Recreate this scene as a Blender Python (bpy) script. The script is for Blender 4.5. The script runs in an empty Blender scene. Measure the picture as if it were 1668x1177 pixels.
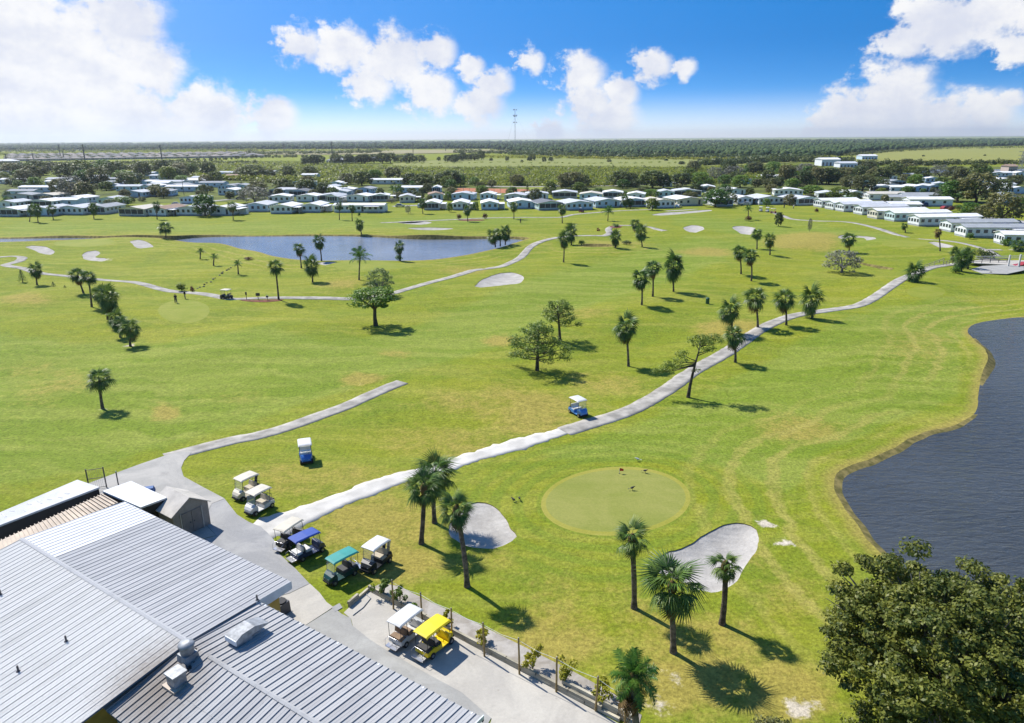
import bpy, bmesh, math, random
import numpy as np
from mathutils import Vector, Matrix, Euler
from mathutils.geometry import delaunay_2d_cdt

R = math.radians
rnd = random.Random(11)
nrng = np.random.default_rng(11)
scene = bpy.context.scene
COL = scene.collection

# ------------------------------------------------------------------ camera
PW, PH = 1668, 1177
FPX = 1150.0
CAM_H = 29.0
PITCH = math.atan((PH / 2 - 225.3) / FPX)
ROLL = R(0.37)
c_, s_ = math.cos(ROLL), math.sin(ROLL)
FW = Vector((0, math.cos(PITCH), -math.sin(PITCH)))
UP0 = Vector((0, math.sin(PITCH), math.cos(PITCH)))
RT = Vector((1, 0, 0)) * c_ - UP0 * s_
UPV = UP0 * c_ + Vector((1, 0, 0)) * s_
cam_data = bpy.data.cameras.new('camera')
cam = bpy.data.objects.new('camera', cam_data)
COL.objects.link(cam)
mw = Matrix.Identity(4)
for i in range(3):
    mw[i][0], mw[i][1], mw[i][2] = RT[i], UPV[i], -FW[i]
mw[0][3], mw[1][3], mw[2][3] = 0, 0, CAM_H
cam.matrix_world = mw
cam_data.sensor_width = 36
cam_data.lens = FPX / PW * 36
cam_data.clip_start = 0.5
cam_data.clip_end = 60000
scene.camera = cam

# ------------------------------------------------------------------ light
SUN_EL = R(49)
SUN_AZ = R(-47)          # measured from +Y towards +X
SUN_DIR = Vector((math.sin(SUN_AZ) * math.cos(SUN_EL), math.cos(SUN_AZ) * math.cos(SUN_EL), math.sin(SUN_EL)))
sl = bpy.data.lights.new('sun', 'SUN')
sl.energy = 5.0
sl.angle = R(0.5)
sl.color = (1.0, 0.955, 0.88)
sun = bpy.data.objects.new('sun', sl)
sun.rotation_euler = SUN_DIR.to_track_quat('Z', 'Y').to_euler()
sun.location = (0, 0, 80)
COL.objects.link(sun)

scene.view_settings.view_transform = 'Standard'
scene.view_settings.look = 'None'
scene.view_settings.gamma = 1
scene.view_settings.exposure = 0.40
scene.view_settings.use_curve_mapping = False

# ------------------------------------------------------------------ world
class NT:
    def __init__(s, tree):
        s.t = tree
        s.n = tree.nodes
        s.l = tree.links
    def node(s, typ, **kw):
        n = s.n.new(typ)
        for k, v in kw.items():
            setattr(n, k, v)
        return n
    def put(s, sock, v):
        if v is None:
            return
        if isinstance(v, bpy.types.NodeSocket):
            s.l.new(v, sock)
        else:
            if isinstance(v, (tuple, list)) and len(v) == 3 and sock.type == 'RGBA':
                v = (*v, 1)
            sock.default_value = v
    def math(s, op, a, b=None, c=None, clamp=False):
        n = s.node('ShaderNodeMath', operation=op, use_clamp=clamp)
        for i, v in enumerate((a, b, c)):
            s.put(n.inputs[i], v)
        return n.outputs[0]
    def vmath(s, op, a, b=None, c=None):
        n = s.node('ShaderNodeVectorMath', operation=op)
        for i, v in enumerate((a, b, c)):
            if v is not None:
                s.put(n.inputs[i], v)
        return n.outputs['Value'] if op in ('LENGTH', 'DISTANCE', 'DOT_PRODUCT') else n.outputs[0]
    def mix(s, f, a, b):
        n = s.node('ShaderNodeMix', data_type='RGBA')
        s.put(n.inputs[0], f); s.put(n.inputs[6], a); s.put(n.inputs[7], b)
        return n.outputs[2]
    def noise(s, vec, scale, detail=3, rough=0.55, dist=0.0):
        n = s.node('ShaderNodeTexNoise')
        s.put(n.inputs['Vector'], vec)
        n.inputs['Scale'].default_value = scale
        n.inputs['Detail'].default_value = detail
        n.inputs['Roughness'].default_value = rough
        n.inputs['Distortion'].default_value = dist
        return n.outputs['Fac'], n.outputs['Color']
    def ramp(s, f, lo, hi, tolo=0.0, tohi=1.0, smooth=True):
        n = s.node('ShaderNodeMapRange')
        n.interpolation_type = 'SMOOTHSTEP' if smooth else 'LINEAR'
        s.put(n.inputs[0], f)
        for i, v in enumerate((lo, hi, tolo, tohi)):
            s.put(n.inputs[i + 1], v)
        return n.outputs[0]

world = bpy.data.worlds.new('World')
scene.world = world
world.use_nodes = True
wt = NT(world.node_tree)
wt.n.clear()
tc = wt.node('ShaderNodeTexCoord')
dirv = tc.outputs['Generated']
sep = wt.node('ShaderNodeSeparateXYZ'); wt.l.new(dirv, sep.inputs[0])
SKY_STRENGTH = 0.075
sky = wt.node('ShaderNodeTexSky', sky_type='NISHITA')
sky.sun_disc = False
sky.sun_elevation = SUN_EL
sky.sun_rotation = SUN_AZ
sky.altitude = 0
sky.air_density = 1.0
sky.dust_density = 0.35
sky.ozone_density = 4.0
# a clear dry day: the blue deepens quickly above the horizon
zz = wt.math('MAXIMUM', sep.outputs[2], 0.0)
zlift = wt.math('MULTIPLY', wt.math('POWER', zz, 0.85), 3.2)
zlift = wt.math('MINIMUM', zlift, wt.math('ADD', wt.math('MULTIPLY', zz, 0.55), 0.45))
comb = wt.node('ShaderNodeCombineXYZ')
wt.l.new(sep.outputs[0], comb.inputs[0]); wt.l.new(sep.outputs[1], comb.inputs[1]); wt.l.new(zlift, comb.inputs[2])
wt.l.new(wt.vmath('NORMALIZE', comb.outputs[0]), sky.inputs[0])
hs = wt.node('ShaderNodeHueSaturation')
hs.inputs['Saturation'].default_value = 1.42
hs.inputs['Value'].default_value = 1.7
wt.l.new(sky.outputs[0], hs.inputs['Color'])
skycol = hs.outputs[0]
# cumulus: cloud heaps set by direction, broken up by noise, carrying on all round
az = wt.math('ARCTAN2', sep.outputs[0], sep.outputs[1])
el = wt.math('ARCSINE', sep.outputs[2])
cc = wt.node('ShaderNodeCombineXYZ')
wt.put(cc.inputs[0], wt.math('MULTIPLY', az, 57.2958)); wt.put(cc.inputs[1], wt.math('MULTIPLY', el, 57.2958 * 1.25))
ae = cc.outputs[0]
nf, nc = wt.noise(ae, 0.62, 8, 0.64)
nf2, nc2 = wt.noise(ae, 0.16, 3, 0.5)
warp = wt.vmath('ADD', ae, wt.vmath('MULTIPLY', wt.vmath('SUBTRACT', nc, (0.5, 0.5, 0.5)), (3.0, 2.4, 0.0)))
CLOUDS = [(110, 110, 130), (30, 60, 110), (60, 190, 120), (195, 30, 60), (235, 112, 55), (330, 190, 62), (440, 190, 42), (200, 195, 90), (-70, 120, 150),
          (488, 72, 34), (560, 80, 44), (640, 98, 54), (708, 84, 34), (700, 150, 44), (600, 138, 40), (780, 170, 40), (805, 138, 30), (765, 108, 24),
          (862, 100, 24), (945, 122, 40), (990, 190, 50), (960, 165, 42), (1062, 108, 32), (1112, 112, 22), (895, 212, 24), (1010, 150, 30),
          (1455, 145, 52), (1400, 188, 54), (1465, 195, 56), (1530, 195, 52), (1600, 182, 40), (1640, 165, 20), (1340, 205, 30),
          (1540, 45, 50), (1470, 68, 32), (1500, 30, 34), (1610, 18, 52), (1655, 80, 24), (1730, 20, 70), (1790, 190, 60)]
field = None
def az_el(px, py):
    d = RT * ((px - PW / 2) / FPX) + UPV * ((PH / 2 - py) / FPX) + FW
    d.normalize()
    return math.degrees(math.atan2(d.x, d.y)), math.degrees(math.asin(d.z)) * 1.25
for (px, py, r) in CLOUDS:
    a, e = az_el(px, py)
    rr = r / FPX * 57.3 * 1.16
    dn = wt.vmath('DISTANCE', warp, (a, e, 0.0))
    v = wt.math('MULTIPLY_ADD', dn, -1.0 / rr, 1.0)
    field = v if field is None else wt.math('SMOOTH_MAX', field, v, 0.12)
# clouds on the rest of the sky, same cover
gn, _ = wt.noise(dirv, 3.4, 5, 0.55)
gen = wt.ramp(gn, 0.53, 0.69, -0.35, 0.6, False)
away = wt.math('MAXIMUM', wt.ramp(wt.math('ABSOLUTE', az), 0.72, 0.90), wt.ramp(el, 0.22, 0.32))
gen = wt.math('SUBTRACT', gen, wt.math('MULTIPLY', wt.math('SUBTRACT', 1.0, away), 3.0))
field = wt.math('MAXIMUM', field, gen)
field = wt.math('ADD', field, wt.math('MULTIPLY', wt.math('SUBTRACT', nf, 0.5), 1.55))
mask = wt.ramp(field, -0.04, 0.50)
mask = wt.math('MULTIPLY', mask, wt.ramp(sep.outputs[2], -0.01, 0.0))
shade = wt.ramp(wt.math('ADD', wt.math('MULTIPLY', nf2, 0.7), wt.math('MULTIPLY', nf, 0.45)), 0.42, 0.72)
CW = 0.93 / SKY_STRENGTH / (2 ** scene.view_settings.exposure)
cl = wt.mix(shade, (CW * 0.78, CW * 0.82, CW * 0.95), (CW * 1.05, CW * 1.05, CW * 1.06))
hz = wt.ramp(sep.outputs[2], -0.022, 0.064)
hzw = wt.mix(hz, (CW * 1.08, CW * 1.10, CW * 1.17), skycol)
final = wt.mix(mask, hzw, cl)
bg = wt.node('ShaderNodeBackground')
wt.l.new(final, bg.inputs[0])
bg.inputs[1].default_value = SKY_STRENGTH
wo = wt.node('ShaderNodeOutputWorld')
wt.l.new(bg.outputs[0], wo.inputs[0])

scene.cycles.max_bounces = 6
scene.cycles.diffuse_bounces = 3
scene.cycles.glossy_bounces = 3
scene.cycles.transmission_bounces = 4
scene.cycles.transparent_max_bounces = 8
scene.cycles.volume_bounces = 0
scene.cycles.use_denoising = True
scene.cycles.caustics_reflective = False
scene.cycles.caustics_refractive = False

# ------------------------------------------------------------------ helpers
def ray(px, py):
    return RT * ((px - PW / 2) / FPX) + UPV * ((PH / 2 - py) / FPX) + FW
def G(px, py, z=0.0):
    d = ray(px, py)
    t = (z - CAM_H) / d.z
    return Vector((d.x * t, d.y * t, z))
def proj(p):
    v = Vector(p) - Vector((0, 0, CAM_H))
    d = v.dot(FW)
    return PW / 2 + FPX * v.dot(RT) / d, PH / 2 - FPX * v.dot(UPV) / d, FPX / d
def sstep(a, b, x):
    t = np.clip((np.asarray(x, dtype=float) - a) / (b - a), 0, 1)
    return t * t * (3 - 2 * t)
def Hf(x, y):
    """gentle mounding of the course, flat round the yard and beyond the fairways"""
    x = np.asarray(x, dtype=float); y = np.asarray(y, dtype=float)
    a = sstep(58, 92, y) * (1 - sstep(225, 285, y)) * (1 - sstep(150, 230, np.abs(x)))
    h = 0.36 * np.sin(x / 6.7 + 0.8 * np.sin(y / 13.0)) * np.cos(y / 8.9 + 0.5) + 0.42 * np.sin(x / 15.0 + y / 11.0 + 1.3) + 0.1 * np.sin(x / 3.9 - y / 5.3)
    return a * h
def at(px, py):
    p = G(px, py)
    p.z = float(Hf(p.x, p.y))
    return p
def top_of(p, tx, ty):
    """offset and height of the point seen at (tx,ty) standing at the depth of p"""
    d = ray(tx, ty)
    t = p.y / d.y
    return d.x * t - p.x, CAM_H + d.z * t - p.z

def tag(o, label=None, cat=None, group=None, kind=None):
    if label: o['label'] = label
    if cat: o['category'] = cat
    if group: o['group'] = group
    if kind: o['kind'] = kind
    return o
THINGS = []
def thing(name, label, cat, loc=(0, 0, 0), rz=0.0, group=None):
    o = bpy.data.objects.new(name, None)
    o.empty_display_size = 0.3
    COL.objects.link(o)
    o.location = loc
    o.rotation_euler = (0, 0, rz)
    tag(o, label, cat, group)
    THINGS.append(o)
    return o
def link(name, mesh, parent=None, loc=None, rot=None, scale=None, mat=None):
    o = bpy.data.objects.new(name, mesh)
    COL.objects.link(o)
    if parent is not None: o.parent = parent
    if loc is not None: o.location = loc
    if rot is not None: o.rotation_euler = rot
    if scale is not None: o.scale = scale
    if mat is not None:
        o.material_slots[0].link = 'OBJECT'
        o.material_slots[0].material = mat
    return o
def copy_tree(o, parent=None):
    c = o.copy(); COL.objects.link(c)
    if parent is not None:
        c.parent = parent
    for ch in list(o.children):
        copy_tree(ch, c)
    return c

class MB:
    """collects shapes; build() links them as one mesh object"""
    def __init__(s):
        s.v = []; s.f = []; s.sm = []
    def add(s, vs, fs, smooth=False):
        b = len(s.v)
        s.v.extend([tuple(p) for p in vs])
        for f in fs:
            s.f.append(tuple(b + i for i in f)); s.sm.append(smooth)
        return s
    def box(s, x0, x1, y0, y1, z0, z1, taper=0.0):
        t = taper
        vs = [(x0, y0, z0), (x1, y0, z0), (x1, y1, z0), (x0, y1, z0), (x0 + t, y0 + t, z1), (x1 - t, y0 + t, z1), (x1 - t, y1 - t, z1), (x0 + t, y1 - t, z1)]
        return s.add(vs, [(3, 2, 1, 0), (4, 5, 6, 7), (0, 1, 5, 4), (1, 2, 6, 5), (2, 3, 7, 6), (3, 0, 4, 7)])
    def tube(s, pts, rad, n=8, cap=True, smooth=True):
        pts = [Vector(p) for p in pts]
        if not isinstance(rad, (list, tuple)): rad = [rad] * len(pts)
        vs = []; fs = []
        for i, p in enumerate(pts):
            t = (pts[min(i + 1, len(pts) - 1)] - pts[max(i - 1, 0)]).normalized()
            ref = Vector((0, 0, 1)) if abs(t.z) < 0.9 else Vector((1, 0, 0))
            a = t.cross(ref).normalized(); b = t.cross(a)
            for k in range(n):
                an = 2 * math.pi * k / n
                vs.append(p + (a * math.cos(an) + b * math.sin(an)) * rad[i])
        for i in range(len(pts) - 1):
            for k in range(n):
                k2 = (k + 1) % n
                fs.append((i * n + k, i * n + k2, (i + 1) * n + k2, (i + 1) * n + k))
        s.add(vs, fs, smooth)
        if cap:
            m = len(pts) - 1
            s.add([vs[k] for k in range(n)], [tuple(range(n))])
            s.add([vs[m * n + k] for k in range(n)], [tuple(reversed(range(n)))])
        return s
    def prism(s, poly, y0, y1, axis='y'):
        """poly of (x,z) swept along y"""
        n = len(poly)
        vs = [(p[0], y0, p[1]) for p in poly] + [(p[0], y1, p[1]) for p in poly]
        fs = [tuple(range(n)), tuple(reversed(range(n, 2 * n)))]
        for i in range(n):
            j = (i + 1) % n
            fs.append((j, i, n + i, n + j))
        return s.add(vs, fs)
    def mesh(s, name, mat):
        me = bpy.data.meshes.new(name)
        me.from_pydata(s.v, [], s.f)
        for m in (mat if isinstance(mat, (list, tuple)) else [mat]):
            me.materials.append(m)
        me.polygons.foreach_set('use_smooth', s.sm)
        me.update()
        return me
    def build(s, name, mat, parent=None, **kw):
        return link(name, s.mesh(name, mat), parent, **kw)

def np_mesh(name, verts, quads, mat, smooth=False, tris=False):
    me = bpy.data.meshes.new(name)
    nv = len(verts); nf = len(quads); k = 3 if tris else 4
    me.vertices.add(nv); me.vertices.foreach_set('co', np.asarray(verts, dtype=np.float32).ravel())
    me.loops.add(nf * k); me.loops.foreach_set('vertex_index', np.asarray(quads, dtype=np.int32).ravel())
    me.polygons.add(nf); me.polygons.foreach_set('loop_start', np.arange(0, nf * k, k, dtype=np.int32))
    if smooth: me.polygons.foreach_set('use_smooth', np.ones(nf, dtype=bool))
    me.materials.append(mat)
    me.update(calc_edges=True)
    return me

# ------------------------------------------------------------------ materials
def new_mat(name):
    m = bpy.data.materials.new(name); m.use_nodes = True
    t = NT(m.node_tree)
    b = t.n['Principled BSDF']
    return m, t, b
def mat(name, col, rough=0.6, var=0.12, scale=1.5, metal=0.0, bump=0.0, bscale=20, spec=0.5, objvar=0.0, col2=None):
    m, t, b = new_mat(name)
    tcn = t.node('ShaderNodeTexCoord')
    f, c = t.noise(tcn.outputs['Object'], scale, 4, 0.6)
    c2 = col2 or tuple(max(0, x * (1 - 2.2 * var)) for x in col)
    k = t.mix(t.ramp(f, 0.3, 0.72), c2, tuple(min(1, x * (1 + 0.4 * var)) for x in col))
    if objvar:
        oi = t.node('ShaderNodeObjectInfo')
        h = t.node('ShaderNodeHueSaturation')
        t.put(h.inputs['Value'], t.math('MULTIPLY_ADD', oi.outputs['Random'], 2 * objvar, 1 - objvar))
        t.l.new(k, h.inputs['Color']); k = h.outputs[0]
    t.l.new(k, b.inputs['Base Color'])
    b.inputs['Roughness'].default_value = rough
    b.inputs['Metallic'].default_value = metal
    b.inputs['Specular IOR Level'].default_value = spec
    if bump:
        fb, _ = t.noise(tcn.outputs['Object'], bscale, 4, 0.6)
        bn = t.node('ShaderNodeBump'); bn.inputs['Strength'].default_value = bump; bn.inputs['Distance'].default_value = 0.03
        t.l.new(fb, bn.inputs['Height']); t.l.new(bn.outputs[0], b.inputs['Normal'])
    return m
def leaf_mat(name, ca, cb, objvar=0.25, trans=0.35, scale=0.5, rough=0.5, huevar=0.02):
    """leaves: light and dark clumps, some light let through, each plant a little different"""
    m, t, b = new_mat(name)
    tcn = t.node('ShaderNodeTexCoord')
    f, c = t.noise(tcn.outputs['Object'], scale, 3, 0.65)
    geo = t.node('ShaderNodeNewGeometry')
    k = t.mix(t.ramp(t.math('ADD', t.math('MULTIPLY', f, 0.75), t.math('MULTIPLY', geo.outputs['Random Per Island'], 0.25)), 0.3, 0.7), ca, cb)
    oi = t.node('ShaderNodeObjectInfo')
    h = t.node('ShaderNodeHueSaturation')
    t.put(h.inputs['Value'], t.math('MULTIPLY_ADD', oi.outputs['Random'], 2 * objvar, 1 - objvar))
    t.put(h.inputs['Hue'], t.math('MULTIPLY_ADD', oi.outputs['Random'], -2 * huevar, 0.5 + huevar))
    t.l.new(k, h.inputs['Color'])
    col = h.outputs[0]
    t.l.new(col, b.inputs['Base Color'])
    b.inputs['Roughness'].default_value = rough
    b.inputs['Specular IOR Level'].default_value = 0.3
    tr = t.node('ShaderNodeBsdfTranslucent')
    t.l.new(col, tr.inputs[0])
    mx = t.node('ShaderNodeMixShader'); mx.inputs[0].default_value = trans
    t.l.new(b.outputs[0], mx.inputs[1]); t.l.new(tr.outputs[0], mx.inputs[2])
    t.l.new(mx.outputs[0], t.n['Material Output'].inputs[0])
    return m
# ------------------------------------------------------------------ ground outlines (photo pixels -> ground)
def P(s):
    a = [float(v) for v in s.replace(',', ' ').split()]
    return list(zip(a[0::2], a[1::2]))
LAKES = {
 'far_lake': P('-60 384 0 385 84 384 151 384 235 385.6 285 387 312 384 352 382 450 381 540 380.6 607 382 674 385.6 741 386 795 385 842 385.6 862 389 842 396 815 403 800 406 758 414 707 421 657 424.4 606 427 556 427 506 425.6 476 424.4 443 420 425 413 400 407.5 377 401.7 357 398.6 319 395.8 280 392.7 242 390 204 387.6 153 387 76 390 46 392 0 394 -60 396'),
 'near_lake': P('2300 520 1900 508 1668 514 1634 517 1600 521.7 1582 528 1576 536 1585 548 1600 567 1608 582 1605 598 1599 610 1596 632 1594 645 1588 667 1559 688 1495 708 1441 736 1391 756 1363 772 1358 795 1372 822 1395 854 1422 886 1448 912 1490 945 1550 975 1640 1000 1800 1020 2300 1000'),
 'small_pond': P('946 400 955 398 975 399 992 401 1004 404 990 406.5 965 406 950 404'),
 'stream': P('1393 426.5 1408 428.5 1428 432 1456 437.5 1452 440 1432 438 1410 433'),
}
BUNKERS = [
 ('large pale sand bunker below the near putting green', 0.30, '1060 918 1084 902 1122 886 1148 871 1170 858 1189 853 1211 852.5 1230 862 1238 881 1234 896 1220 911 1208 935 1189 955 1159 966 1137 961 1110 948 1084 936 1064 931'),
 ('grey raked sand bunker shaded by three tall palms', 0.22, '767 820 777 817 789 818 804 823 816 832 826 846 834 861 841 873 834 881 820 889 804 893 783 893 763 889 742 879 730 869 734 852 752 832'),
 ('oval sand bunker in the middle of the fairway beside the winding path', 0.30, '772 471 783 462 797 452 815 444 832 443 848 448 853 457 845 464 825 468 800 471.5 783 473'),
 ('leftmost small sand bunker near the bend of the path', 0.35, '40 399 51 396.5 71 398 88 407 82 411.5 64 409.5'),
 ('hooked white sand bunker below the far left green', 0.35, '132 412 143 406 155 405 163 408.5 155 415 173 420 166 423.5 143 421.5'),
 ('small round bunker right of the far left green', 0.35, '213 394.5 224 393 245 398 249 402.5 229 404 219 401'),
 ('left one of two oval bunkers before the far fairway', 0.35, '1113 372 1127 367 1144 370 1146 375 1133 380.5 1117 378'),
 ('right one of two oval bunkers before the far fairway', 0.40, '1193 370 1210 367.5 1230 372 1222 383 1207 382'),
 ('curved bunker behind the lone palm on the right fairway', 0.3, '1365 390 1372 385 1397 384.5 1422 386.5 1425 391 1411 393.5 1406 389.5 1385 388.5 1375 391.5'),
 ('wedge-shaped bunker by the bare-topped palm on the right', 0.3, '1511 396 1520 394.5 1537 399 1554 404 1545 407 1529 406.5'),
 ('long thin bunker strip before the centre homes', 0.2, '1060 349.5 1082 346 1112 344 1155 341 1159 343 1122 347 1078 350.5'),
 ('second thin bunker strip just above the longer one', 0.2, '1078 343 1110 341.2 1140 339.5 1120 341.8 1090 343.8'),
 ('low white bunker on the far bank of the lake', 0.3, '665 371.5 701 369.5 738 371 722 374.5 684 374.5'),
 ('grey bunker beside the path beyond the lake', 0.2, '648 362 674 359 703 361 686 364.8'),
 ('tiny sand patch at the water edge under a palm', 0.15, '517 429 538 428.5 549 430 530 434.5'),
]
def ellipse(cx, cy, rx, ry, rot=0, n=40):
    r_ = R(rot)
    return [(cx + rx * math.cos(a) * math.cos(r_) - ry * math.sin(a) * math.sin(r_), cy + rx * math.cos(a) * math.sin(r_) + ry * math.sin(a) * math.cos(r_)) for a in (2 * math.pi * k / n for k in range(n))]
GREENS = [('putting_green_fringe', ellipse(1003, 816, 122, 56, -3, 64)), ('putting_green', ellipse(1003, 815, 114, 50.5, -3, 64)),
          ('far_green', ellipse(137, 393.5, 50, 6)), ('lakeside_green', ellipse(606, 436, 62, 8.5)),
          ('tee_box_left', ellipse(300, 508, 42, 20)), ('tee_box_right', ellipse(1508, 478, 31, 8)), ('right_green', ellipse(1478, 399, 42, 6))]

def spline_closed(pts, step_fn):
    pts = [np.array([p.x, p.y]) for p in pts]
    n = len(pts); out = []
    for i in range(n):
        p0, p1, p2, p3 = pts[i - 1], pts[i], pts[(i + 1) % n], pts[(i + 2) % n]
        L = np.linalg.norm(p2 - p1); m = max(1, int(L / step_fn(np.linalg.norm(p1))))
        for k in range(m):
            t = k / m
            # centripetal-ish: damped tangents keep tight pixel outlines from looping
            t1 = (p2 - p0) * 0.5; t2 = (p3 - p1) * 0.5
            l1 = np.linalg.norm(t1) + 1e-9; l2 = np.linalg.norm(t2) + 1e-9
            t1 = t1 / l1 * min(l1, L); t2 = t2 / l2 * min(l2, L)
            h = 2 * t ** 3 - 3 * t ** 2 + 1, t ** 3 - 2 * t ** 2 + t, -2 * t ** 3 + 3 * t ** 2, t ** 3 - t ** 2
            out.append(h[0] * p1 + h[1] * t1 + h[2] * p2 + h[3] * t2)
    return np.array(out)
def spline_open(pts, step=1.2):
    pts = [np.array([p.x, p.y]) for p in pts]
    n = len(pts); out = []
    for i in range(n - 1):
        p0 = pts[max(i - 1, 0)]; p1 = pts[i]; p2 = pts[i + 1]; p3 = pts[min(i + 2, n - 1)]
        L = np.linalg.norm(p2 - p1); m = max(1, int(L / step))
        t1 = (p2 - p0) * 0.5; t2 = (p3 - p1) * 0.5
        l1 = np.linalg.norm(t1) + 1e-9; l2 = np.linalg.norm(t2) + 1e-9
        t1 = t1 / l1 * min(l1, L); t2 = t2 / l2 * min(l2, L)
        for k in range(m):
            t = k / m
            out.append((2 * t ** 3 - 3 * t ** 2 + 1) * p1 + (t ** 3 - 2 * t ** 2 + t) * t1 + (-2 * t ** 3 + 3 * t ** 2) * p2 + (t ** 3 - t ** 2) * t2)
    out.append(pts[-1])
    return np.array(out)
def inside(poly, xy):
    x, y = xy[:, 0], xy[:, 1]
    bx = (poly[:, 0].min(), poly[:, 0].max(), poly[:, 1].min(), poly[:, 1].max())
    res = np.zeros(len(xy), dtype=bool)
    idx = np.where((x > bx[0]) & (x < bx[1]) & (y > bx[2]) & (y < bx[3]))[0]
    if len(idx) == 0: return res
    xs, ys = x[idx], y[idx]; c = np.zeros(len(idx), dtype=bool)
    n = len(poly)
    for i in range(n):
        x1, y1 = poly[i]; x2, y2 = poly[(i + 1) % n]
        if y1 == y2: continue
        k = (y1 > ys) != (y2 > ys)
        c ^= k & (xs < (x2 - x1) * (ys - y1) / (y2 - y1) + x1)
    res[idx] = c
    return res
def dist_poly(poly, xy):
    best = np.full(len(xy), 1e9)
    n = len(poly)
    for i in range(n):
        a = poly[i]; b = poly[(i + 1) % n]; ab = b - a; L2 = ab @ ab + 1e-12
        t = np.clip(((xy - a) @ ab) / L2, 0, 1)
        d = np.hypot(xy[:, 0] - a[0] - t * ab[0], xy[:, 1] - a[1] - t * ab[1])
        np.minimum(best, d, out=best)
    return best

def near_step(d): return max(0.45, 0.008 * d)
lake_poly = {k: spline_closed([G(*p) for p in v], lambda d: max(0.7, 0.012 * d)) for k, v in LAKES.items()}
bunk_poly = [spline_closed([G(*p) for p in P(s)], near_step) for (_, _, s) in BUNKERS]
green_poly = [(n, spline_closed([G(*p) for p in v], lambda d: max(0.8, 0.012 * d))) for n, v in GREENS]

# uneven, nibbled edges on shore and sand
def roughen(poly, amp, seed):
    r = np.random.default_rng(seed); n = len(poly)
    d = np.roll(poly, -1, 0) - np.roll(poly, 1, 0); nn = np.stack([d[:, 1], -d[:, 0]], 1) / (np.linalg.norm(d, axis=1)[:, None] + 1e-9)
    w = r.normal(size=n); w = (w + np.roll(w, 1) + 0.5 * np.roll(w, 2)) / 1.6
    return poly + nn * w[:, None] * amp
for i, k in enumerate(lake_poly): lake_poly[k] = roughen(lake_poly[k], 0.07, 50 + i)
bunk_poly = [roughen(p, 0.07 if i < 2 else 0.12, 80 + i) for i, p in enumerate(bunk_poly)]

pts = []
y = -40.0
while y < 470:
    s = max(1.35, min(8.5, 0.019 * y))
    hw = 0.82 * max(y, 0) + 62
    xs = np.arange(-hw, hw, s) + nrng.uniform(0, s)
    pts.append(np.stack([xs + nrng.uniform(-.25, .25, len(xs)) * s, np.full(len(xs), y) + nrng.uniform(-.25, .25, len(xs)) * s], 1))
    y += s
for rr_, m in ((560, 60), (720, 48), (1000, 40), (1500, 36), (2500, 32), (4500, 32), (9000, 32), (20000, 32), (45000, 32)):
    an = np.arange(m) / m * 2 * np.pi + 0.03
    pts.append(np.stack([np.cos(an) * rr_, np.sin(an) * rr_], 1))
for an in np.arange(18): pts.append(np.array([[math.cos(math.pi + an / 17 * math.pi) * 200, -80 + math.sin(math.pi + an / 17 * math.pi) * 200]]))
# finer points inside the sand
for i, bp in enumerate(bunk_poly):
    c0, c1 = bp.min(0), bp.max(0)
    st = 0.55 if i < 2 else max(0.9, np.linalg.norm(bp.mean(0)) * 0.008)
    gx, gy = np.meshgrid(np.arange(c0[0], c1[0], st), np.arange(c0[1], c1[1], st))
    q = np.stack([gx.ravel(), gy.ravel()], 1) + nrng.uniform(-.2, .2, (gx.size, 2)) * st
    q = q[inside(bp, q)]
    if len(q): q = q[dist_poly(bp, q) > st * 0.45]
    pts.append(q)
pts = np.concatenate(pts)
allpoly = [*lake_poly.values(), *bunk_poly, *[p for _, p in green_poly]]
# drop grid points that crowd an outline
keep = np.ones(len(pts), dtype=bool)
for p in allpoly:
    c0, c1 = p.min(0) - 3, p.max(0) + 3
    idx = np.where((pts[:, 0] > c0[0]) & (pts[:, 0] < c1[0]) & (pts[:, 1] > c0[1]) & (pts[:, 1] < c1[1]))[0]
    if len(idx):
        keep[idx[dist_poly(p, pts[idx]) < 0.16]] = False
pts = pts[keep]
vlist = [Vector(p) for p in pts.tolist()]; elist = []
for p in allpoly:
    b = len(vlist); n = len(p)
    vlist += [Vector(q) for q in p.tolist()]
    elist += [(b + i, b + (i + 1) % n) for i in range(n)]
cv, ce, cf, *_ = delaunay_2d_cdt(vlist, elist, [], 0, 1e-5)
GV = np.array([(v.x, v.y) for v in cv]); GF = np.array([f for f in cf if len(f) == 3])
cen = GV[GF].mean(1)
cls = np.zeros(len(GF), dtype=int)
for i, p in enumerate(lake_poly.values()): cls[inside(p, cen)] = 100 + i
for i, p in enumerate(bunk_poly): cls[inside(p, cen)] = 200 + i
for i, (n, p) in enumerate(green_poly): cls[inside(p, cen) & (cls < 100) | (inside(p, cen) & (cls >= 300))] = 300 + i
GZ = Hf(GV[:, 0], GV[:, 1])
# orientation up
a_, b_, c3 = GV[GF[:, 0]], GV[GF[:, 1]], GV[GF[:, 2]]
flip = ((b_ - a_)[:, 0] * (c3 - a_)[:, 1] - (b_ - a_)[:, 1] * (c3 - a_)[:, 0]) < 0
GF[flip] = GF[flip][:, ::-1]

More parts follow.
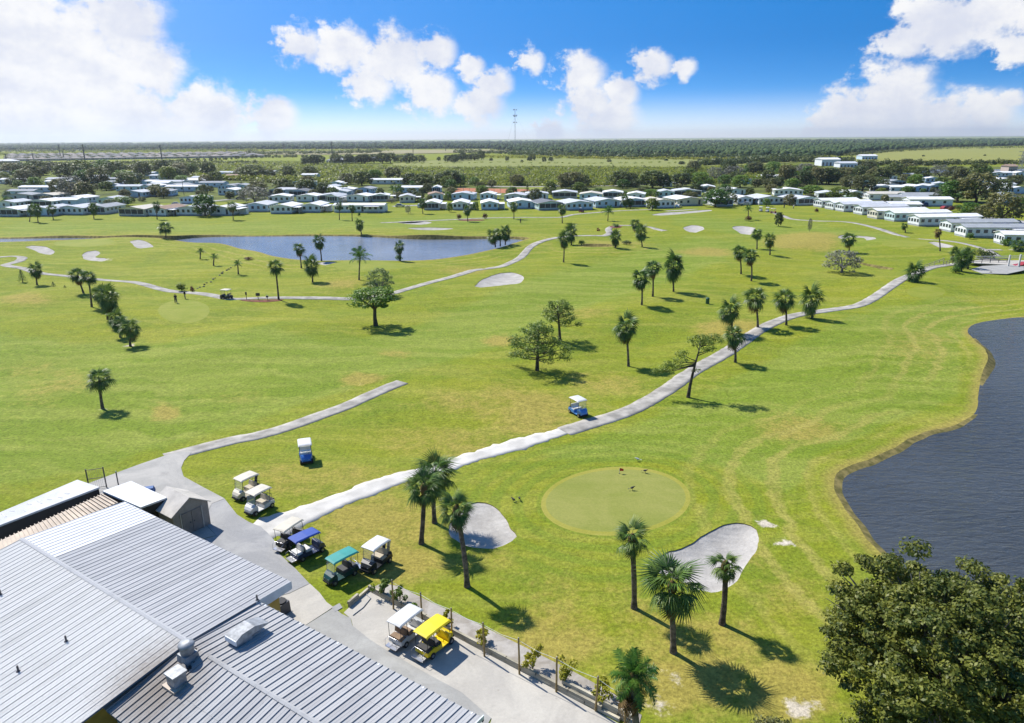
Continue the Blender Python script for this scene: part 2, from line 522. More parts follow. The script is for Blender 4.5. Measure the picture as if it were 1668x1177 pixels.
# wear and moisture of the turf, per vertex
shore = np.full(len(GV), 1e3)
for k in ('far_lake', 'near_lake', 'small_pond'):
    np.minimum(shore, dist_poly(lake_poly[k], GV), out=shore)
vpx = np.zeros((len(GV), 2)) - 1e4
v3 = np.stack([GV[:, 0], GV[:, 1], np.full(len(GV), -CAM_H)], 1)
dd = v3 @ np.array(FW)
ok = dd > 5
vpx[ok, 0] = PW / 2 + FPX * (v3[ok] @ np.array(RT)) / dd[ok]
vpx[ok, 1] = PH / 2 - FPX * (v3[ok] @ np.array(UPV)) / dd[ok]
DRY = [(40, 490, 60, 12, .6), (270, 672, 26, 16, .8), (590, 622, 42, 12, .9), (645, 577, 40, 10, .5), (812, 552, 34, 12, .8), (1185, 537, 70, 16, .8), (1150, 410, 60, 12, .7), (1310, 392, 80, 16, .8), (940, 512, 70, 16, .4),
       (600, 850, 160, 60, .55), (640, 920, 120, 50, .65), (900, 1040, 130, 70, .6), (1100, 1110, 120, 60, .85), (1290, 1120, 100, 70, .7), (830, 660, 170, 40, .5), (700, 720, 160, 40, .4), (980, 620, 90, 30, .4), (1560, 690, 60, 20, .4),
       (1300, 700, 90, 30, .45), (1500, 560, 90, 40, .3), (560, 460, 60, 12, .5), (760, 440, 60, 10, .5), (590, 775, 150, 30, .35), (80, 620, 90, 50, .3), (690, 395, 60, 6, .5), (1000, 395, 70, 8, .4), (1040, 1000, 60, 30, .4), (390, 640, 90, 20, .25), (1230, 905, 40, 20, .3), (1130, 1050, 160, 70, .5), (950, 960, 120, 40, .3), (1290, 980, 70, 60, .35), (560, 880, 90, 40, .4), (800, 900, 60, 50, .35), (470, 780, 90, 40, .35), (870, 690, 120, 30, .45)]
BARE = [(1250, 856, 15, 5, 1), (1276, 886, 28, 8, .8), (1300, 1150, 46, 34, .9), (1085, 1108, 60, 24, .8), (755, 967, 18, 6, 1), (1075, 1150, 40, 30, .7), (930, 712, 40, 5, .6), (690, 770, 50, 6, .5), (120, 440, 60, 5, .4), (170, 422, 20, 3, .8), (210, 562, 12, 4, .9), (168, 662, 14, 5, .7), (1060, 905, 12, 8, .6), (875, 602, 20, 6, .5), (688, 885, 12, 5, .6), (800, 1005, 16, 8, .3), (1000, 1155, 50, 25, .6), (1180, 520, 40, 6, .3), (590, 628, 20, 6, .5), (265, 676, 14, 8, .5)]
def patches(lst):
    o = np.zeros(len(GV))
    for cx, cy, rx, ry, s in lst:
        d = np.hypot((vpx[:, 0] - cx) / rx, (vpx[:, 1] - cy) / ry)
        o = np.maximum(o, s * (1 - sstep(0.25, 1.25, d)))
    return o
dry = patches(DRY); bare = patches(BARE)
FAIR = [P('-60 540 -60 790 120 770 300 715 560 635 800 565 980 490 1190 420 1230 395 1130 385 1010 420 900 440 760 500 640 540 560 560 420 545 250 560 120 560'), P('880 740 1010 700 1150 640 1300 560 1420 505 1560 480 1600 500 1560 560 1560 640 1440 690 1330 740 1290 800 1180 760 1050 745 950 752'), P('20 365 500 362 760 352 900 356 780 366 640 372 400 376 0 378'), P('1090 352 1260 362 1420 376 1480 392 1330 400 1240 392 1100 362')]
fair = np.zeros(len(GV))
for q in FAIR:
    q = np.array(q); ins = inside(q, vpx); d = np.minimum(dist_poly(q, np.clip(vpx, -3000, 5000)) / 22.0, 1)
    fair = np.maximum(fair, np.where(ins, .5 + .5 * d, .5 - .5 * d))
gdist = dist_poly(green_poly[0][1], GV)

def grass_material():
    m, t, b = new_mat('turf')
    geo = t.node('ShaderNodeNewGeometry'); pos = geo.outputs['Position']
    A = lambda n: (lambda a: (setattr(a, 'attribute_name', n), a.outputs['Fac'])[1])(t.node('ShaderNodeAttribute'))
    f1, _ = t.noise(pos, 0.022, 4, 0.6); f2, c2 = t.noise(pos, 0.11, 5, 0.62, 0.6); f3, _ = t.noise(pos, 0.9, 6, 0.72); f4, _ = t.noise(pos, 3.4, 4, 0.8)
    # mowing: long brushed streaks along the fairway
    mp = t.node('ShaderNodeMapping'); mp.inputs['Rotation'].default_value = (0, 0, R(-33)); mp.inputs['Scale'].default_value = (0.035, 0.34, 1)
    t.l.new(t.vmath('ADD', pos, t.vmath('MULTIPLY', t.vmath('SUBTRACT', c2, (.5, .5, .5)), (9, 9, 0))), mp.inputs[0])
    f5, _ = t.noise(mp.outputs[0], 1.0, 4, 0.6)
    mp2 = t.node('ShaderNodeMapping'); mp2.inputs['Rotation'].default_value = (0, 0, R(55)); mp2.inputs['Scale'].default_value = (0.05, 0.6, 1)
    t.l.new(pos, mp2.inputs[0])
    f6, _ = t.noise(mp2.outputs[0], 1.0, 3, 0.6)
    sh = A('shore')
    green = t.mix(t.ramp(f1, 0.35, 0.65), (0.172, 0.222, 0.014), (0.242, 0.264, 0.020))
    green = t.mix(t.math('MULTIPLY', t.ramp(f2, 0.42, 0.66), 0.75), green, (0.120, 0.198, 0.016))
    green = t.mix(t.math('MULTIPLY', t.ramp(f5, 0.42, 0.66), 0.72), green, (0.300, 0.300, 0.052))
    green = t.mix(t.math('MULTIPLY', t.ramp(f6, 0.46, 0.68), 0.45), green, (0.135, 0.205, 0.016))
    # fairways: closer cut, paler and cooler, brushed; the rough stays olive
    fw = t.ramp(t.math('ADD', A('fair'), t.math('MULTIPLY', t.math('SUBTRACT', f2, 0.5), 0.5)), 0.3, 0.62)
    fcol = t.mix(t.ramp(f5, 0.36, 0.64), (0.160, 0.226, 0.022), (0.235, 0.278, 0.048))
    green = t.mix(t.math('MULTIPLY', fw, 0.8), t.mix(0.2, green, (0.225, 0.228, 0.020)), fcol)
    # rings mown round the near green
    gd = A('gd')
    ringm = t.math('MULTIPLY', t.ramp(t.math('SINE', t.math('ADD', t.math('MULTIPLY', gd, 3.3), t.math('MULTIPLY', f2, 4.0))), -0.4, 0.5), t.ramp(gd, 4.0, 11.0, 1.0, 0.0))
    green = t.mix(t.math('MULTIPLY', ringm, 0.45), green, (0.135, 0.205, 0.020))
    dr = t.math('ADD', A('dry'), t.math('MULTIPLY', t.math('SUBTRACT', f2, 0.47), 1.0))
    dr = t.math('ADD', dr, t.math('MULTIPLY', t.math('SUBTRACT', f3, 0.5), 1.1))
    drm = t.ramp(dr, 0.10, 0.66)
    col = t.mix(t.math('MULTIPLY', drm, 0.8), green, (0.330, 0.262, 0.062))
    # paler tracks following the shore
    band = t.math('SINE', t.math('ADD', t.math('MULTIPLY', f2, 8.0), t.math('MULTIPLY', sh, 1.9)))
    bandm = t.math('MULTIPLY', t.ramp(band, 0.25, 0.95), t.math('MULTIPLY', t.ramp(sh, 1.0, 3.0), t.ramp(sh, 7.0, 17.0, 1.0, 0.0)))
    col = t.mix(t.math('MULTIPLY', bandm, t.math('MULTIPLY', t.ramp(f3, 0.3, 0.62, 0.25, 0.75), t.ramp(f1, 0.30, 0.52))), col, (0.34, 0.30, 0.075))
    edge = t.ramp(t.math('ADD', sh, t.math('MULTIPLY', f3, 1.4)), 0.7, 2.3, 1.0, 0.0)
    col = t.mix(t.math('MULTIPLY', edge, 0.8), col, (0.31, 0.25, 0.065))
    br = t.math('ADD', A('bare'), t.math('MULTIPLY', t.math('SUBTRACT', f3, 0.52), 1.5))
    col = t.mix(t.math('MULTIPLY', t.ramp(br, 0.42, 0.72), t.ramp(A('bare'), 0.02, 0.25)), col, (0.53, 0.47, 0.37))
    # blades: fine grain
    g = t.ramp(f4, 0.25, 0.75, 0.58, 1.34)
    g = t.math('MULTIPLY', g, t.math('MULTIPLY_ADD', f3, 0.8, 0.6))
    mul = t.node('ShaderNodeMix', data_type='RGBA', blend_type='MULTIPLY'); mul.inputs[0].default_value = 1
    gg = t.node('ShaderNodeCombineColor'); [t.l.new(g, gg.inputs[i]) for i in range(3)]
    t.l.new(col, mul.inputs[6]); t.l.new(gg.outputs[0], mul.inputs[7])
    t.l.new(mul.outputs[2], b.inputs['Base Color'])
    b.inputs['Roughness'].default_value = 0.85; b.inputs['Specular IOR Level'].default_value = 0.1
    bn = t.node('ShaderNodeBump'); bn.inputs['Strength'].default_value = 0.7; bn.inputs['Distance'].default_value = 0.12
    t.l.new(t.math('ADD', f4, t.math('MULTIPLY', f3, 1.5)), bn.inputs['Height']); t.l.new(bn.outputs[0], b.inputs['Normal'])
    return m
M = {}
M['turf'] = grass_material()
def sub_mesh(name, sel, z, mats, attrs=None):
    fs = GF[sel]; u, inv = np.unique(fs, return_inverse=True); inv = inv.reshape(fs.shape)
    me = np_mesh(name, np.stack([GV[u, 0], GV[u, 1], z[u]], 1), inv, mats, True, True)
    for k, arr in (attrs or {}).items():
        at_ = me.attributes.new(k, 'FLOAT', 'POINT'); at_.data.foreach_set('value', arr[u].astype(np.float32))
    return me
tag(link('ground', sub_mesh('ground', cls == 0, GZ, M['turf'], {'dry': dry, 'bare': bare, 'shore': shore, 'fair': fair, 'gd': gdist})), 'sunlit mown golf course turf with dry yellow patches', None, None, 'structure')

# greens: closer cut, smoother
def green_mat(name, a, b2, stripes=0.0):
    m, t, b = new_mat(name)
    geo = t.node('ShaderNodeNewGeometry'); pos = geo.outputs['Position']
    f1, _ = t.noise(pos, 0.16, 4, 0.6, 1.0); f2, _ = t.noise(pos, 2.2, 5, 0.7); f3, _ = t.noise(pos, 5.0, 4, 0.8)
    mp = t.node('ShaderNodeMapping'); mp.inputs['Rotation'].default_value = (0, 0, R(-24)); mp.inputs['Scale'].default_value = (0.05, 0.8, 1)
    t.l.new(pos, mp.inputs[0]); f4, _ = t.noise(mp.outputs[0], 1.0, 3, 0.6)
    k = t.math('ADD', t.math('MULTIPLY', f1, 0.6), t.math('ADD', t.math('MULTIPLY', f2, 0.25), t.math('MULTIPLY', f4, 0.25)))
    c = t.mix(t.ramp(k, 0.38, 0.72), a, b2)
    mul = t.node('ShaderNodeMix', data_type='RGBA', blend_type='MULTIPLY'); mul.inputs[0].default_value = 1
    g = t.math('MULTIPLY_ADD', f3, 0.7, 0.65); gg = t.node('ShaderNodeCombineColor'); [t.l.new(g, gg.inputs[i]) for i in range(3)]
    t.l.new(c, mul.inputs[6]); t.l.new(gg.outputs[0], mul.inputs[7]); t.l.new(mul.outputs[2], b.inputs['Base Color'])
    b.inputs['Roughness'].default_value = 0.8; b.inputs['Specular IOR Level'].default_value = 0.12
    return m
M['green'] = green_mat('short_turf', (0.200, 0.225, 0.042), (0.268, 0.268, 0.070))
M['fringe'] = green_mat('fringe_turf', (0.255, 0.25, 0.035), (0.315, 0.29, 0.06))
M['tee'] = green_mat('tee_turf', (0.185, 0.225, 0.020), (0.250, 0.262, 0.042))
for i, (n, p) in enumerate(green_poly):
    if (cls == 300 + i).sum():
        tag(link(n, sub_mesh(n, cls == 300 + i, GZ, M['fringe'] if 'fringe' in n else (M['green'] if n in ('putting_green',) else M['tee']))), None, None, None, 'structure')

# sand
def sand_mat():
    m, t, b = new_mat('sand')
    geo = t.node('ShaderNodeNewGeometry'); pos = geo.outputs['Position']
    f1, c1 = t.noise(pos, 0.5, 4, 0.6); f2, _ = t.noise(pos, 5.0, 4, 0.7)
    c = t.mix(t.ramp(t.math('ADD', t.math('MULTIPLY', f1, .6), t.math('MULTIPLY', f2, .4)), 0.35, 0.68), (0.34, 0.32, 0.29), (0.48, 0.455, 0.415))
    t.l.new(c, b.inputs['Base Color']); b.inputs['Roughness'].default_value = 0.95; b.inputs['Specular IOR Level'].default_value = 0.05
    # rake marks: loose curved furrows
    wv = t.node('ShaderNodeTexWave', wave_type='RINGS', bands_direction='Z'); wv.inputs['Scale'].default_value = 0.55; wv.inputs['Distortion'].default_value = 9; wv.inputs['Detail'].default_value = 3; wv.inputs['Detail Scale'].default_value = 0.4
    t.l.new(t.vmath('SUBTRACT', pos, (14.5, 44.0, 0.0)), wv.inputs[0])
    bn = t.node('ShaderNodeBump'); bn.inputs['Strength'].default_value = 0.55; bn.inputs['Distance'].default_value = 0.09
    t.l.new(t.math('ADD', t.math('MULTIPLY', wv.outputs['Fac'], 0.22), t.math('ADD', f2, t.math('MULTIPLY', f1, 1.2))), bn.inputs['Height']); t.l.new(bn.outputs[0], b.inputs['Normal'])
    return m
M['sand'] = sand_mat()
M['soil'] = mat('bank_soil', (0.25, 0.20, 0.075), 0.95, 0.3, 1.2, bump=0.6, bscale=6, spec=0.1, col2=(0.10, 0.095, 0.03))
for i, (lab, lip, s) in enumerate(BUNKERS):
    sel = cls == 200 + i
    if not sel.any(): continue
    z = GZ.copy(); u = np.unique(GF[sel])
    d = dist_poly(bunk_poly[i], GV[u])
    z[u] = GZ[u] - lip * sstep(-0.02, 0.9, d) - lip * 0.9 * sstep(0.2, 3.5, d) - 0.07
    o = link('sand_bunker', sub_mesh('sand_bunker', sel, z, M['sand'])); tag(o, lab, None, None, 'structure')
    # turf lip round the rim
    bp = bunk_poly[i]; n = len(bp)
    zz_ = Hf(bp[:, 0], bp[:, 1])
    me = np_mesh('rim', np.concatenate([np.column_stack([bp, zz_]), np.column_stack([bp, zz_ - 0.1])]), [(k, (k + 1) % n, n + (k + 1) % n, n + k) for k in range(n)], M['soil'])
    link('bunker_rim', me, o)

# water
def water_mat(name, deep, sc, strength, dist):
    m, t, b = new_mat(name)
    geo = t.node('ShaderNodeNewGeometry'); pos = geo.outputs['Position']
    f0, _ = t.noise(pos, 0.05, 3, 0.5)
    t.l.new(t.mix(t.ramp(f0, 0.3, 0.7), deep, tuple(x * 1.35 for x in deep)), b.inputs['Base Color'])
    b.inputs['Roughness'].default_value = 0.07; b.inputs['IOR'].default_value = 1.333
    mp = t.node('ShaderNodeMapping'); mp.inputs['Rotation'].default_value = (0, 0, R(28)); mp.inputs['Scale'].default_value = (0.42, 1.3, 1)
    t.l.new(pos, mp.inputs[0])
    f1, _ = t.noise(mp.outputs[0], sc, 3, 0.55, 0.8)
    mp2 = t.node('ShaderNodeMapping'); mp2.inputs['Rotation'].default_value = (0, 0, R(-12)); mp2.inputs['Scale'].default_value = (0.5, 1.5, 1)
    t.l.new(pos, mp2.inputs[0])
    f2, _ = t.noise(mp2.outputs[0], sc * 2.3, 3, 0.6)
    bn = t.node('ShaderNodeBump'); bn.inputs['Strength'].default_value = strength; bn.inputs['Distance'].default_value = dist
    t.l.new(t.math('ADD', f1, t.math('MULTIPLY', f2, 0.45)), bn.inputs['Height']); t.l.new(bn.outputs[0], b.inputs['Normal'])
    return m
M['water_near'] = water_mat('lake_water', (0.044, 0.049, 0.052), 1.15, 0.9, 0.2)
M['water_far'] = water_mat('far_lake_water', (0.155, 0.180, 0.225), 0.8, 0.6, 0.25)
WLEV = {'far_lake': -0.62, 'near_lake': -0.24, 'small_pond': -0.5, 'stream': -0.5}
for k, p in lake_poly.items():
    v2 = [Vector(q) for q in p.tolist()]; n = len(v2)
    wv_, _, wf, *_ = delaunay_2d_cdt(v2, [(i, (i + 1) % n) for i in range(n)], [], 1, 1e-5)
    mb = MB(); mb.add([(v.x, v.y, WLEV[k]) for v in wv_], [tuple(f) for f in wf])
    o = mb.build(k, M['water_near'] if k == 'near_lake' else M['water_far']); tag(o, None, None, None, 'structure')
    for pl in o.data.polygons:
        pass
    zz_ = Hf(p[:, 0], p[:, 1])
    d = np.roll(p, -1, 0) - np.roll(p, 1, 0); nn = np.stack([d[:, 1], -d[:, 0]], 1) / (np.linalg.norm(d, axis=1)[:, None] + 1e-9)
    tst = inside(p, p + nn * 0.3)
    nn[~tst] *= -1
    w = 0.95 if k == 'near_lake' else 0.7
    rings = [np.column_stack([p, zz_]), np.column_stack([p + nn * w * 0.35, zz_ * 0.6 - 0.09]), np.column_stack([p + nn * w * 1.6, np.full(n, WLEV[k] - 0.35)])]
    fs = []
    for r_ in range(2):
        fs += [(r_ * n + i, r_ * n + (i + 1) % n, (r_ + 1) * n + (i + 1) % n, (r_ + 1) * n + i) for i in range(n)]
    tag(link(k + '_bank', np_mesh('bank', np.concatenate(rings), fs, M['soil'], True)), None, None, None, 'structure')

# paths
M['concrete'] = mat('path_concrete', (0.42, 0.395, 0.35), 0.9, 0.2, 0.55, bump=0.3, bscale=8, spec=0.15)
M['shell'] = mat('crushed_shell', (0.58, 0.555, 0.505), 0.95, 0.10, 0.5, bump=0.4, bscale=5, spec=0.1)
def ribbon(name, pxs, width, m, lift=0.035, rag=0.0, step=1.2, label=None, taper=None):
    c = spline_open([G(*p) for p in pxs], step)
    d = np.gradient(c, axis=0); nn = np.stack([d[:, 1], -d[:, 0]], 1); nn /= np.linalg.norm(nn, axis=1)[:, None] + 1e-9
    n = len(c); rows = []
    r = np.random.default_rng(len(pxs) * 7 + int(width * 100))
    def wob(): 
        w = r.normal(size=n); sm = sum(np.roll(w, k) for k in range(9)) / 3.0; return (sm * .9 + w * .9) * rag
    wl = width / 2 + wob(); wr = width / 2 + wob()
    if taper is not None: 
        tp = np.interp(np.linspace(0, 1, n), np.linspace(0, 1, len(taper)), taper); wl = wl * tp; wr = wr * tp
    cols = [(-wl, -0.06), (-wl, lift), (-wl * .5, lift), (0 * wl, lift), (wr * .5, lift), (wr, lift), (wr, -0.06)]
    V = []
    for off, dz in cols:
        q = c + nn * np.asarray(off)[:, None]
        V.append(np.column_stack([q, Hf(q[:, 0], q[:, 1]) + dz]))
    V = np.concatenate(V); fs = []
    for k in range(len(cols) - 1):
        fs += [(k * n + i, k * n + i + 1, (k + 1) * n + i + 1, (k + 1) * n + i) for i in range(n - 1)]
    o = link(name, np_mesh(name, V, fs, m)); tag(o, label, None, None, 'structure')
    return o
PATHS = [
 ('cart_path', '656 629 610 645 560 664 510 680 460 697 415 709 380 716 340 726 300 737 270 745', 2.2, 'straight concrete path running from the yard to a dead end on the grass'),
 ('cart_path', '918 704 935 699 965 690 1000 679 1028 668 1055 653 1090 630 1130 602 1180 573 1230 545 1262 531 1300 517 1350 503 1400 492 1440 474 1475 455 1510 440 1545 429 1575 424', 2.3, 'long concrete path curving past the palms to the bridge'),
 ('cart_path', '-30 422 0 419.5 23 417 36 418.5 31 425 18 430 10 433.5 20 438.6 41 442 64 447 115 451 166 454 217 459.5 255 467 285 472 319 475 344 479 364 484 382 487 430 485.5 481 484 531 481.5 581 480 632 475 657 470.5 695 463 732 454.5 758 443 773 437 800 433.5 819 430.5 846 417 868 400.7 901 391 934 385 965 382 984 381 993 377.5 991 373.6 1001 370 1023 369 1056 370 1072 374.5 1083 377', 2.2, 'winding concrete path along the left lake'),
 ('cart_path', '620 363 674 360 741 357 788 355 842 354 909 354 926 351 936 349 970 346 1010 343 1060 341', 2.2, 'thin path beyond the lake before the homes'),
 ('cart_path', '1256 345 1277 352 1291 357 1327 360 1380 363 1432 371.5 1485 384 1538 391 1580 400 1605 408 1625 418', 2.2, 'curving path before the right hand homes'),
 ('cart_path', '1605 408 1640 406.5 1700 409', 2.4, 'short side path by the round hedge'),
]
for n_, s, w, lb in PATHS:
    ribbon(n_, P(s), w, M['concrete'], 0.034, 0.03, 0.6, lb)
ribbon('shell_path', P('396 884 432 862 470 848 520 828 575 806 630 786 690 768 740 754 800 735 850 722 900 709 932 699'), 2.35, M['shell'], 0.022, 0.10, 0.45, 'rough white shell track from the yard towards the palms', [1.5, 1.4, 1.1, 1.0, 1.0, 0.95, 1.0, 0.95, 1.05, 0.9, 0.75])
# ------------------------------------------------------------------ clubhouse yard
def slab(name, px, m, lift, label=None, parent=None, smooth_edge=False):
    p = np.array([[v.x, v.y] for v in (G(*q) for q in px)])
    if smooth_edge: p = spline_closed([G(*q) for q in px], lambda d: 0.6)
    n = len(p)
    vv, _, ff, *_ = delaunay_2d_cdt([Vector(q) for q in p.tolist()], [(i, (i + 1) % n) for i in range(n)], [], 1, 1e-6)
    mb = MB(); mb.add([(v.x, v.y, lift) for v in vv], [tuple(f) for f in ff])
    mb.add([(q[0], q[1], lift) for q in p] + [(q[0], q[1], lift - 0.12) for q in p], [(i, (i + 1) % n, n + (i + 1) % n, n + i) for i in range(n)])
    o = mb.build(name, m, parent)
    if parent is None: tag(o, label, None, None, 'structure')
    return o
def stained(name, col, dark, scale=0.25, grit=6.0, spots=0.0):
    m, t, b = new_mat(name)
    geo = t.node('ShaderNodeNewGeometry'); pos = geo.outputs['Position']
    f1, c1 = t.noise(pos, scale, 5, 0.65, 1.2); f2, _ = t.noise(pos, grit, 4, 0.7); f3, _ = t.noise(pos, 0.9, 4, 0.7, 0.5)
    c = t.mix(t.ramp(f1, 0.36, 0.66), dark, col)
    c = t.mix(t.math('MULTIPLY', t.ramp(f3, 0.55, 0.75), 0.35), c, tuple(x * 0.8 for x in dark))
    if spots:
        v = t.node('ShaderNodeTexVoronoi'); v.inputs['Scale'].default_value = 1.1; t.l.new(pos, v.inputs['Vector'])
        c = t.mix(t.ramp(v.outputs['Distance'], 0.05, 0.09, spots, 0.0), c, (0.16, 0.13, 0.10))
    mul = t.node('ShaderNodeMix', data_type='RGBA', blend_type='MULTIPLY'); mul.inputs[0].default_value = 1
    g = t.math('MULTIPLY_ADD', f2, 0.3, 0.85); gg = t.node('ShaderNodeCombineColor'); [t.l.new(g, gg.inputs[i]) for i in range(3)]
    t.l.new(c, mul.inputs[6]); t.l.new(gg.outputs[0], mul.inputs[7]); t.l.new(mul.outputs[2], b.inputs['Base Color'])
    b.inputs['Roughness'].default_value = 0.9; b.inputs['Specular IOR Level'].default_value = 0.15
    bn = t.node('ShaderNodeBump'); bn.inputs['Strength'].default_value = 0.25; bn.inputs['Distance'].default_value = 0.03
    t.l.new(f2, bn.inputs['Height']); t.l.new(bn.outputs[0], b.inputs['Normal'])
    return m
M['apron'] = stained('apron_concrete', (0.42, 0.40, 0.365), (0.33, 0.32, 0.295))
M['asphalt'] = stained('worn_asphalt', (0.36, 0.355, 0.345), (0.28, 0.28, 0.28))
M['yard'] = stained('yard_concrete', (0.50, 0.47, 0.41), (0.41, 0.385, 0.34), spots=0.25)
M['yard_grey'] = stained('grey_concrete', (0.38, 0.375, 0.35), (0.31, 0.305, 0.285))
slab('driveway_apron', P('298 735 275 740 225 757 150 785 120 800 200 870 320 880 352 872 330 850 345 820 366 812 330 793 299 776 295 762 300 750 312 737'), M['apron'], 0.030, 'pale concrete apron behind the clubhouse', smooth_edge=False)
slab('driveway', P('366 812.5 345 820.5 331 850 353 872.5 320 881 300 885 380 930 440 975 472 966 504 950.5 482 927 456 903 450 884 436 868 425 858 405 850 386 838'), M['asphalt'], 0.026, 'worn grey driveway curving round the clubhouse')
slab('yard_pad', P('440 976 472 967 505 951 521 966 532 981 543 989 500 1017 470 1035'), M['yard'], 0.034, 'beige concrete pad outside the clubhouse door')
slab('service_yard', P('568 990 600 961 680 1003 780 1057 880 1110 970 1158 1040 1196 1000 1260 770 1260 801 1171 753 1129 701 1101 641 1067 602 1042 575 1020 572 1008 560 998'), M['yard'], 0.022, 'sandy pale service yard where two carts stand')
slab('yard_lane', P('544 990 500 1018 470 1036 470 1080 600 1200 760 1240 800 1170 752 1128 700 1100 640 1066 601 1041 574 1019 571 1007 556 1000'), M['yard_grey'], 0.038, 'grey concrete lane along the lower roof')
slab('drain_grate', P('540 990 553 983 558 990 546 997'), M['asphalt'], 0.05, 'small grey drain slab beside the grass tip')

# ------------------------------------------------------------------ clubhouse
DU = Vector((0.836, -0.549, 0)).normalized()       # along the ridge, towards the near end
DN = Vector((DU.y, -DU.x, 0))                      # across, away from the course
E2 = G(474, 947, 3.8)
def BL(a, n, z): return E2 + DU * a + DN * n + Vector((0, 0, z - 3.8))
ZE, ZR, NR = 3.8, 4.42, 6.92
AL0 = -18.1
club = thing('clubhouse', 'large clubhouse with ribbed white and grey metal roofs beside the yard', 'building', BL(-9, 7, 0) - Vector((0, 0, 0)))
club.rotation_euler = (0, 0, math.atan2(DU.y, DU.x))
INV = Matrix.Translation(club.location) @ Euler(club.rotation_euler).to_matrix().to_4x4()
INV = INV.inverted()
def CL(a, n, z): return INV @ BL(a, n, z)
def roof_metal(name, col, dark, rough=0.8, streak=0.25, rust=0.0):
    m, t, b = new_mat(name)
    geo = t.node('ShaderNodeNewGeometry'); pos = geo.outputs['Position']
    mp = t.node('ShaderNodeMapping'); mp.inputs['Rotation'].default_value = (0, 0, -math.atan2(DN.y, DN.x)); mp.inputs['Scale'].default_value = (0.12, 2.6, 1)
    mpr = t.node('ShaderNodeVectorRotate', rotation_type='Z_AXIS'); mpr.inputs['Angle'].default_value = -math.atan2(DN.y, DN.x)
    t.l.new(pos, mpr.inputs[0])
    sc = t.vmath('MULTIPLY', mpr.outputs[0], (0.14, 2.4, 1.0))
    f1, _ = t.noise(sc, 1.0, 4, 0.6); f2, _ = t.noise(pos, 0.3, 4, 0.6); f3, _ = t.noise(pos, 4.0, 3, 0.7)
    oi = t.node('ShaderNodeObjectInfo')
    k = t.math('ADD', t.math('MULTIPLY', f1, 0.55), t.math('ADD', t.math('MULTIPLY', f2, 0.35), t.math('MULTIPLY', oi.outputs['Random'], 0.22)))
    c = t.mix(t.ramp(k, 0.36, 0.64), dark, col)
    c = t.mix(t.math('MULTIPLY', t.ramp(f3, 0.66, 0.74), streak), c, tuple(x * 0.55 for x in dark))
    if rust:
        g0 = Vector(BL(1.6, 9.3, 4.1))
        d = t.vmath('SUBTRACT', pos, tuple(g0))
        rr2 = t.vmath('LENGTH', t.vmath('MULTIPLY', d, (1.0, 0.8, 0.0)))
        c = t.mix(t.math('MULTIPLY', t.ramp(t.math('ADD', rr2, t.math('MULTIPLY', f3, 2.5)), 1.2, 5.0, 1.0, 0.0), rust), c, (0.17, 0.135, 0.10))
    t.l.new(c, b.inputs['Base Color'])
    b.inputs['Roughness'].default_value = rough; b.inputs['Metallic'].default_value = 0.0; b.inputs['Specular IOR Level'].default_value = 0.2
    return m
M['roof_white'] = roof_metal('roof_white', (0.70, 0.705, 0.71), (0.62, 0.625, 0.635))
M['roof_grey'] = roof_metal('roof_grey', (0.44, 0.442, 0.446), (0.35, 0.354, 0.36), streak=0.35)
M['roof_old'] = roof_metal('roof_old', (0.52, 0.52, 0.505), (0.43, 0.43, 0.415), streak=0.45, rust=0.9)
M['roof_low'] = roof_metal('roof_low', (0.43, 0.43, 0.425), (0.34, 0.34, 0.34), streak=0.4, rust=0.75)
M['trim_white'] = mat('trim_white', (0.72, 0.75, 0.78), 0.5, 0.06)
M['trim_dark'] = mat('trim_dark', (0.05, 0.055, 0.065), 0.5)
M['yellow_wall'] = mat('yellow_wall', (0.56, 0.36, 0.08), 0.8, 0.1)
M['grey_wall'] = mat('grey_wall', (0.42, 0.45, 0.48), 0.8, 0.1)
M['galv'] = mat('galvanised', (0.36, 0.375, 0.39), 0.55, 0.2, 3.0, metal=0.2)
M['black'] = mat('black_rubber', (0.018, 0.018, 0.02), 0.7, 0.1)
M['blacktop'] = mat('black_sheet', (0.012, 0.013, 0.016), 0.6, 0.1)
M['tan_metal'] = mat('tan_metal', (0.47, 0.38, 0.29), 0.55, 0.15, 0.6)
M['glass_dark'] = mat('dark_glass', (0.03, 0.045, 0.06), 0.08, 0.05)

roof = MB().add([CL(AL0 + .01, 0.05, ZE - .06), CL(0.0, 0.05, ZE - .06), CL(0.45, NR, ZR - .07), CL(AL0 + .4, NR, ZR - .07), CL(0.8, 16.5, 3.45), CL(AL0 + .8, 16.5, 3.45)], [(0, 1, 2, 3), (3, 2, 4, 5)]).build('roof', M['roof_grey'], club)
def panel_mesh(name, m, w, L, ribh=0.055, ribw=0.045, slope_drop=0.0):
    """one sheet: pan plus standing rib; x along the slope, y across"""
    mb = MB()
    mb.add([(0, 0, 0), (L, 0, 0), (L, w, 0), (0, w, 0)], [(0, 1, 2, 3)])
    mb.box(L * .48, L * .48 + .03, 0, w, -.01, .012)
    mb.box(-0.02, L + 0.02, -ribw / 2, ribw / 2, -0.03, ribh, 0.006)
    if True:
        mb.box(0, L, w * .5 - .01, w * .5 + .01, -.01, .006)
    return mb.mesh(name, m)
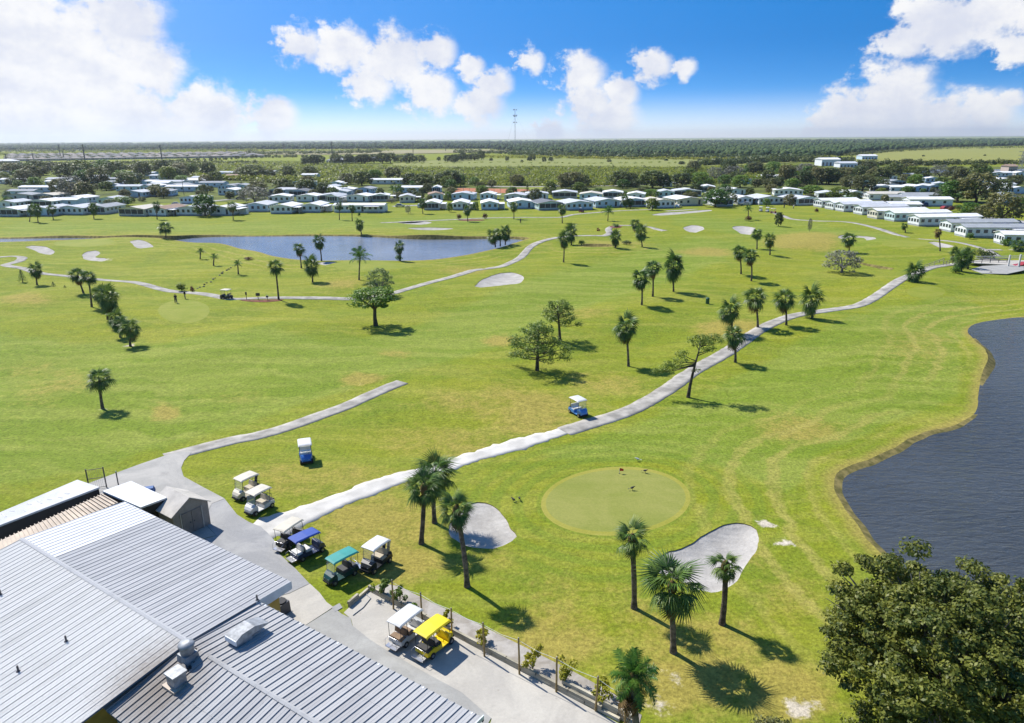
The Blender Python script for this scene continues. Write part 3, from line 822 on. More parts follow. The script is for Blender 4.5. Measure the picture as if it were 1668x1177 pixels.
def lay(parent, A, B, C, D, count, m_of, ribh=0.055, name='roof_panel', ribw=0.045):
    """panels on the quad: A->B is the eave, D->C the ridge; the first edge of each panel runs eave to ridge"""
    A, B, C, D = [Vector(p) for p in (A, B, C, D)]
    meshes = {}
    sl_ = (D - A); L = sl_.length; ev = (B - A); wv = ev.length / count
    xax = sl_.normalized(); zax = ev.normalized().cross(xax)
    if zax.z < 0: zax = -zax
    yax = zax.cross(xax)
    sgn = 1 if yax.dot(ev) > 0 else -1
    rot = Matrix((xax, yax, zax)).transposed().to_4x4()
    for i in range(count):
        m = m_of(i)
        if m.name not in meshes: meshes[m.name] = panel_mesh(name, m, wv * sgn, L, ribh, ribw)
        o = bpy.data.objects.new(name, meshes[m.name]); COL.objects.link(o); o.parent = parent
        shear = (C - D) - (B - A)
        o.matrix_local = Matrix.Translation(A + ev * (i / count)) @ rot
lay(roof, CL(AL0, 0, ZE), CL(0, 0, ZE), CL(0.42, NR, ZR), CL(AL0 + .42, NR, ZR), 44, lambda i: M['roof_white'] if i < 10 else M['roof_grey'], 0.032, ribw=0.035)
lay(roof, CL(AL0 + .42, NR, ZR + .002), CL(0.42, NR, ZR + .002), CL(0.8, 16.5, 3.53), CL(AL0 + .8, 16.5, 3.53), 44, lambda i: M['roof_old'], 0.026, ribw=0.03)
rc = MB(); a_, b_ = CL(AL0 + .38, NR, ZR + .06), CL(0.46, NR, ZR + .06)
rc.add([a_ + Vector((0, -.13, -.04)), b_ + Vector((0, -.13, -.04)), b_ + Vector((0, 0, .02)), a_ + Vector((0, 0, .02)), b_ + Vector((0, .13, -.04)), a_ + Vector((0, .13, -.04))], [(0, 1, 2, 3), (3, 2, 4, 5)])
rc.build('ridge_cap', M['roof_grey'], roof)
# walls of the main hall
wl = MB()
wl.add([CL(AL0 + .4, .6, 0), CL(-.5, .6, 0), CL(-.5, .6, ZE - .1), CL(AL0 + .4, .6, ZE - .1), CL(-.2, 16, 0), CL(-.2, 16, 3.5), CL(-.3, NR, ZR - .15)], [(0, 1, 2, 3), (1, 4, 5, 6, 2)])
wl.build('wall', M['yellow_wall'], club)
# white gable fascia at the near right corner
fa = MB(); fa.add([CL(.02, -.02, ZE + .02), CL(.16, 2.6, ZE + .25), CL(.16, 2.6, ZE - .42), CL(.02, -.02, ZE - .5)], [(0, 1, 2, 3)])
fa.add([CL(-.02, -.02, ZE + .02), CL(.02, -.02, ZE + .02), CL(.02, -.02, ZE - .5), CL(-.02, -.02, ZE - .5)], [(0, 1, 2, 3)])
fa.build('fascia', M['trim_white'], club)
so = MB(); so.add([CL(.02, 0, ZE - .5), CL(.16, 2.6, ZE - .42), CL(-.5, 2.6, ZE - .42), CL(-.5, 0, ZE - .5)], [(0, 1, 2, 3)]); so.build('soffit', M['trim_white'], club)
gt = MB(); gt.box(0, 18.1, -0.09, 0.02, -0.10, 0.0)
g = gt.build('gutter', M['trim_white'], club); g.matrix_local = Matrix.Translation(CL(AL0, 0, ZE - .01))
# lower hall, same slope
LA1 = 15.75
LE, LR, LN0, LN1, LN2 = 3.87, 4.30, 2.32, 6.92, 11.3
low = MB().add([CL(.15, LN0 + .03, LE - .06), CL(LA1 - .02, LN0 + .03, LE - .06), CL(LA1 - .02, LN1, LR - .07), CL(.15, LN1, LR - .07), CL(LA1 - .02, LN2, 3.50), CL(.5, LN2, 3.50)], [(0, 1, 2, 3), (3, 2, 4, 5)]).build('lower_roof', M['roof_low'], club)
lay(low, CL(.1, LN0, LE), CL(LA1, LN0, LE), CL(LA1, LN1, LR), CL(.1, LN1, LR), 38, lambda i: M['roof_low'], 0.055, ribw=0.036)
lay(low, CL(.1, LN1, LR + .002), CL(LA1, LN1, LR + .002), CL(LA1, LN2, 3.58), CL(.1, LN2, 3.58), 38, lambda i: M['roof_low'], 0.055, ribw=0.036)
rc = MB(); a_, b_ = CL(2.2, LN1, LR + .05), CL(LA1, LN1, LR + .05)
rc.add([a_ + Vector((0, -.12, -.03)), b_ + Vector((0, -.12, -.03)), b_ + Vector((0, 0, .03)), a_ + Vector((0, 0, .03)), b_ + Vector((0, .12, -.03)), a_ + Vector((0, .12, -.03))], [(0, 1, 2, 3), (3, 2, 4, 5)])
rc.build('ridge_cap', M['roof_low'], low)
g = MB(); g.box(0, LA1, -0.11, -.01, -0.13, 0.0); g = g.build('gutter', M['trim_dark'], club); g.matrix_local = Matrix.Translation(CL(0.05, LN0, LE - .02))
fm = MB().box(-.03, .05, -.12, .0, -.02, .03).mesh('gutter_strap', M['trim_white'])
for k in range(11):
    o = link('gutter_strap', fm, g); o.location = (0.6 + k * 1.45, 0, .01)
wl = MB(); wl.add([CL(-.3, LN0 + .5, 0), CL(LA1 - .4, LN0 + .5, 0), CL(LA1 - .4, LN0 + .5, LE - .1), CL(-.3, LN0 + .5, LE - .1), CL(LA1 - .4, LN2 - .4, 0), CL(LA1 - .4, LN2 - .4, 3.4), CL(LA1 - .4, LN1, LR - .15), CL(.4, LN2 - .4, 0), CL(.4, LN2 - .4, 3.45)], [(0, 1, 2, 3), (1, 4, 5, 6, 2), (4, 7, 8, 5)])
wl.build('lower_wall', M['grey_wall'], club)
rk = MB(); rk.box(-.03, .03, 0, 4.64, -.16, .05); o = rk.build('rake_trim', M['trim_white'], club)
d_ = CL(LA1, LN1, LR) - CL(LA1, LN0, LE)
o.matrix_local = Matrix.Translation(CL(LA1 + .02, LN0, LE)) @ Matrix(((1, 0, 0), (0, d_.y / d_.length, d_.z / d_.length), (0, -d_.z / d_.length * -1, d_.y / d_.length))).transposed().to_4x4() if False else Matrix.Translation(CL(LA1 + .02, LN0, LE)) @ Euler((math.atan2(d_.z, d_.y) if d_.y > 0 else math.pi - math.atan2(d_.z, -d_.y), 0, 0)).to_matrix().to_4x4()

# plant on the roof -------------------------------------------------
def roofz(a, n):
    if a < 0.2: return ZE + (ZR - ZE) * n / NR if n < NR else ZR - (n - NR) * (ZR - 3.53) / (16.5 - NR)
    return LE + (LR - LE) * (n - LN0) / (LN1 - LN0) if n < LN1 else LR - (n - LN1) * (LR - 3.58) / (LN2 - LN1)
def on_roof(px, py):
    z = 4.1
    for _ in range(6):
        p = G(px, py, z); a = (p - E2).dot(DU); n = (p - E2).dot(DN); z = roofz(a, n)
    p.z = z
    return p
RZ = math.atan2(DU.y, DU.x)
hp = on_roof(392, 1044)
hood = thing('roof_vent_hood', 'long galvanised vent hood on the roof near the yard corner', 'roof vent', hp, RZ + R(90))
MB().box(-.55, .55, -.42, .42, -.1, .62).build('duct', M['galv'], hood)
hd = MB(); hd.prism([(-.62, .30), (-.62, .58), (-.15, .80), (.75, .80), (1.75, .42), (1.75, .36), (.7, .34)], -.5, .5); hd.build('hood', M['galv'], hood)
MB().box(-.66, -.60, -.52, .52, .28, .60).build('flange', M['trim_white'], hood)
hood.scale = (.86, .86, .86)
fp = on_roof(307, 1072)
fan = thing('exhaust_fan', 'round mushroom exhaust fan at the end of the roof ridge', 'roof fan', fp, RZ)
fan.scale = (.78, .78, .85)
MB().box(-.5, .5, -.5, .5, -.15, .42, .05).build('curb', M['galv'], fan)
MB().tube([(0, 0, .40), (0, 0, .52), (0, 0, .86), (0, 0, .92)], [.40, .44, .44, .50], 18).build('drum', M['galv'], fan)
MB().tube([(0, 0, .90), (0, 0, .97), (0, 0, 1.10), (0, 0, 1.17)], [.50, .52, .46, .22], 18).build('cap', M['galv'], fan)
MB().box(.2, .8, -.9, -.5, -.1, .06).build('grease_tray', M['trim_dark'], fan)
bp_ = on_roof(289, 1113)
bxv = thing('roof_vent_box', 'small square galvanised vent box on the stained roof', 'roof vent', bp_, RZ)
MB().box(-.32, .32, -.32, .32, -.1, .62).build('housing', M['galv'], bxv)
MB().box(-.38, .38, -.38, .38, .62, .70).build('lid', M['galv'], bxv)
MB().box(-.5, .5, -.5, .5, -.1, .05).build('flashing', M['tan_metal'], bxv)
for (px, py, lb) in ((1, 968, 'vent pipe on the white roof at the left edge'), (108, 1044, 'small vent pipe high on the old white roof'), (30, 1093, 'small vent pipe low on the old white roof'), (419, 977, 'short pipe stub near the roof corner')):
    p = on_roof(px, py)
    t_ = thing('vent_pipe', 'dark ' + lb, 'vent pipe', p, RZ, 'pipes through the clubhouse roof')
    MB().tube([(0, 0, -.1), (0, 0, .34)], .05, 8).build('pipe', M['trim_dark'], t_)
    MB().tube([(0, 0, -.06), (0, 0, .05)], [.16, .07], 8).build('boot', M['trim_dark'], t_)

M['grime'] = mat('grease', (.05, .042, .035), .9, .3, 6)
for k in range(16):
    q = on_roof(300 + rnd.uniform(-8, 34), 1066 + rnd.uniform(-14, 26))
    o = MB().tube([(0, 0, -.02), (0, 0, .03)], [.16, .1], 7).build('grease_cake', M['grime'], fan)
    o.matrix_local = (Matrix.Translation(fan.location) @ Euler(fan.rotation_euler).to_matrix().to_4x4() @ Matrix.Diagonal((*fan.scale, 1))).inverted() @ Matrix.Translation(q) @ Matrix.Rotation(rnd.uniform(0, 6), 4, 'Z') @ Matrix.Diagonal((rnd.uniform(.4, 1.5), rnd.uniform(.3, .9), 1, 1))
# air conditioner against the wall
ap = G(459, 998)
ac = thing('air_conditioner', 'dark round topped air conditioner beside the yellow wall', 'air conditioner', ap, RZ)
MB().box(-.42, .42, -.42, .42, 0, .85, .03).build('cabinet', M['trim_dark'], ac)
MB().tube([(0, 0, .85), (0, 0, .93)], [.38, .36], 16).build('fan_guard', M['black'], ac)
MB().box(-.5, .5, -.5, .5, -.02, .06).build('pad', M['yard_grey'], ac)

# outbuildings -------------------------------------------------------
def boxbuild(name, label, cat, top_px, z, side_mat, top_mat, wall_z0=0, fas=0.5, rib=None):
    q = [G(*p, z) for p in top_px]
    c = sum(q, Vector()) / len(q); c.z = 0
    t_ = thing(name, label, cat, c)
    n = len(q); v = [p - c for p in q]
    mb = MB(); mb.add(v + [p - Vector((0, 0, .14)) for p in v], [tuple(range(n))] + [(i, n + i, n + (i + 1) % n, (i + 1) % n) for i in range(n)])
    mb.build('roof', top_mat, t_)
    ins = [p * 0.985 for p in v]
    w = MB(); w.add([Vector((p.x, p.y, z - .12)) for p in ins] + [Vector((p.x, p.y, wall_z0)) for p in ins], [(i, n + i, n + (i + 1) % n, (i + 1) % n) for i in range(n)])
    w.build('wall', side_mat, t_)
    return t_, v
M['white_roofing'] = stained('white_roofing', (0.62, 0.62, 0.62), (0.53, 0.535, 0.54), 0.5)
M['white_clean'] = mat('white_sheet', (0.64, 0.655, 0.67), 0.5, 0.05)
t_, v_ = boxbuild('storage_container', 'long flat white roofed storage building with black side at left edge', 'storage shed', P('-45 853 126 781 162 793 -45 872'), 3.0, M['blacktop'], M['white_roofing'])
mp_ = MB().box(-.5, .5, -.06, .06, 0, .012).mesh('roof_patch', M['galv'])
for k in range(9):
    f_ = .18 + .075 * k
    p = v_[0].lerp(v_[1], f_).lerp(v_[3].lerp(v_[2], f_), rnd.uniform(.25, .75))
    o = link('roof_patch', mp_, t_); o.location = p + Vector((0, 0, .004)); o.rotation_euler = (0, 0, RZ + rnd.uniform(-.4, .4)); o.scale = (rnd.uniform(.3, .8), rnd.uniform(.6, 1.6), 1)
# tan lean-to roof between container and hall
q = [G(*p, 2.75) for p in P('-45 900 167 803 192 817 20 893 -45 925')]
c = sum(q, Vector()) / len(q); c.z = 0
lt = thing('lean_to_roof', 'tan corrugated lean-to roof strip between container and hall', 'roof', c)
n = len(q); MB().add([p - c - Vector((0, 0, .05)) for p in q], [tuple(range(n))]).build('deck', M['tan_metal'], lt)
MB().add([p - c - Vector((0, 0, .06)) for p in q] + [Vector((p.x - c.x, p.y - c.y, 0)) for p in q], [(i, n + i, n + (i + 1) % n, (i + 1) % n) for i in range(n)]).build('wall', M['grey_wall'], lt)
A0, A1 = G(-45, 900, 2.75), G(167, 803, 2.75); B0, B1 = G(-45, 925, 2.75), G(192, 817, 2.75)
rm = MB().box(-1, 0, -.03, .03, -.02, .05).mesh('corrugation', M['tan_metal'])
nn_ = int((A1 - A0).length / 0.28)
for k in range(nn_):
    f_ = (k + .5) / nn_; pa = A0.lerp(A1, f_); pb = B0.lerp(B1, f_); d_ = pa - pb
    o = link('corrugation', rm, lt); o.location = pa - c; o.rotation_euler = (0, 0, math.atan2(d_.y, d_.x)); o.scale = (d_.length, 1, 1)
boxbuild('flat_shed', 'flat bright white roofed shed beside the gabled shed', 'storage shed', P('167 799.5 213.5 783 272 810 229 826'), 2.7, M['blacktop'], M['white_clean'])
# gabled shed
M['shed_wall'] = mat('shed_wall', (0.33, 0.29, 0.255), 0.8, 0.1)
M['shed_roof'] = mat('shed_roof', (0.56, 0.52, 0.46), 0.8, 0.12, 0.8, bump=0.2)
M['shed_door'] = mat('shed_door', (0.27, 0.235, 0.21), 0.8, 0.1)
sp = G(316, 866)
shed = thing('garden_shed', 'beige gabled shed with grey double doors facing the driveway', 'shed', sp, RZ + R(-2))
W2, L2, Hs, Ha = 1.45, 3.0, 2.05, 2.95
MB().add([(0, -W2, 0), (0, W2, 0), (0, W2, Hs), (0, 0, Ha), (0, -W2, Hs), (-L2, -W2, 0), (-L2, W2, 0), (-L2, W2, Hs), (-L2, 0, Ha), (-L2, -W2, Hs)], [(0, 1, 2, 3, 4), (9, 8, 7, 6, 5), (1, 6, 7, 2), (0, 4, 9, 5)]).build('wall', M['shed_wall'], shed)
for s in (-1, 1):
    r_ = MB(); e = s * (W2 + .18); ze = Hs - .12
    r_.add([(.14, e, ze), (.14, 0, Ha + .02), (-L2 - .1, 0, Ha + .02), (-L2 - .1, e, ze), (.14, e, ze + .07), (.14, 0, Ha + .09), (-L2 - .1, 0, Ha + .09), (-L2 - .1, e, ze + .07)], [(0, 1, 2, 3), (4, 7, 6, 5), (0, 4, 5, 1), (0, 3, 7, 4), (3, 2, 6, 7)])
    r_.build('roof_slope', M['shed_roof'], shed)
    d = MB().box(.01, .05, min(0.02 * s, .78 * s), max(0.02 * s, .78 * s), .08, 1.86).build('door', M['shed_door'], shed)
    MB().box(.05, .07, min(.12 * s, .2 * s), max(.12 * s, .2 * s), .9, 1.0).build('handle', M['trim_dark'], d)
    MB().box(.005, .06, min(.82 * s, .90 * s), max(.82 * s, .90 * s), .05, 1.94).build('door_trim', M['shed_roof'], shed)
tp = MB(); tp.box(-.45, .45, -.35, .35, 0, .35, .08); tp.build('tarp_pile', mat('blue_tarp', (0.02, 0.10, 0.30), 0.6), None, loc=G(243, 800) + Vector((0, 0, .03)), rot=(0, 0, .3))
tag(bpy.data.objects['tarp_pile'], 'blue tarp covered heap behind the white shed', 'tarp')
# yard gate of wire mesh
M['wire'] = mat('wire_grey', (0.18, 0.19, 0.19), 0.5, 0.1)
g0, g1 = G(146, 798), G(174, 794)
gate = thing('mesh_gate', 'open black framed wire mesh gate behind the container', 'gate', g0)
v = g1 - g0
for f_ in (0, 1): MB().tube([v * f_, v * f_ + Vector((0, 0, 2.0))], .05, 8).build('post', M['trim_dark'], gate)
for zz_ in (.15, 1.05, 1.9): MB().tube([Vector((0, 0, zz_)), v + Vector((0, 0, zz_))], .025, 6).build('rail', M['trim_dark'], gate)
wm = MB()
for k in range(9): wm.tube([v * (k / 9 + .05) + Vector((0, 0, .15)), v * (k / 9 + .05) + Vector((0, 0, 1.9))], .008, 4)
wm.build('mesh_wires', M['wire'], gate)
p_ = G(193, 790); ps = thing('gate_post', 'thin dark post standing by the apron', 'post', p_)
MB().tube([(0, 0, 0), (0, 0, 1.3)], .05, 8).build('shaft', M['trim_dark'], ps); MB().tube([(0, 0, 1.3), (0, 0, 1.36)], [.07, .03], 8).build('cap', M['galv'], ps)

# ------------------------------------------------------------------ timber retaining wall, posts and planting bed
M['timber'] = mat('weathered_timber', (0.44, 0.40, 0.30), 0.9, 0.22, 2.0, bump=0.4, bscale=12, objvar=0.2)
M['post_wood'] = mat('treated_post', (0.36, 0.25, 0.10), 0.9, 0.2, 3.0, objvar=0.15)
rw = thing('retaining_wall', 'low timber retaining wall edging the service yard', 'wall', G(600, 961))
O_ = G(600, 961)
tm = MB().box(0, 1, -.09, .09, 0, .19, .012).mesh('timber', M['timber'])
def timbers(pa, pb, n, courses):
    for cidx in range(courses):
        for k in range(n):
            sh_ = 0.5 if cidx % 2 else 0
            f0 = max(0, (k - sh_) / n); f1 = min(1, (k + 1 - sh_) / n)
            a = pa.lerp(pb, f0); b = pa.lerp(pb, f1); d = b - a
            if d.length < .3: continue
            o = link('timber', tm, rw); o.location = a - O_ + Vector((rnd.uniform(-.02, .02), rnd.uniform(-.02, .02), .02 + cidx * .20)); o.rotation_euler = (0, rnd.uniform(-.006, .006), math.atan2(d.y, d.x) + rnd.uniform(-.006, .006)); o.scale = (d.length - .02, 1, 1)
timbers(G(568, 989), G(600, 961), 1, 2)
timbers(G(601, 961), G(1010, 1176), 9, 2)
timbers(G(916, 1121), G(1040, 1185), 2, 3)
POSTS = [(641, 992, 944), (687, 1009, 965), (736, 1041, 989), (789, 1069, 1014), (846, 1098, 1039), (906, 1127, 1069), (970, 1158, 1100), (1018, 1181, 1128)]
pm = MB().tube([(0, 0, -.1), (0.01, 0, .9), (0, 0.01, 1.9)], [.06, .055, .05], 8).mesh('shaft', M['post_wood'])
pcap = MB().tube([(0, 0, 1.9), (0, 0, 1.93)], [.05, .03], 8).mesh('cut_top', M['timber'])
order = ['first', 'second', 'third', 'fourth', 'fifth', 'sixth', 'seventh', 'eighth']
tops = []
for i, (x, y_, ty) in enumerate(POSTS):
    p = at(x, y_); _, h = top_of(p, x, ty)
    t_ = thing('fence_post', f'{order[i]} wooden fence post from the left along the timber wall', 'fence post', p, rnd.uniform(0, 3), 'posts along the timber wall')
    t_.rotation_euler = (rnd.uniform(-.03, .03), rnd.uniform(-.03, .03), 0)
    t_.scale = (1, 1, h / 1.92)
    link('shaft', pm, t_); link('cut_top', pcap, t_)
    tops.append(p + Vector((0, 0, h * .93)))
cord = MB()
for a, b in zip(tops[:-1], tops[1:]):
    cord.tube([a, a.lerp(b, .5) - Vector((0, 0, .12)), b], .012, 4)
cord = cord.build('cord', M['trim_white']); tag(cord, 'thin white cord strung between the wooden fence posts', 'cord')
M['bed'] = stained('bed_sand', (0.42, 0.39, 0.35), (0.28, 0.25, 0.21), 0.6, 5.0)
slab('planting_bed', P('603 959 622 950 650 955 700 980 770 1012 850 1052 930 1092 1000 1130 1045 1165 1040 1186 970 1153 880 1104 780 1052 680 999'), M['bed'], 0.03, 'sandy bed of young shrubs behind the timber wall')
hose = MB().tube([G(575, 1003) + Vector((0, 0, .06)), G(592, 990) + Vector((0, 0, .06)), G(604, 975) + Vector((0, 0, .06)), G(596, 968) + Vector((0, 0, .06))], .03, 6)
tag(hose.build('garden_hose', M['galv']), 'grey hose lying in the corner of the timber wall', 'hose')
# ------------------------------------------------------------------ vegetation
M['palm_leaf'] = leaf_mat('palm_leaf', (0.041, 0.091, 0.020), (0.153, 0.244, 0.045), 0.22, 0.25, 1.2, 0.38)
M['feather_leaf'] = leaf_mat('feather_leaf', (0.043, 0.123, 0.020), (0.123, 0.246, 0.036), 0.2, 0.3, 1.0, 0.4)
M['dead_frond'] = leaf_mat('dead_frond', (0.10, 0.062, 0.022), (0.24, 0.165, 0.065), 0.3, 0.25, 1.5, 0.8)
M['palm_bark'] = mat('palm_bark', (0.20, 0.165, 0.13), 0.95, 0.3, 3.0, bump=0.8, bscale=14, objvar=0.2, spec=0.1)
M['bark'] = mat('bark', (0.13, 0.105, 0.08), 0.95, 0.3, 2.5, bump=0.7, bscale=9, objvar=0.2, spec=0.1)
M['pale_bark'] = mat('pale_bark', (0.27, 0.245, 0.21), 0.95, 0.25, 2.5, bump=0.5, bscale=9, spec=0.1)
M['oak_leaf'] = leaf_mat('oak_leaf', (0.045, 0.081, 0.020), (0.179, 0.213, 0.049), 0.3, 0.28, 0.45)
M['olive_leaf'] = leaf_mat('olive_leaf', (0.091, 0.105, 0.036), (0.274, 0.265, 0.085), 0.25, 0.28, 0.45)
M['green_leaf'] = leaf_mat('green_leaf', (0.060, 0.143, 0.020), (0.213, 0.344, 0.041), 0.3, 0.3, 0.45)
M['lime_leaf'] = leaf_mat('lime_leaf', (0.091, 0.147, 0.017), (0.238, 0.301, 0.039), 0.25, 0.3, 0.45)
M['grey_leaf'] = leaf_mat('grey_leaf', (0.125, 0.128, 0.095), (0.265, 0.265, 0.205), 0.2, 0.2, 0.6)
M['pale_leaf'] = leaf_mat('pale_leaf', (0.13, 0.17, 0.055), (0.30, 0.34, 0.13), 0.0, 0.35, 0.6)
M['pine_leaf'] = leaf_mat('pine_leaf', (0.070, 0.130, 0.022), (0.215, 0.300, 0.055), 0.2, 0.25, 0.9)
M['gold_leaf'] = leaf_mat('gold_leaf', (0.20, 0.21, 0.015), (0.44, 0.42, 0.03), 0.2, 0.3, 1.5)
M['red_leaf'] = leaf_mat('red_leaf', (0.09, 0.03, 0.02), (0.20, 0.07, 0.04), 0.2, 0.25, 1.5)
M['big_oak_leaf'] = leaf_mat('big_oak_leaf', (0.056, 0.084, 0.013), (0.255, 0.258, 0.045), 0.1, 0.3, 0.95)

def leaves(blobs, size, aspect=0.55, seed=1, shell=0.55, up=0.6, jit=0.35):
    """leaf-sized faces through the volume of ellipsoidal clumps: blobs = (x,y,z,rx,ry,rz,n)"""
    r = np.random.default_rng(seed); C = []; N = []
    for (x, y_, z, rx, ry, rz, n) in blobs:
        d = r.normal(size=(n, 3)); d /= np.linalg.norm(d, axis=1)[:, None]
        rad = r.uniform(shell ** 3, 1, n) ** (1 / 3) * (1 + 0.14 * r.normal(size=n))
        C.append(np.array([x, y_, z]) + d * rad[:, None] * np.array([rx, ry, rz])); N.append(d)
    C = np.concatenate(C); N = np.concatenate(N); n = len(C)
    nr = N * 0.8 + np.array([0, 0, up]) + r.normal(size=(n, 3)) * 0.55; nr /= np.linalg.norm(nr, axis=1)[:, None]
    tt = r.normal(size=(n, 3)); tt -= nr * (tt * nr).sum(1)[:, None]; tt /= np.linalg.norm(tt, axis=1)[:, None]
    bb = np.cross(nr, tt)
    s = size * r.uniform(1 - jit, 1 + jit, n)[:, None]
    V = np.stack([C - tt * s, C - bb * s * aspect, C + tt * s, C + bb * s * aspect], 1).reshape(-1, 3)
    return V, np.arange(4 * n).reshape(n, 4)

# --- fan palm fronds
def fan_frond(seed, segs=20, stalk=0.75, blade=0.85, droop=0.42):
    r = np.random.default_rng(seed); V = []; F = []
    def addv(p): V.append(p); return len(V) - 1
    # stalk, arching
    prev = None
    for k in range(4):
        t = k / 3; x = stalk * t; z = -0.10 * t * t
        a = addv((x, -.018, z)); b = addv((x, .018, z))
        if prev: F.append((prev[0], prev[1], b)); F.append((prev[0], b, a))
        prev = (a, b)
    z0 = -0.10
    for k in range(segs):
        th = (k + .5) / segs * 2 - 1; an = th * R(112)
        L = blade * (0.72 + 0.28 * math.cos(an * .8)) * r.uniform(.9, 1.08)
        da = R(112) / segs * 0.95
        dr = droop * r.uniform(.8, 1.25) * (1 + .5 * abs(th))
        fold = 0.10 * math.cos(an)
        def pt(rad, ang): 
            t = rad / blade
            return (stalk + rad * math.cos(ang), rad * math.sin(ang), z0 + 0.08 * t * (1 - abs(th)) - dr * t * t * blade - fold * t * t)
        c0 = addv((stalk, 0, z0)); 
        m1 = addv(pt(L * .5, an - da)); m2 = addv(pt(L * .5, an + da)); mc = addv((*pt(L * .5, an)[:2], pt(L * .5, an)[2] - .035))
        tp = addv((pt(L, an)[0], pt(L, an)[1], pt(L, an)[2] - 0.16 * r.uniform(.4, 1.6)))
        F += [(c0, m1, mc), (c0, mc, m2), (m1, tp, mc), (mc, tp, m2)]
    return np.array(V), np.array(F)
def feather_frond(seed, L=2.4, pairs=26, arch=0.9):
    r = np.random.default_rng(seed); V = []; F = []
    def addv(p): V.append(p); return len(V) - 1
    def rach(t): return np.array([L * (t - .18 * t * t), 0, 0.42 * L * t * (1 - t * arch * 1.35)])
    prev = None
    for k in range(9):
        t = k / 8; c = rach(t); w = .03 * (1 - .8 * t)
        a = addv(tuple(c + [0, -w, 0])); b = addv(tuple(c + [0, w, 0]))
        if prev: F.append((prev[0], prev[1], b)); F.append((prev[0], b, a))
        prev = (a, b)
    for k in range(pairs):
        t = .12 + .87 * k / pairs; c = rach(t); ll = .62 * math.sin(math.pi * (.12 + .8 * t)) ** .6 * r.uniform(.85, 1.1)
        for s in (-1, 1):
            d = np.array([.55, s * .8, -.15 + .25 * r.normal()]); d /= np.linalg.norm(d)
            m = c + d * ll * .5 + [0, 0, .02]; e = c + d * ll - [0, 0, .16 * ll + .1 * abs(r.normal())]
            w = np.array([.028, 0, 0.0])
            i0 = addv(tuple(c - w)); i1 = addv(tuple(c + w)); i2 = addv(tuple(m + w)); i3 = addv(tuple(m - w)); i4 = addv(tuple(e))
            F += [(i0, i1, i2), (i0, i2, i3), (i3, i2, i4)]
    return np.array(V), np.array(F)
FAN = [fan_frond(s) for s in (1, 2, 3)]
FAN_LO = [fan_frond(s, 13) for s in (4, 5)]
FEA = [feather_frond(s) for s in (1, 2)]
def rotm(az, el, roll=0):
    return np.array(Euler((roll, -el, az), 'XYZ').to_matrix())
def crown_transforms(n, seed, el_hi=82, el_lo=-58, power=0.85):
    r = random.Random(seed); out = []
    for k in range(n):
        t = (k + .5) / n
        el = R(el_hi + (el_lo - el_hi) * t ** power + r.uniform(-9, 9))
        out.append((k * 2.39996 + r.uniform(-.4, .4), el, r.uniform(-.45, .45), r.uniform(.72, 1.12)))
    return out
def joined_crown(name, fronds, tr, m, zst=1.0):
    Vs = []; Fs = []; b = 0
    for i, (az_, el_, ro, sc) in enumerate(tr):
        v, f = fronds[i % len(fronds)]
        q = (v * sc) @ rotm(az_, el_, ro).T
        q[:, 2] *= zst
        Vs.append(q); Fs.append(f + b); b += len(v)
    return np_mesh(name, np.concatenate(Vs), np.concatenate(Fs), m, False, True)
# far crowns, unit radius about 1.5 m
SABAL = [joined_crown('crown', FAN_LO, crown_transforms(nf0, 20 + i, 85, lo, .8), M['palm_leaf'], zs) for i, (nf0, lo, zs) in enumerate(((46, -76, 1.25), (36, -60, 1.1), (52, -80, 1.4), (30, -45, 1.0), (42, -70, 1.2)))]
SABAL_DEAD = [joined_crown('dead_fronds', FAN_LO, crown_transforms(11, 40 + i, -48, -86), M['dead_frond'], 1.2) for i in range(2)]
FEATHER = [joined_crown('crown', FEA, crown_transforms(20, 60 + i, 78, -28), M['feather_leaf']) for i in range(2)]
FROND_ME = [np_mesh('frond', v, f, M['palm_leaf'], False, True) for v, f in FAN]
DEAD_ME = [np_mesh('dead_frond', v, f, M['dead_frond'], False, True) for v, f in FAN[:2]]
FEATHER_ME = [np_mesh('frond', v, f, M['feather_leaf'], False, True) for v, f in FEA]

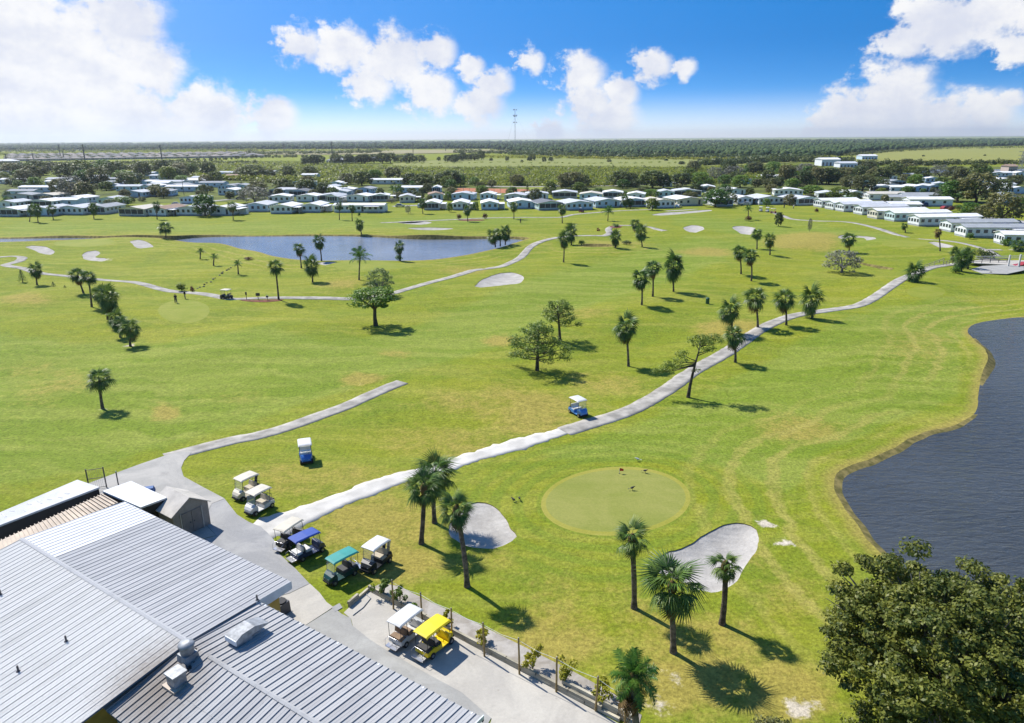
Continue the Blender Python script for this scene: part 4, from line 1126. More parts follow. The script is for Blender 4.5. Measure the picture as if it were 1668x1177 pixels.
def trunk_mesh(tip, r0, r1, m, n=9, rings=7, bow=0.0, flare=1.35, seed=0):
    rr = random.Random(seed); mb = MB(); ps = []; rs = []
    for k in range(rings):
        t = k / (rings - 1)
        q = Vector((tip[0] * t ** 1.25 + bow * math.sin(math.pi * t), tip[1] * t, tip[2] * t - (.15 if k == 0 else 0)))
        ps.append(q); rs.append((r0 + (r1 - r0) * t) * (flare if k == 0 else rr.uniform(.94, 1.06)))
    return mb.tube(ps, rs, n).mesh('trunk', m)
def palm(bx, by, tx, ty, wpx, label, near=False, dead=0.6, kind='sabal', group='sabal palms on the course'):
    p = at(bx, by); dx, h = top_of(p, tx, ty); _, _, pm_ = proj(p)
    rad = wpx / 2 / pm_; sc = rad / 1.3
    seed = int(bx * 7 + by)
    ch = (1.35 if kind == 'sabal' else 1.25) * sc
    hz_ = max(0.5, h - ch)
    o = thing('sabal_palm' if kind == 'sabal' else 'feather_palm', label, 'palm tree', p, 0, group)
    tip = (dx, 0, hz_)
    thick = 0.17 if near else 0.16
    link('trunk', trunk_mesh(tip, thick * (1.1 if near else 1), thick * .88, M['palm_bark'], 10 if near else 7, 9 if near else 5, rnd.uniform(-.06, .06) * hz_ * .4, 1.35, seed), o)
    rz = (seed % 63) / 10
    if near:
        cr = MB().tube([(0, 0, -.45), (0, 0, -.1), (0, 0, .25), (0, 0, .5)], [thick * .95, thick * 1.7, thick * 1.5, .05], 9).build('crown', M['dead_frond'], o)
        cr.location = tip; cr.rotation_euler = (0, 0, rz)
        nf_ = int(30 * min(1.15, max(.7, sc)))
        for i, (az_, el_, ro, s_) in enumerate(crown_transforms(nf_, seed, 84, -52, .9)):
            q = link('frond', (FROND_ME if kind == 'sabal' else FEATHER_ME)[i % (3 if kind == 'sabal' else 2)], cr); q.location = (0, 0, .12); q.rotation_euler = (ro, -el_, az_); q.scale = (s_ * sc * (1 if kind == 'sabal' else .5),) * 3
        for i, (az_, el_, ro, s_) in enumerate(crown_transforms(int(9 * dead), seed + 5, -48, -84)):
            q = link('dead_frond', DEAD_ME[i % 2], cr); q.location = (0, 0, -.12); q.rotation_euler = (ro, -el_, az_); q.scale = (s_ * sc * .9,) * 3
    else:
        me = SABAL[seed % 5] if kind == 'sabal' else FEATHER[seed % 2]
        k = 1.0 if kind == 'sabal' else .62
        link('crown', me, o, loc=tip, rot=(0, 0, rz), scale=(sc * k,) * 3)
        if dead > .3 and kind == 'sabal':
            link('dead_fronds', SABAL_DEAD[seed % 2], o, loc=(tip[0], tip[1], tip[2] - .15), rot=(0, 0, rz + 1), scale=(sc * .9,) * 3)
    return o
# near palms
palm(686, 885, 689, 769, 58, 'front palm of the trio beside the grey bunker, straight trunk', True)
palm(708, 851, 708, 742, 68, 'rear palm of the trio, nearest the shell track', True)
palm(761, 955, 743, 804, 58, 'tall leaning palm of the trio, its trunk before the grey bunker', True)
palm(1033, 990, 1031, 853, 56, 'slim tall palm left of the large pale bunker', True, .25)
palm(1097, 1062, 1098, 914, 92, 'thick bushy palm in front of the large pale bunker', True, .9)
palm(1176, 1016, 1184, 899, 52, 'slim palm leaning right at the corner of the large pale bunker', True, .2)
palm(1042, 1222, 1034, 1058, 120, 'feathery queen palm at the bottom end of the timber wall', True, .9, 'feather', 'feather palms')
SAB = [
 (167, 664, 158, 596, 42, 'lone palm on the left fairway with a patch of sand at its foot'),
 (61, 467, 56, 428, 21, 'palm beside the bend of the path at far left'),
 (137, 482, 124, 435, 24, 'left palm of the leaning pair in the left row'), (150, 503, 141, 437, 26, 'taller right palm of the leaning pair in the left row'),
 (178, 508, 164, 465, 30, 'bushy palm behind the thickest one of the left row'), (176, 523, 173, 467, 36, 'thickest palm in the middle of the left row'),
 (184, 536, 187, 505, 26, 'small palm fourth from the near end of the left row'), (196, 549, 193, 512, 26, 'short palm second from the near end of the left row'), (212, 562, 208, 517, 32, 'nearest palm of the left row on a ring of pale soil'),
 (454, 488, 447, 421, 25, 'tall palm standing in the red mulch bed by the path'), (491, 436, 486, 393, 20, 'left of two slim palms on the near lake bank'), (524, 427, 519, 383, 19, 'right slim palm on the near lake bank by the sand patch'), (509, 457, 506, 418, 27, 'stout short palm on a sandy ring below the lake'),
 (652, 425, 650, 393, 17, 'palm leaning over the lake edge right of the feather palm'), (589, 381, 585, 357, 15, 'leaning palm alone on the far lake bank'),
 (553, 358, 552, 329, 11, 'left of two palms before the long white home'), (574, 360, 573, 331, 13, 'right of two palms before the long white home'), (689, 348, 688, 321, 15, 'palm beside the home behind the far bunker'), (762, 360, 761, 334, 14, 'palm next to two red shrubs on the far path'),
 (837, 357, 837, 327, 15, 'palm on the far path with a gabled blue home behind'), (916, 364, 916, 331, 16, 'palm below the dark roofed home on the far path'), (1020, 339, 1019, 318, 14, 'left palm of a pair before the far centre homes'), (1027, 339, 1027, 320, 14, 'right palm of a pair before the far centre homes'),
 (807, 402, 803, 371, 22, 'left palm of the clump at the right end of the lake'), (815, 401, 814, 370, 20, 'middle palm of the clump at the right end of the lake'), (823, 399, 824, 369, 19, 'right palm of the clump at the right end of the lake'),
 (918, 426, 919, 379, 19, 'front tall palm of the pair above the small pond path'), (931, 400, 930, 368, 20, 'bushy rear palm of the pair above the small pond path'), (1002, 408, 1003, 377, 18, 'palm standing right of the small pond'), (1038, 382, 1036, 354, 19, 'rear palm of two right of the small pond'), (1046, 403, 1045, 367, 21, 'front palm of two right of the small pond'),
 (1045, 501, 1045, 436, 31, 'left palm of three in the middle of the fairway'), (1063, 487, 1064, 420, 29, 'middle palm of three in the middle of the fairway'), (1097, 478, 1098, 416, 32, 'right palm of three in the middle of the fairway'), (1024, 591, 1021, 513, 38, 'solitary thick palm right of the two pines'),
 (1198, 587, 1198, 526, 37, 'short palm at the edge of the path right of the crooked pine'), (1192, 545, 1191, 488, 35, 'palm hidden low behind the short one by the path'), (1234, 538, 1233, 466, 36, 'tallest palm of the row by the path'), (1280, 536, 1281, 469, 34, 'palm third from the left in the row on the path edge'), (1322, 523, 1324, 470, 34, 'rightmost palm of the row below the path'),
 (1207, 447, 1205, 398, 22, 'left palm of the close pair on the right fairway'), (1224, 455, 1224, 402, 25, 'right palm of the close pair on the right fairway'), (1233, 405, 1234, 371, 18, 'palm next to the right oval bunker'), (1254, 416, 1255, 380, 19, 'palm right of the one beside the oval bunker'), (1384, 408, 1384, 377, 22, 'lone palm in front of the curved bunker'),
 (1492, 463, 1493, 431, 27, 'stubby palm above the red bench by the path'), (1566, 443, 1568, 409, 24, 'front palm of the clump by the bridge'), (1577, 436, 1578, 406, 22, 'rear palm of the clump by the bridge'), (1560, 430, 1558, 404, 18, 'left palm of the clump by the bridge'), (1664, 410, 1662, 387, 24, 'palm at the right picture edge by the bridge'), (1475, 376, 1474, 362, 10, 'small palm before the long right hand homes'),
 (48, 361, 50, 334, 12, 'left palm of the pair at the far left homes'), (62, 363, 58, 333, 15, 'right palm of the pair at the far left homes'), (87, 357, 82, 332, 14, 'single palm right of the far left pair'), (153, 356, 150, 331, 14, 'palm before the dark porch home at left'), (256, 357, 254, 328, 12, 'palm before the brown roofed home'), (380, 358, 376, 325, 18, 'palm with two shadows before the homes left of the lake'), (271, 391, 267, 358, 23, 'palm on the narrow spit between the two arms of the lake'),
 (395, 322, 394, 308, 12, 'small palm among homes behind the green tree'), (1384, 333, 1384, 316, 13, 'palm beside the blue home behind the right row')]
for i, (bx, by, tx, ty, w, lb) in enumerate(SAB):
    palm(bx, by, tx, ty, w, lb, False, .7 if i % 3 else .2)
# bare-topped palm
o = palm(1531, 411, 1530, 369, 15, 'nearly bare palm with a ragged brown top on the right', False, 1.0)
for ch in o.children:
    if ch.name.startswith('crown'):
        ch.material_slots[0].link = 'OBJECT'; ch.material_slots[0].material = M['dead_frond']; ch.scale *= .8
FEAT = [(585, 457, 585, 400, 40, 'large feather palm below the lake'), (990, 360, 991, 333, 24, 'feather palm before the far centre homes'), (326, 421, 326, 402, 16, 'small date palm nearest the lake'), (348, 432, 348, 411, 16, 'small date palm in the middle of three'), (388, 444, 386, 422, 17, 'small date palm beside the rocky ditch'), (1219, 357, 1220, 333, 16, 'feather palm rising from red shrubs'),
        (640, 318, 640, 300, 16, 'feather palm among the homes beyond the lake'), (672, 311, 671, 292, 14, 'tall feather palm behind the white portico home'), (8, 332, 8, 318, 14, 'feather palm between the leftmost homes'), (100, 316, 99, 303, 12, 'feather palm behind the left corner homes'), (320, 320, 320, 306, 12, 'feather palm by the open lawn at left'), (545, 304, 546, 292, 12, 'feather palm behind the long white home')]
for bx, by, tx, ty, w, lb in FEAT:
    palm(bx, by, tx, ty, w, lb, False, 0, 'feather', 'feather palms')

# --- broad trees
def limbs(mb, r, base, n, reach, rise, rad, sub=2):
    tips = []
    for k in range(n):
        an = k / n * 2 * math.pi + r.uniform(-.4, .4); L = reach * r.uniform(.7, 1.1)
        e = base + Vector((math.cos(an) * L, math.sin(an) * L, rise * r.uniform(.7, 1.15)))
        m = base.lerp(e, .5) + Vector((r.uniform(-.1, .1), r.uniform(-.1, .1), .1)) * L * .6
        mb.tube([base, m, e], [rad, rad * .6, rad * .3], 6, False); tips.append(e)
        for _ in range(sub):
            e2 = m.lerp(e, r.uniform(.1, .8)) + Vector((r.uniform(-1, 1), r.uniform(-1, 1), r.uniform(.1, .9))) * L * .45
            mb.tube([m, m.lerp(e2, .55) + Vector((0, 0, .04 * L)), e2], [rad * .5, rad * .3, rad * .14], 5, False); tips.append(e2)
    return tips
def broad_proto(seed, n_blob=44, leaf=0.42, per=46, flat=.75, bark=None, trunk_h=.20, low=.16):
    """unit tree: height 1, crown radius about .5; clumps through a lumpy dome, limbs reaching into them"""
    r = random.Random(seed); mb = MB()
    base = Vector((0, 0, trunk_h))
    mb.tube([(0, 0, -.02), (r.uniform(-.02, .02), r.uniform(-.02, .02), trunk_h * .5), base], [.045, .03, .028], 8, False)
    tips = limbs(mb, r, base, 6, .30, .40, .022)
    bl = []
    lob = [r.uniform(.82, 1.15) for _ in range(7)]
    for k in range(n_blob):
        t = (k + .5) / n_blob; zc = low + (0.93 - low) * (t ** .9)
        f_ = (zc - low) / (.95 - low); env = math.sqrt(max(0.02, 1 - ((f_ - .36) / .66) ** 2))
        an = k * 2.39996 + r.uniform(-.3, .3); q = .40 * env * (r.uniform(.35, 1.0) ** .5) * lob[int(an * 7 / 6.2832) % 7]
        s = r.uniform(.085, .15)
        bl.append((math.cos(an) * q, math.sin(an) * q, min(.9, zc), s, s, s * flat, int(per * r.uniform(.6, 1.25))))
    V, F = leaves(bl, leaf * .075, .6, seed, .35)
    V[:, 2] = np.maximum(V[:, 2], .06)
    return mb.mesh('trunk', bark or M['bark']), np_mesh('crown', V, F, M['oak_leaf'])
BROAD = [broad_proto(s, 46, .44 if s % 2 else .5, 50, .72) for s in (101, 102, 103, 104, 105)]
BARE = broad_proto(120, 44, .30, 62, .7, M['pale_bark'])
SPREAD = broad_proto(140, 36, .30, 95, .42, M['bark'], .42, .56)
BUSH = []
for s in (130, 131, 132):
    r = random.Random(s)
    V, F = leaves([(r.uniform(-.3, .3), r.uniform(-.3, .3), r.uniform(.25, .62), r.uniform(.2, .34), r.uniform(.2, .34), r.uniform(.18, .3), 60) for _ in range(11)], .055, .6, s, .4)
    V[:, 2] = np.maximum(V[:, 2], .0)
    mb = MB(); [mb.tube([(0, 0, -.02), (r.uniform(-.2, .2), r.uniform(-.2, .2), .5)], [.02, .01], 5, False) for _ in range(4)]
    BUSH.append((mb.mesh('stem', M['bark']), np_mesh('foliage', V, F, M['green_leaf'])))
def tree(proto, p, h, w, m, label, name='broad_tree', cat='tree', group=None, rz=None, parts=('trunk', 'crown')):
    o = thing(name, label, cat, p, rnd.uniform(0, 6.28) if rz is None else rz, group)
    o.scale = (w, w, h)
    link(parts[0], proto[0], o)
    link(parts[1], proto[1], o, mat=m)
    return o
def tree_px(proto, bx, by, ty, wpx, m, label, **kw):
    p = at(bx, by); _, h = top_of(p, bx, ty); _, _, pm_ = proj(p)
    return tree(proto, p, h / .97, wpx / pm_ / .98, m, label, **kw)
tree_px(SPREAD, 612, 526, 468, 92, M['green_leaf'], 'spreading broad-leaved tree alone on the left fairway')
tree_px(BARE, 620, 478, 436, 50, M['pale_leaf'], 'pale airy tree behind the spreading tree by the path')
tree_px(BARE, 1371, 446, 407, 66, M['grey_leaf'], 'grey half-bare spreading oak by the stream')
# conifers
def norfolk(seed):
    r = random.Random(seed); mb = MB().tube([(0, 0, 0), (0, 0, .98)], [.03, .006], 6); bl = []
    for k in range(9):
        z = .14 + .84 * k / 9; ra = .36 * (1 - k / 9.6)
        for j in range(6):
            an = j / 6 * 6.28 + k * .5
            for q in (.45, .85): bl.append((math.cos(an) * ra * q, math.sin(an) * ra * q, z - .02 * q, ra * .24, ra * .24, .03, 8))
        bl.append((0, 0, z, .05, .05, .06, 6))
    V, F = leaves(bl, .03, .5, seed, .2)
    return mb.mesh('trunk', M['bark']), np_mesh('crown', V, F, M['pine_leaf'])
NORF = norfolk(3)
tree_px(NORF, 38, 463, 438, 20, M['pine_leaf'], 'small conical pine left of the bent path palm', name='norfolk_pine')
tree_px(NORF, 88, 470, 458, 12, M['pine_leaf'], 'tiny conical sapling right of the bent path palm', name='norfolk_pine')
tree_px(NORF, 107, 474, 464, 9, M['lime_leaf'], 'thinnest sapling in the left corner of the course', name='norfolk_pine')
tree_px(NORF, 859, 320, 297, 14, M['oak_leaf'], 'tall dark conical pine among the centre homes', name='norfolk_pine')
tree_px(NORF, 523, 340, 318, 12, M['oak_leaf'], 'narrow dark pine beside the long white home', name='norfolk_pine')
def pine(px, py, branches, label, hroot, r0, lean=(0, 0), needle=.15, per=95, seed=5):
    """branches: (z along the trunk, tip px x, tip px y, depth offset, puff size)"""
    p = at(px, py); o = thing('pine_tree', label, 'pine tree', p, 0, 'pines on the middle fairway')
    r = random.Random(seed); mb = MB(); tip = Vector((lean[0], lean[1], hroot))
    pts_ = [Vector((tip.x * (t ** 1.4), tip.y * t, tip.z * t - (.1 if t == 0 else 0))) for t in (0, .2, .4, .6, .8, 1)]
    mb.tube(pts_, [r0 * 1.3, r0, r0 * .85, r0 * .7, r0 * .5, r0 * .25], 8, False)
    bl = []
    for (f_, dx, dy, dz, s) in branches:
        i = f_ * 5; k = min(4, int(i)); b0 = pts_[k].lerp(pts_[k + 1], i - k)
        e = Vector((dx, dy, dz)); m = b0.lerp(e, .5) + Vector((0, 0, -.05 * (e - b0).length))
        mb.tube([b0, m, e], [r0 * .38, r0 * .24, r0 * .1], 5, False)
        s *= 1.15; bl.append((e.x, e.y, e.z + s * .15, s, s, s * .62, int(per * s * s)))
        for _ in range(3):
            q = m.lerp(e, r.uniform(.35, 1)) + Vector((r.uniform(-1, 1), r.uniform(-1, 1), r.uniform(-.2, .7))) * s * .9
            bl.append((q.x, q.y, q.z, s * .62, s * .62, s * .4, int(per * s * s * .5)))
    mb.build('trunk', M['bark'], o)
    V, F = leaves(bl, needle, .32, seed, .25, .5)
    link('crown', np_mesh('crown', V, F, M['pine_leaf']), o)
    return o
def rand_branches(seed, n, z0, z1, rad, s, hroot):
    r = random.Random(seed); out = []
    for k in range(n):
        t = (k + .5) / n; z = z0 + (z1 - z0) * t; a = k * 2.4 + r.uniform(-.4, .4)
        rr_ = rad * (1.05 - .75 * t ** 2.2) * r.uniform(.45, 1.05)
        out.append((min(.97, max(.25, (z - .5) / hroot)), math.cos(a) * rr_, math.sin(a) * rr_, z + r.uniform(-.2, .2), s * r.uniform(.75, 1.2)))
    return out
pine(875, 601, rand_branches(5, 30, 1.5, 6.1, 3.6, .82, 6.0), 'big bushy pine, front one of the two in mid fairway', 6.0, .22, (.2, 0), seed=5)
pine(912, 554, rand_branches(8, 20, 2.7, 5.7, 2.7, .74, 5.4), 'smaller pine behind and right of the bushy one', 5.4, .2, (-.5, 0), seed=8)
pine(1121, 645, [(.95, 1.6, 0, 6.9, .8), (.95, 2.6, .5, 7.1, .8), (.98, 3.2, -.3, 6.9, .6), (.9, .6, .8, 6.6, .7), (.85, 1.9, -.8, 6.1, .6), (.9, .9, -.3, 7.2, .7), (.8, 2.4, .2, 5.9, .45), (.7, -.9, .3, 5.2, .7), (.68, -1.6, -.2, 4.5, .7), (.66, -2.6, .1, 3.9, .75), (.64, -3.4, .2, 3.3, .75), (.6, -2.0, -.6, 4.0, .6), (.62, -4.0, -.1, 3.2, .55), (.5, .8, .3, 3.2, .35)], 'crooked pine with one long drooping limb beside the path', 6.4, .19, (1.0, 0), .13, 150, 9)

# --- the big oak at the near right
def big_oak():
    p = G(1520, 1212); o = thing('oak_tree', 'huge dense oak filling the lower right corner before the lake', 'tree', p)
    _, h = top_of(p, 1530, 945)
    r = random.Random(77); mb = MB(); base = Vector((0, 0, 2.0))
    mb.tube([(0, 0, -.2), (.05, 0, 1.0), base], [.62, .45, .42], 12, False)
    cz, rz_, rx_ = h * .54, h * .44, 5.05
    bl = []
    n = 290
    for k in range(n):
        u = (k + .5) / n; zc = 1 - 1.62 * u; an = k * 2.39996; q = math.sqrt(max(0, 1 - zc * zc))
        lump = 1 + .09 * math.sin(3 * an + 1.3) + .09 * math.sin(5 * an + 4 * zc) + r.uniform(-.17, .08)
        if k % 4 == 0: lump *= r.uniform(.55, .85)
        e = Vector((math.cos(an) * q * rx_ * lump, math.sin(an) * q * rx_ * lump, cz + zc * rz_ * lump))
        s = r.uniform(.36, .80); bl.append((e.x, e.y, e.z, s, s, s * .5, int(470 * s)))
        if k % 3 == 0: bl.append((e.x * .72, e.y * .72, cz + (e.z - cz) * .72, .7, .7, .5, 150))
        if k % 6 == 0:
            m = base.lerp(e, .5) + Vector((r.uniform(-.5, .5), r.uniform(-.5, .5), .5)); mb.tube([base, base.lerp(m, .5) + Vector((0, 0, .2)), m, e], [.20, .15, .09, .03], 7, False)
            for j in range(3):
                e2 = e + Vector((r.uniform(-1.1, 1.1), r.uniform(-1.1, 1.1), r.uniform(-.5, .6))); mb.tube([m, m.lerp(e2, .5) + Vector((0, 0, .15)), e2], [.06, .04, .015], 5, False)
    mb.build('trunk', M['pale_bark'], o)
    V, F = leaves(bl, .098, .55, 77, .40, .6)
    link('crown', np_mesh('crown', V, F, M['big_oak_leaf']), o)
    return o
big_oak()
def low_tree(px, py, w, h, m, label, seed):
    p = G(px, py); r = random.Random(seed); o = thing('shrub_tree', label, 'shrub', p)
    mb = MB(); bl = []
    for k in range(16):
        a = r.uniform(0, 6.28); q = r.uniform(.1, 1) * w / 2; z = r.uniform(.45, 1) * h * (1 - .45 * (q / (w / 2)) ** 2)
        e = Vector((math.cos(a) * q, math.sin(a) * q, z)); mb.tube([(0, 0, 0), e * .5 + Vector((0, 0, .1)), e], [.06, .04, .012], 5, False)
        s = r.uniform(.3, .5); bl.append((e.x, e.y, e.z, s, s, s * .65, int(420 * s * s)))
    mb.build('stem', M['bark'], o)
    V, F = leaves(bl, .09, .5, seed, .3, .5); link('foliage', np_mesh('foliage', V, F, m), o)
low_tree(1400, 1200, 3.2, 1.9, M['big_oak_leaf'], 'leafy shrub at the bottom edge left of the big oak', 31)
low_tree(1255, 1200, 1.5, 1.1, M['olive_leaf'], 'small olive shrub at the bottom edge of the turf', 32)
low_tree(1460, 1195, 2.6, 2.0, M['olive_leaf'], 'low olive shrub under the left side of the big oak', 33)
# young yellow shrubs in the bed
def bed_shrub(px, py, ty, m, label, seed):
    p = G(px, py); p.z = .03; _, h = top_of(p, px, ty); r = random.Random(seed)
    o = thing('croton_shrub', label, 'shrub', p, r.uniform(0, 6), 'young shrubs along the timber wall')
    mb = MB(); bl = []
    for k in range(9):
        a = r.uniform(0, 6.28); q = r.uniform(.05, .5) * h; e = Vector((math.cos(a) * q, math.sin(a) * q, r.uniform(.35, .92) * h))
        mb.tube([(0, 0, 0), e], [.018, .008], 4, False); s = r.uniform(.12, .2) * h; bl.append((e.x, e.y, e.z, s, s, s * .9, 60))
    mb.build('stem', M['bark'], o)
    V, F = leaves(bl, .085, .5, seed, .2, .5); link('foliage', np_mesh('foliage', V, F, m), o)
BS = [(624, 972, 943, 'lime_leaf', 'lime green'), (652, 982, 955, 'lime_leaf', 'lime green'), (676, 992, 981, 'green_leaf', 'tiny green'), (727, 1020, 997, 'gold_leaf', 'yellow'), (790, 1050, 1022, 'gold_leaf', 'yellow'), (868, 1090, 1060, 'gold_leaf', 'yellow'), (921, 1110, 1076, 'gold_leaf', 'golden'), (978, 1142, 1106, 'gold_leaf', 'golden')]
for i, (x, y_, ty, m, c) in enumerate(BS):
    bed_shrub(x, y_, ty, M[m], f'{c} young shrub, {order[i]} from the left in the timber wall bed', 200 + i)
# hedges and bushes on the course
def bush(px, py, ty, wpx, m, label, name='bush', k=0):
    p = at(px, py); _, h = top_of(p, px, ty); _, _, pm_ = proj(p)
    return tree(BUSH[k % 3], p, h / .85, wpx / pm_ / 1.15, m, label, name=name, cat='shrub', parts=('stem', 'foliage'))
BUSHES = [(296, 471, 459, 20, 'lime_leaf', 'clipped yellow hedge beside the left path'), (313, 472, 465, 8, 'red_leaf', 'little brown bush at the end of the yellow hedge'), (1021, 401, 391, 18, 'oak_leaf', 'round bush right of the small pond'), (947, 401, 390, 14, 'green_leaf', 'bush on the left end of the small pond'), (1603, 420, 403, 36, 'oak_leaf', 'large round dark hedge by the bridge'),
          (748, 357, 348, 10, 'red_leaf', 'left dark red shrub on the far path'), (790, 356, 346, 10, 'red_leaf', 'right dark red shrub on the far path'), (1003, 371, 363, 14, 'green_leaf', 'shrubs in the small red bed on the path loop'), (1219, 359, 351, 12, 'red_leaf', 'red shrubs at the foot of a feather palm'), (650, 425, 413, 14, 'green_leaf', 'bush under the palm leaning over the lake'), (1556, 447, 432, 18, 'green_leaf', 'bush at the foot of the bridge palms'),
          (1638, 398, 388, 20, 'green_leaf', 'bush left of the palm at the right edge'), (1580, 388, 378, 14, 'green_leaf', 'bush before the last right hand home'), (1330, 345, 338, 8, 'red_leaf', 'small dark bush by the first right hand home'), (405, 424, 418, 16, 'red_leaf', 'low brown scrub at the top of the rocky ditch'), (585, 352, 345, 6, 'green_leaf', 'shrub before the long white home')]
for i, (x, y_, ty, w, m, lb) in enumerate(BUSHES): bush(x, y_, ty, w, M[m], lb, k=i)
tree_px(BROAD[1], 1268, 366, 345, 16, M['oak_leaf'], 'small round tree on the far right fairway')
tree_px(BARE, 1318, 378, 355, 8, M['grey_leaf'], 'thin bare sapling by the right path')
tree_px(BROAD[3], 733, 345, 330, 11, M['green_leaf'], 'small round tree before the homes beyond the lake')
tree_px(BROAD[4], 335, 352, 316, 46, M['green_leaf'], 'bright green leafy tree before the left front homes')
tree_px(BROAD[1], 1062, 342, 322, 26, M['lime_leaf'], 'airy lime tree before the far centre homes')
# ------------------------------------------------------------------ golf carts
def paint(name, col, rough=0.3): return mat(name, col, rough, 0.05, 2.0, spec=0.5)
M['beige_paint'] = paint('beige_paint', (0.62, 0.56, 0.43)); M['white_paint'] = paint('white_paint', (0.62, 0.61, 0.58)); M['cream_top'] = paint('cream_top', (0.58, 0.53, 0.42), .5); M['white_top'] = paint('white_top', (0.62, 0.62, 0.60), .5)
M['black_paint'] = paint('black_paint', (0.02, 0.022, 0.025)); M['navy_paint'] = paint('navy_paint', (0.02, 0.035, 0.09)); M['blue_paint'] = paint('blue_paint', (0.03, 0.16, 0.52)); M['sky_paint'] = paint('sky_paint', (0.10, 0.28, 0.62)); M['blue_top'] = paint('blue_top', (0.010, 0.060, 0.33), .55); M['green_top'] = paint('green_top', (0.012, 0.27, 0.24), .55); M['yellow_top'] = paint('yellow_top', (0.80, 0.62, 0.01), .5); M['yellow_paint'] = paint('yellow_paint', (0.75, 0.56, 0.01)); M['green_paint'] = paint('green_paint', (0.01, 0.05, 0.045)); M['red_paint'] = paint('red_paint', (0.33, 0.03, 0.03)); M['silver'] = mat('silver', (0.5, 0.5, 0.52), 0.3, .05, metal=.8)
M['tan_seat'] = mat('tan_seat', (0.50, 0.44, 0.33), .7); M['white_seat'] = mat('white_seat', (0.68, 0.67, 0.64), .6); M['black_seat'] = mat('black_seat', (0.03, 0.03, 0.032), .6); M['brown_seat'] = mat('brown_seat', (0.25, 0.16, 0.09), .7)
mclear, tcl, bcl = new_mat('windscreen')
bcl.inputs['Base Color'].default_value = (.75, .8, .82, 1); bcl.inputs['Roughness'].default_value = .05; bcl.inputs['Alpha'].default_value = .28
M['clear'] = mclear
tyre_me = MB().tube([(0, -.10, 0), (0, -.085, 0), (0, .085, 0), (0, .10, 0)], [.19, .225, .225, .19], 14).mesh('tyre', M['black'])
rim_me = MB().tube([(0, -.105, 0), (0, .105, 0)], [.11, .11], 10).mesh('rim', M['silver'])
def shell(profile, wfun, m, name, parent):
    """closed side profile (x,z), half width by x: sides, and strips between"""
    n = len(profile); vs = []; fs = []
    for s in (-1, 1): vs += [(x, s * wfun(x, z), z) for x, z in profile]
    fs.append(tuple(range(n))); fs.append(tuple(reversed(range(n, 2 * n))))
    for i in range(n):
        j = (i + 1) % n; fs.append((j, i, n + i, n + j))
    return MB().add(vs, fs).build(name, m, parent)
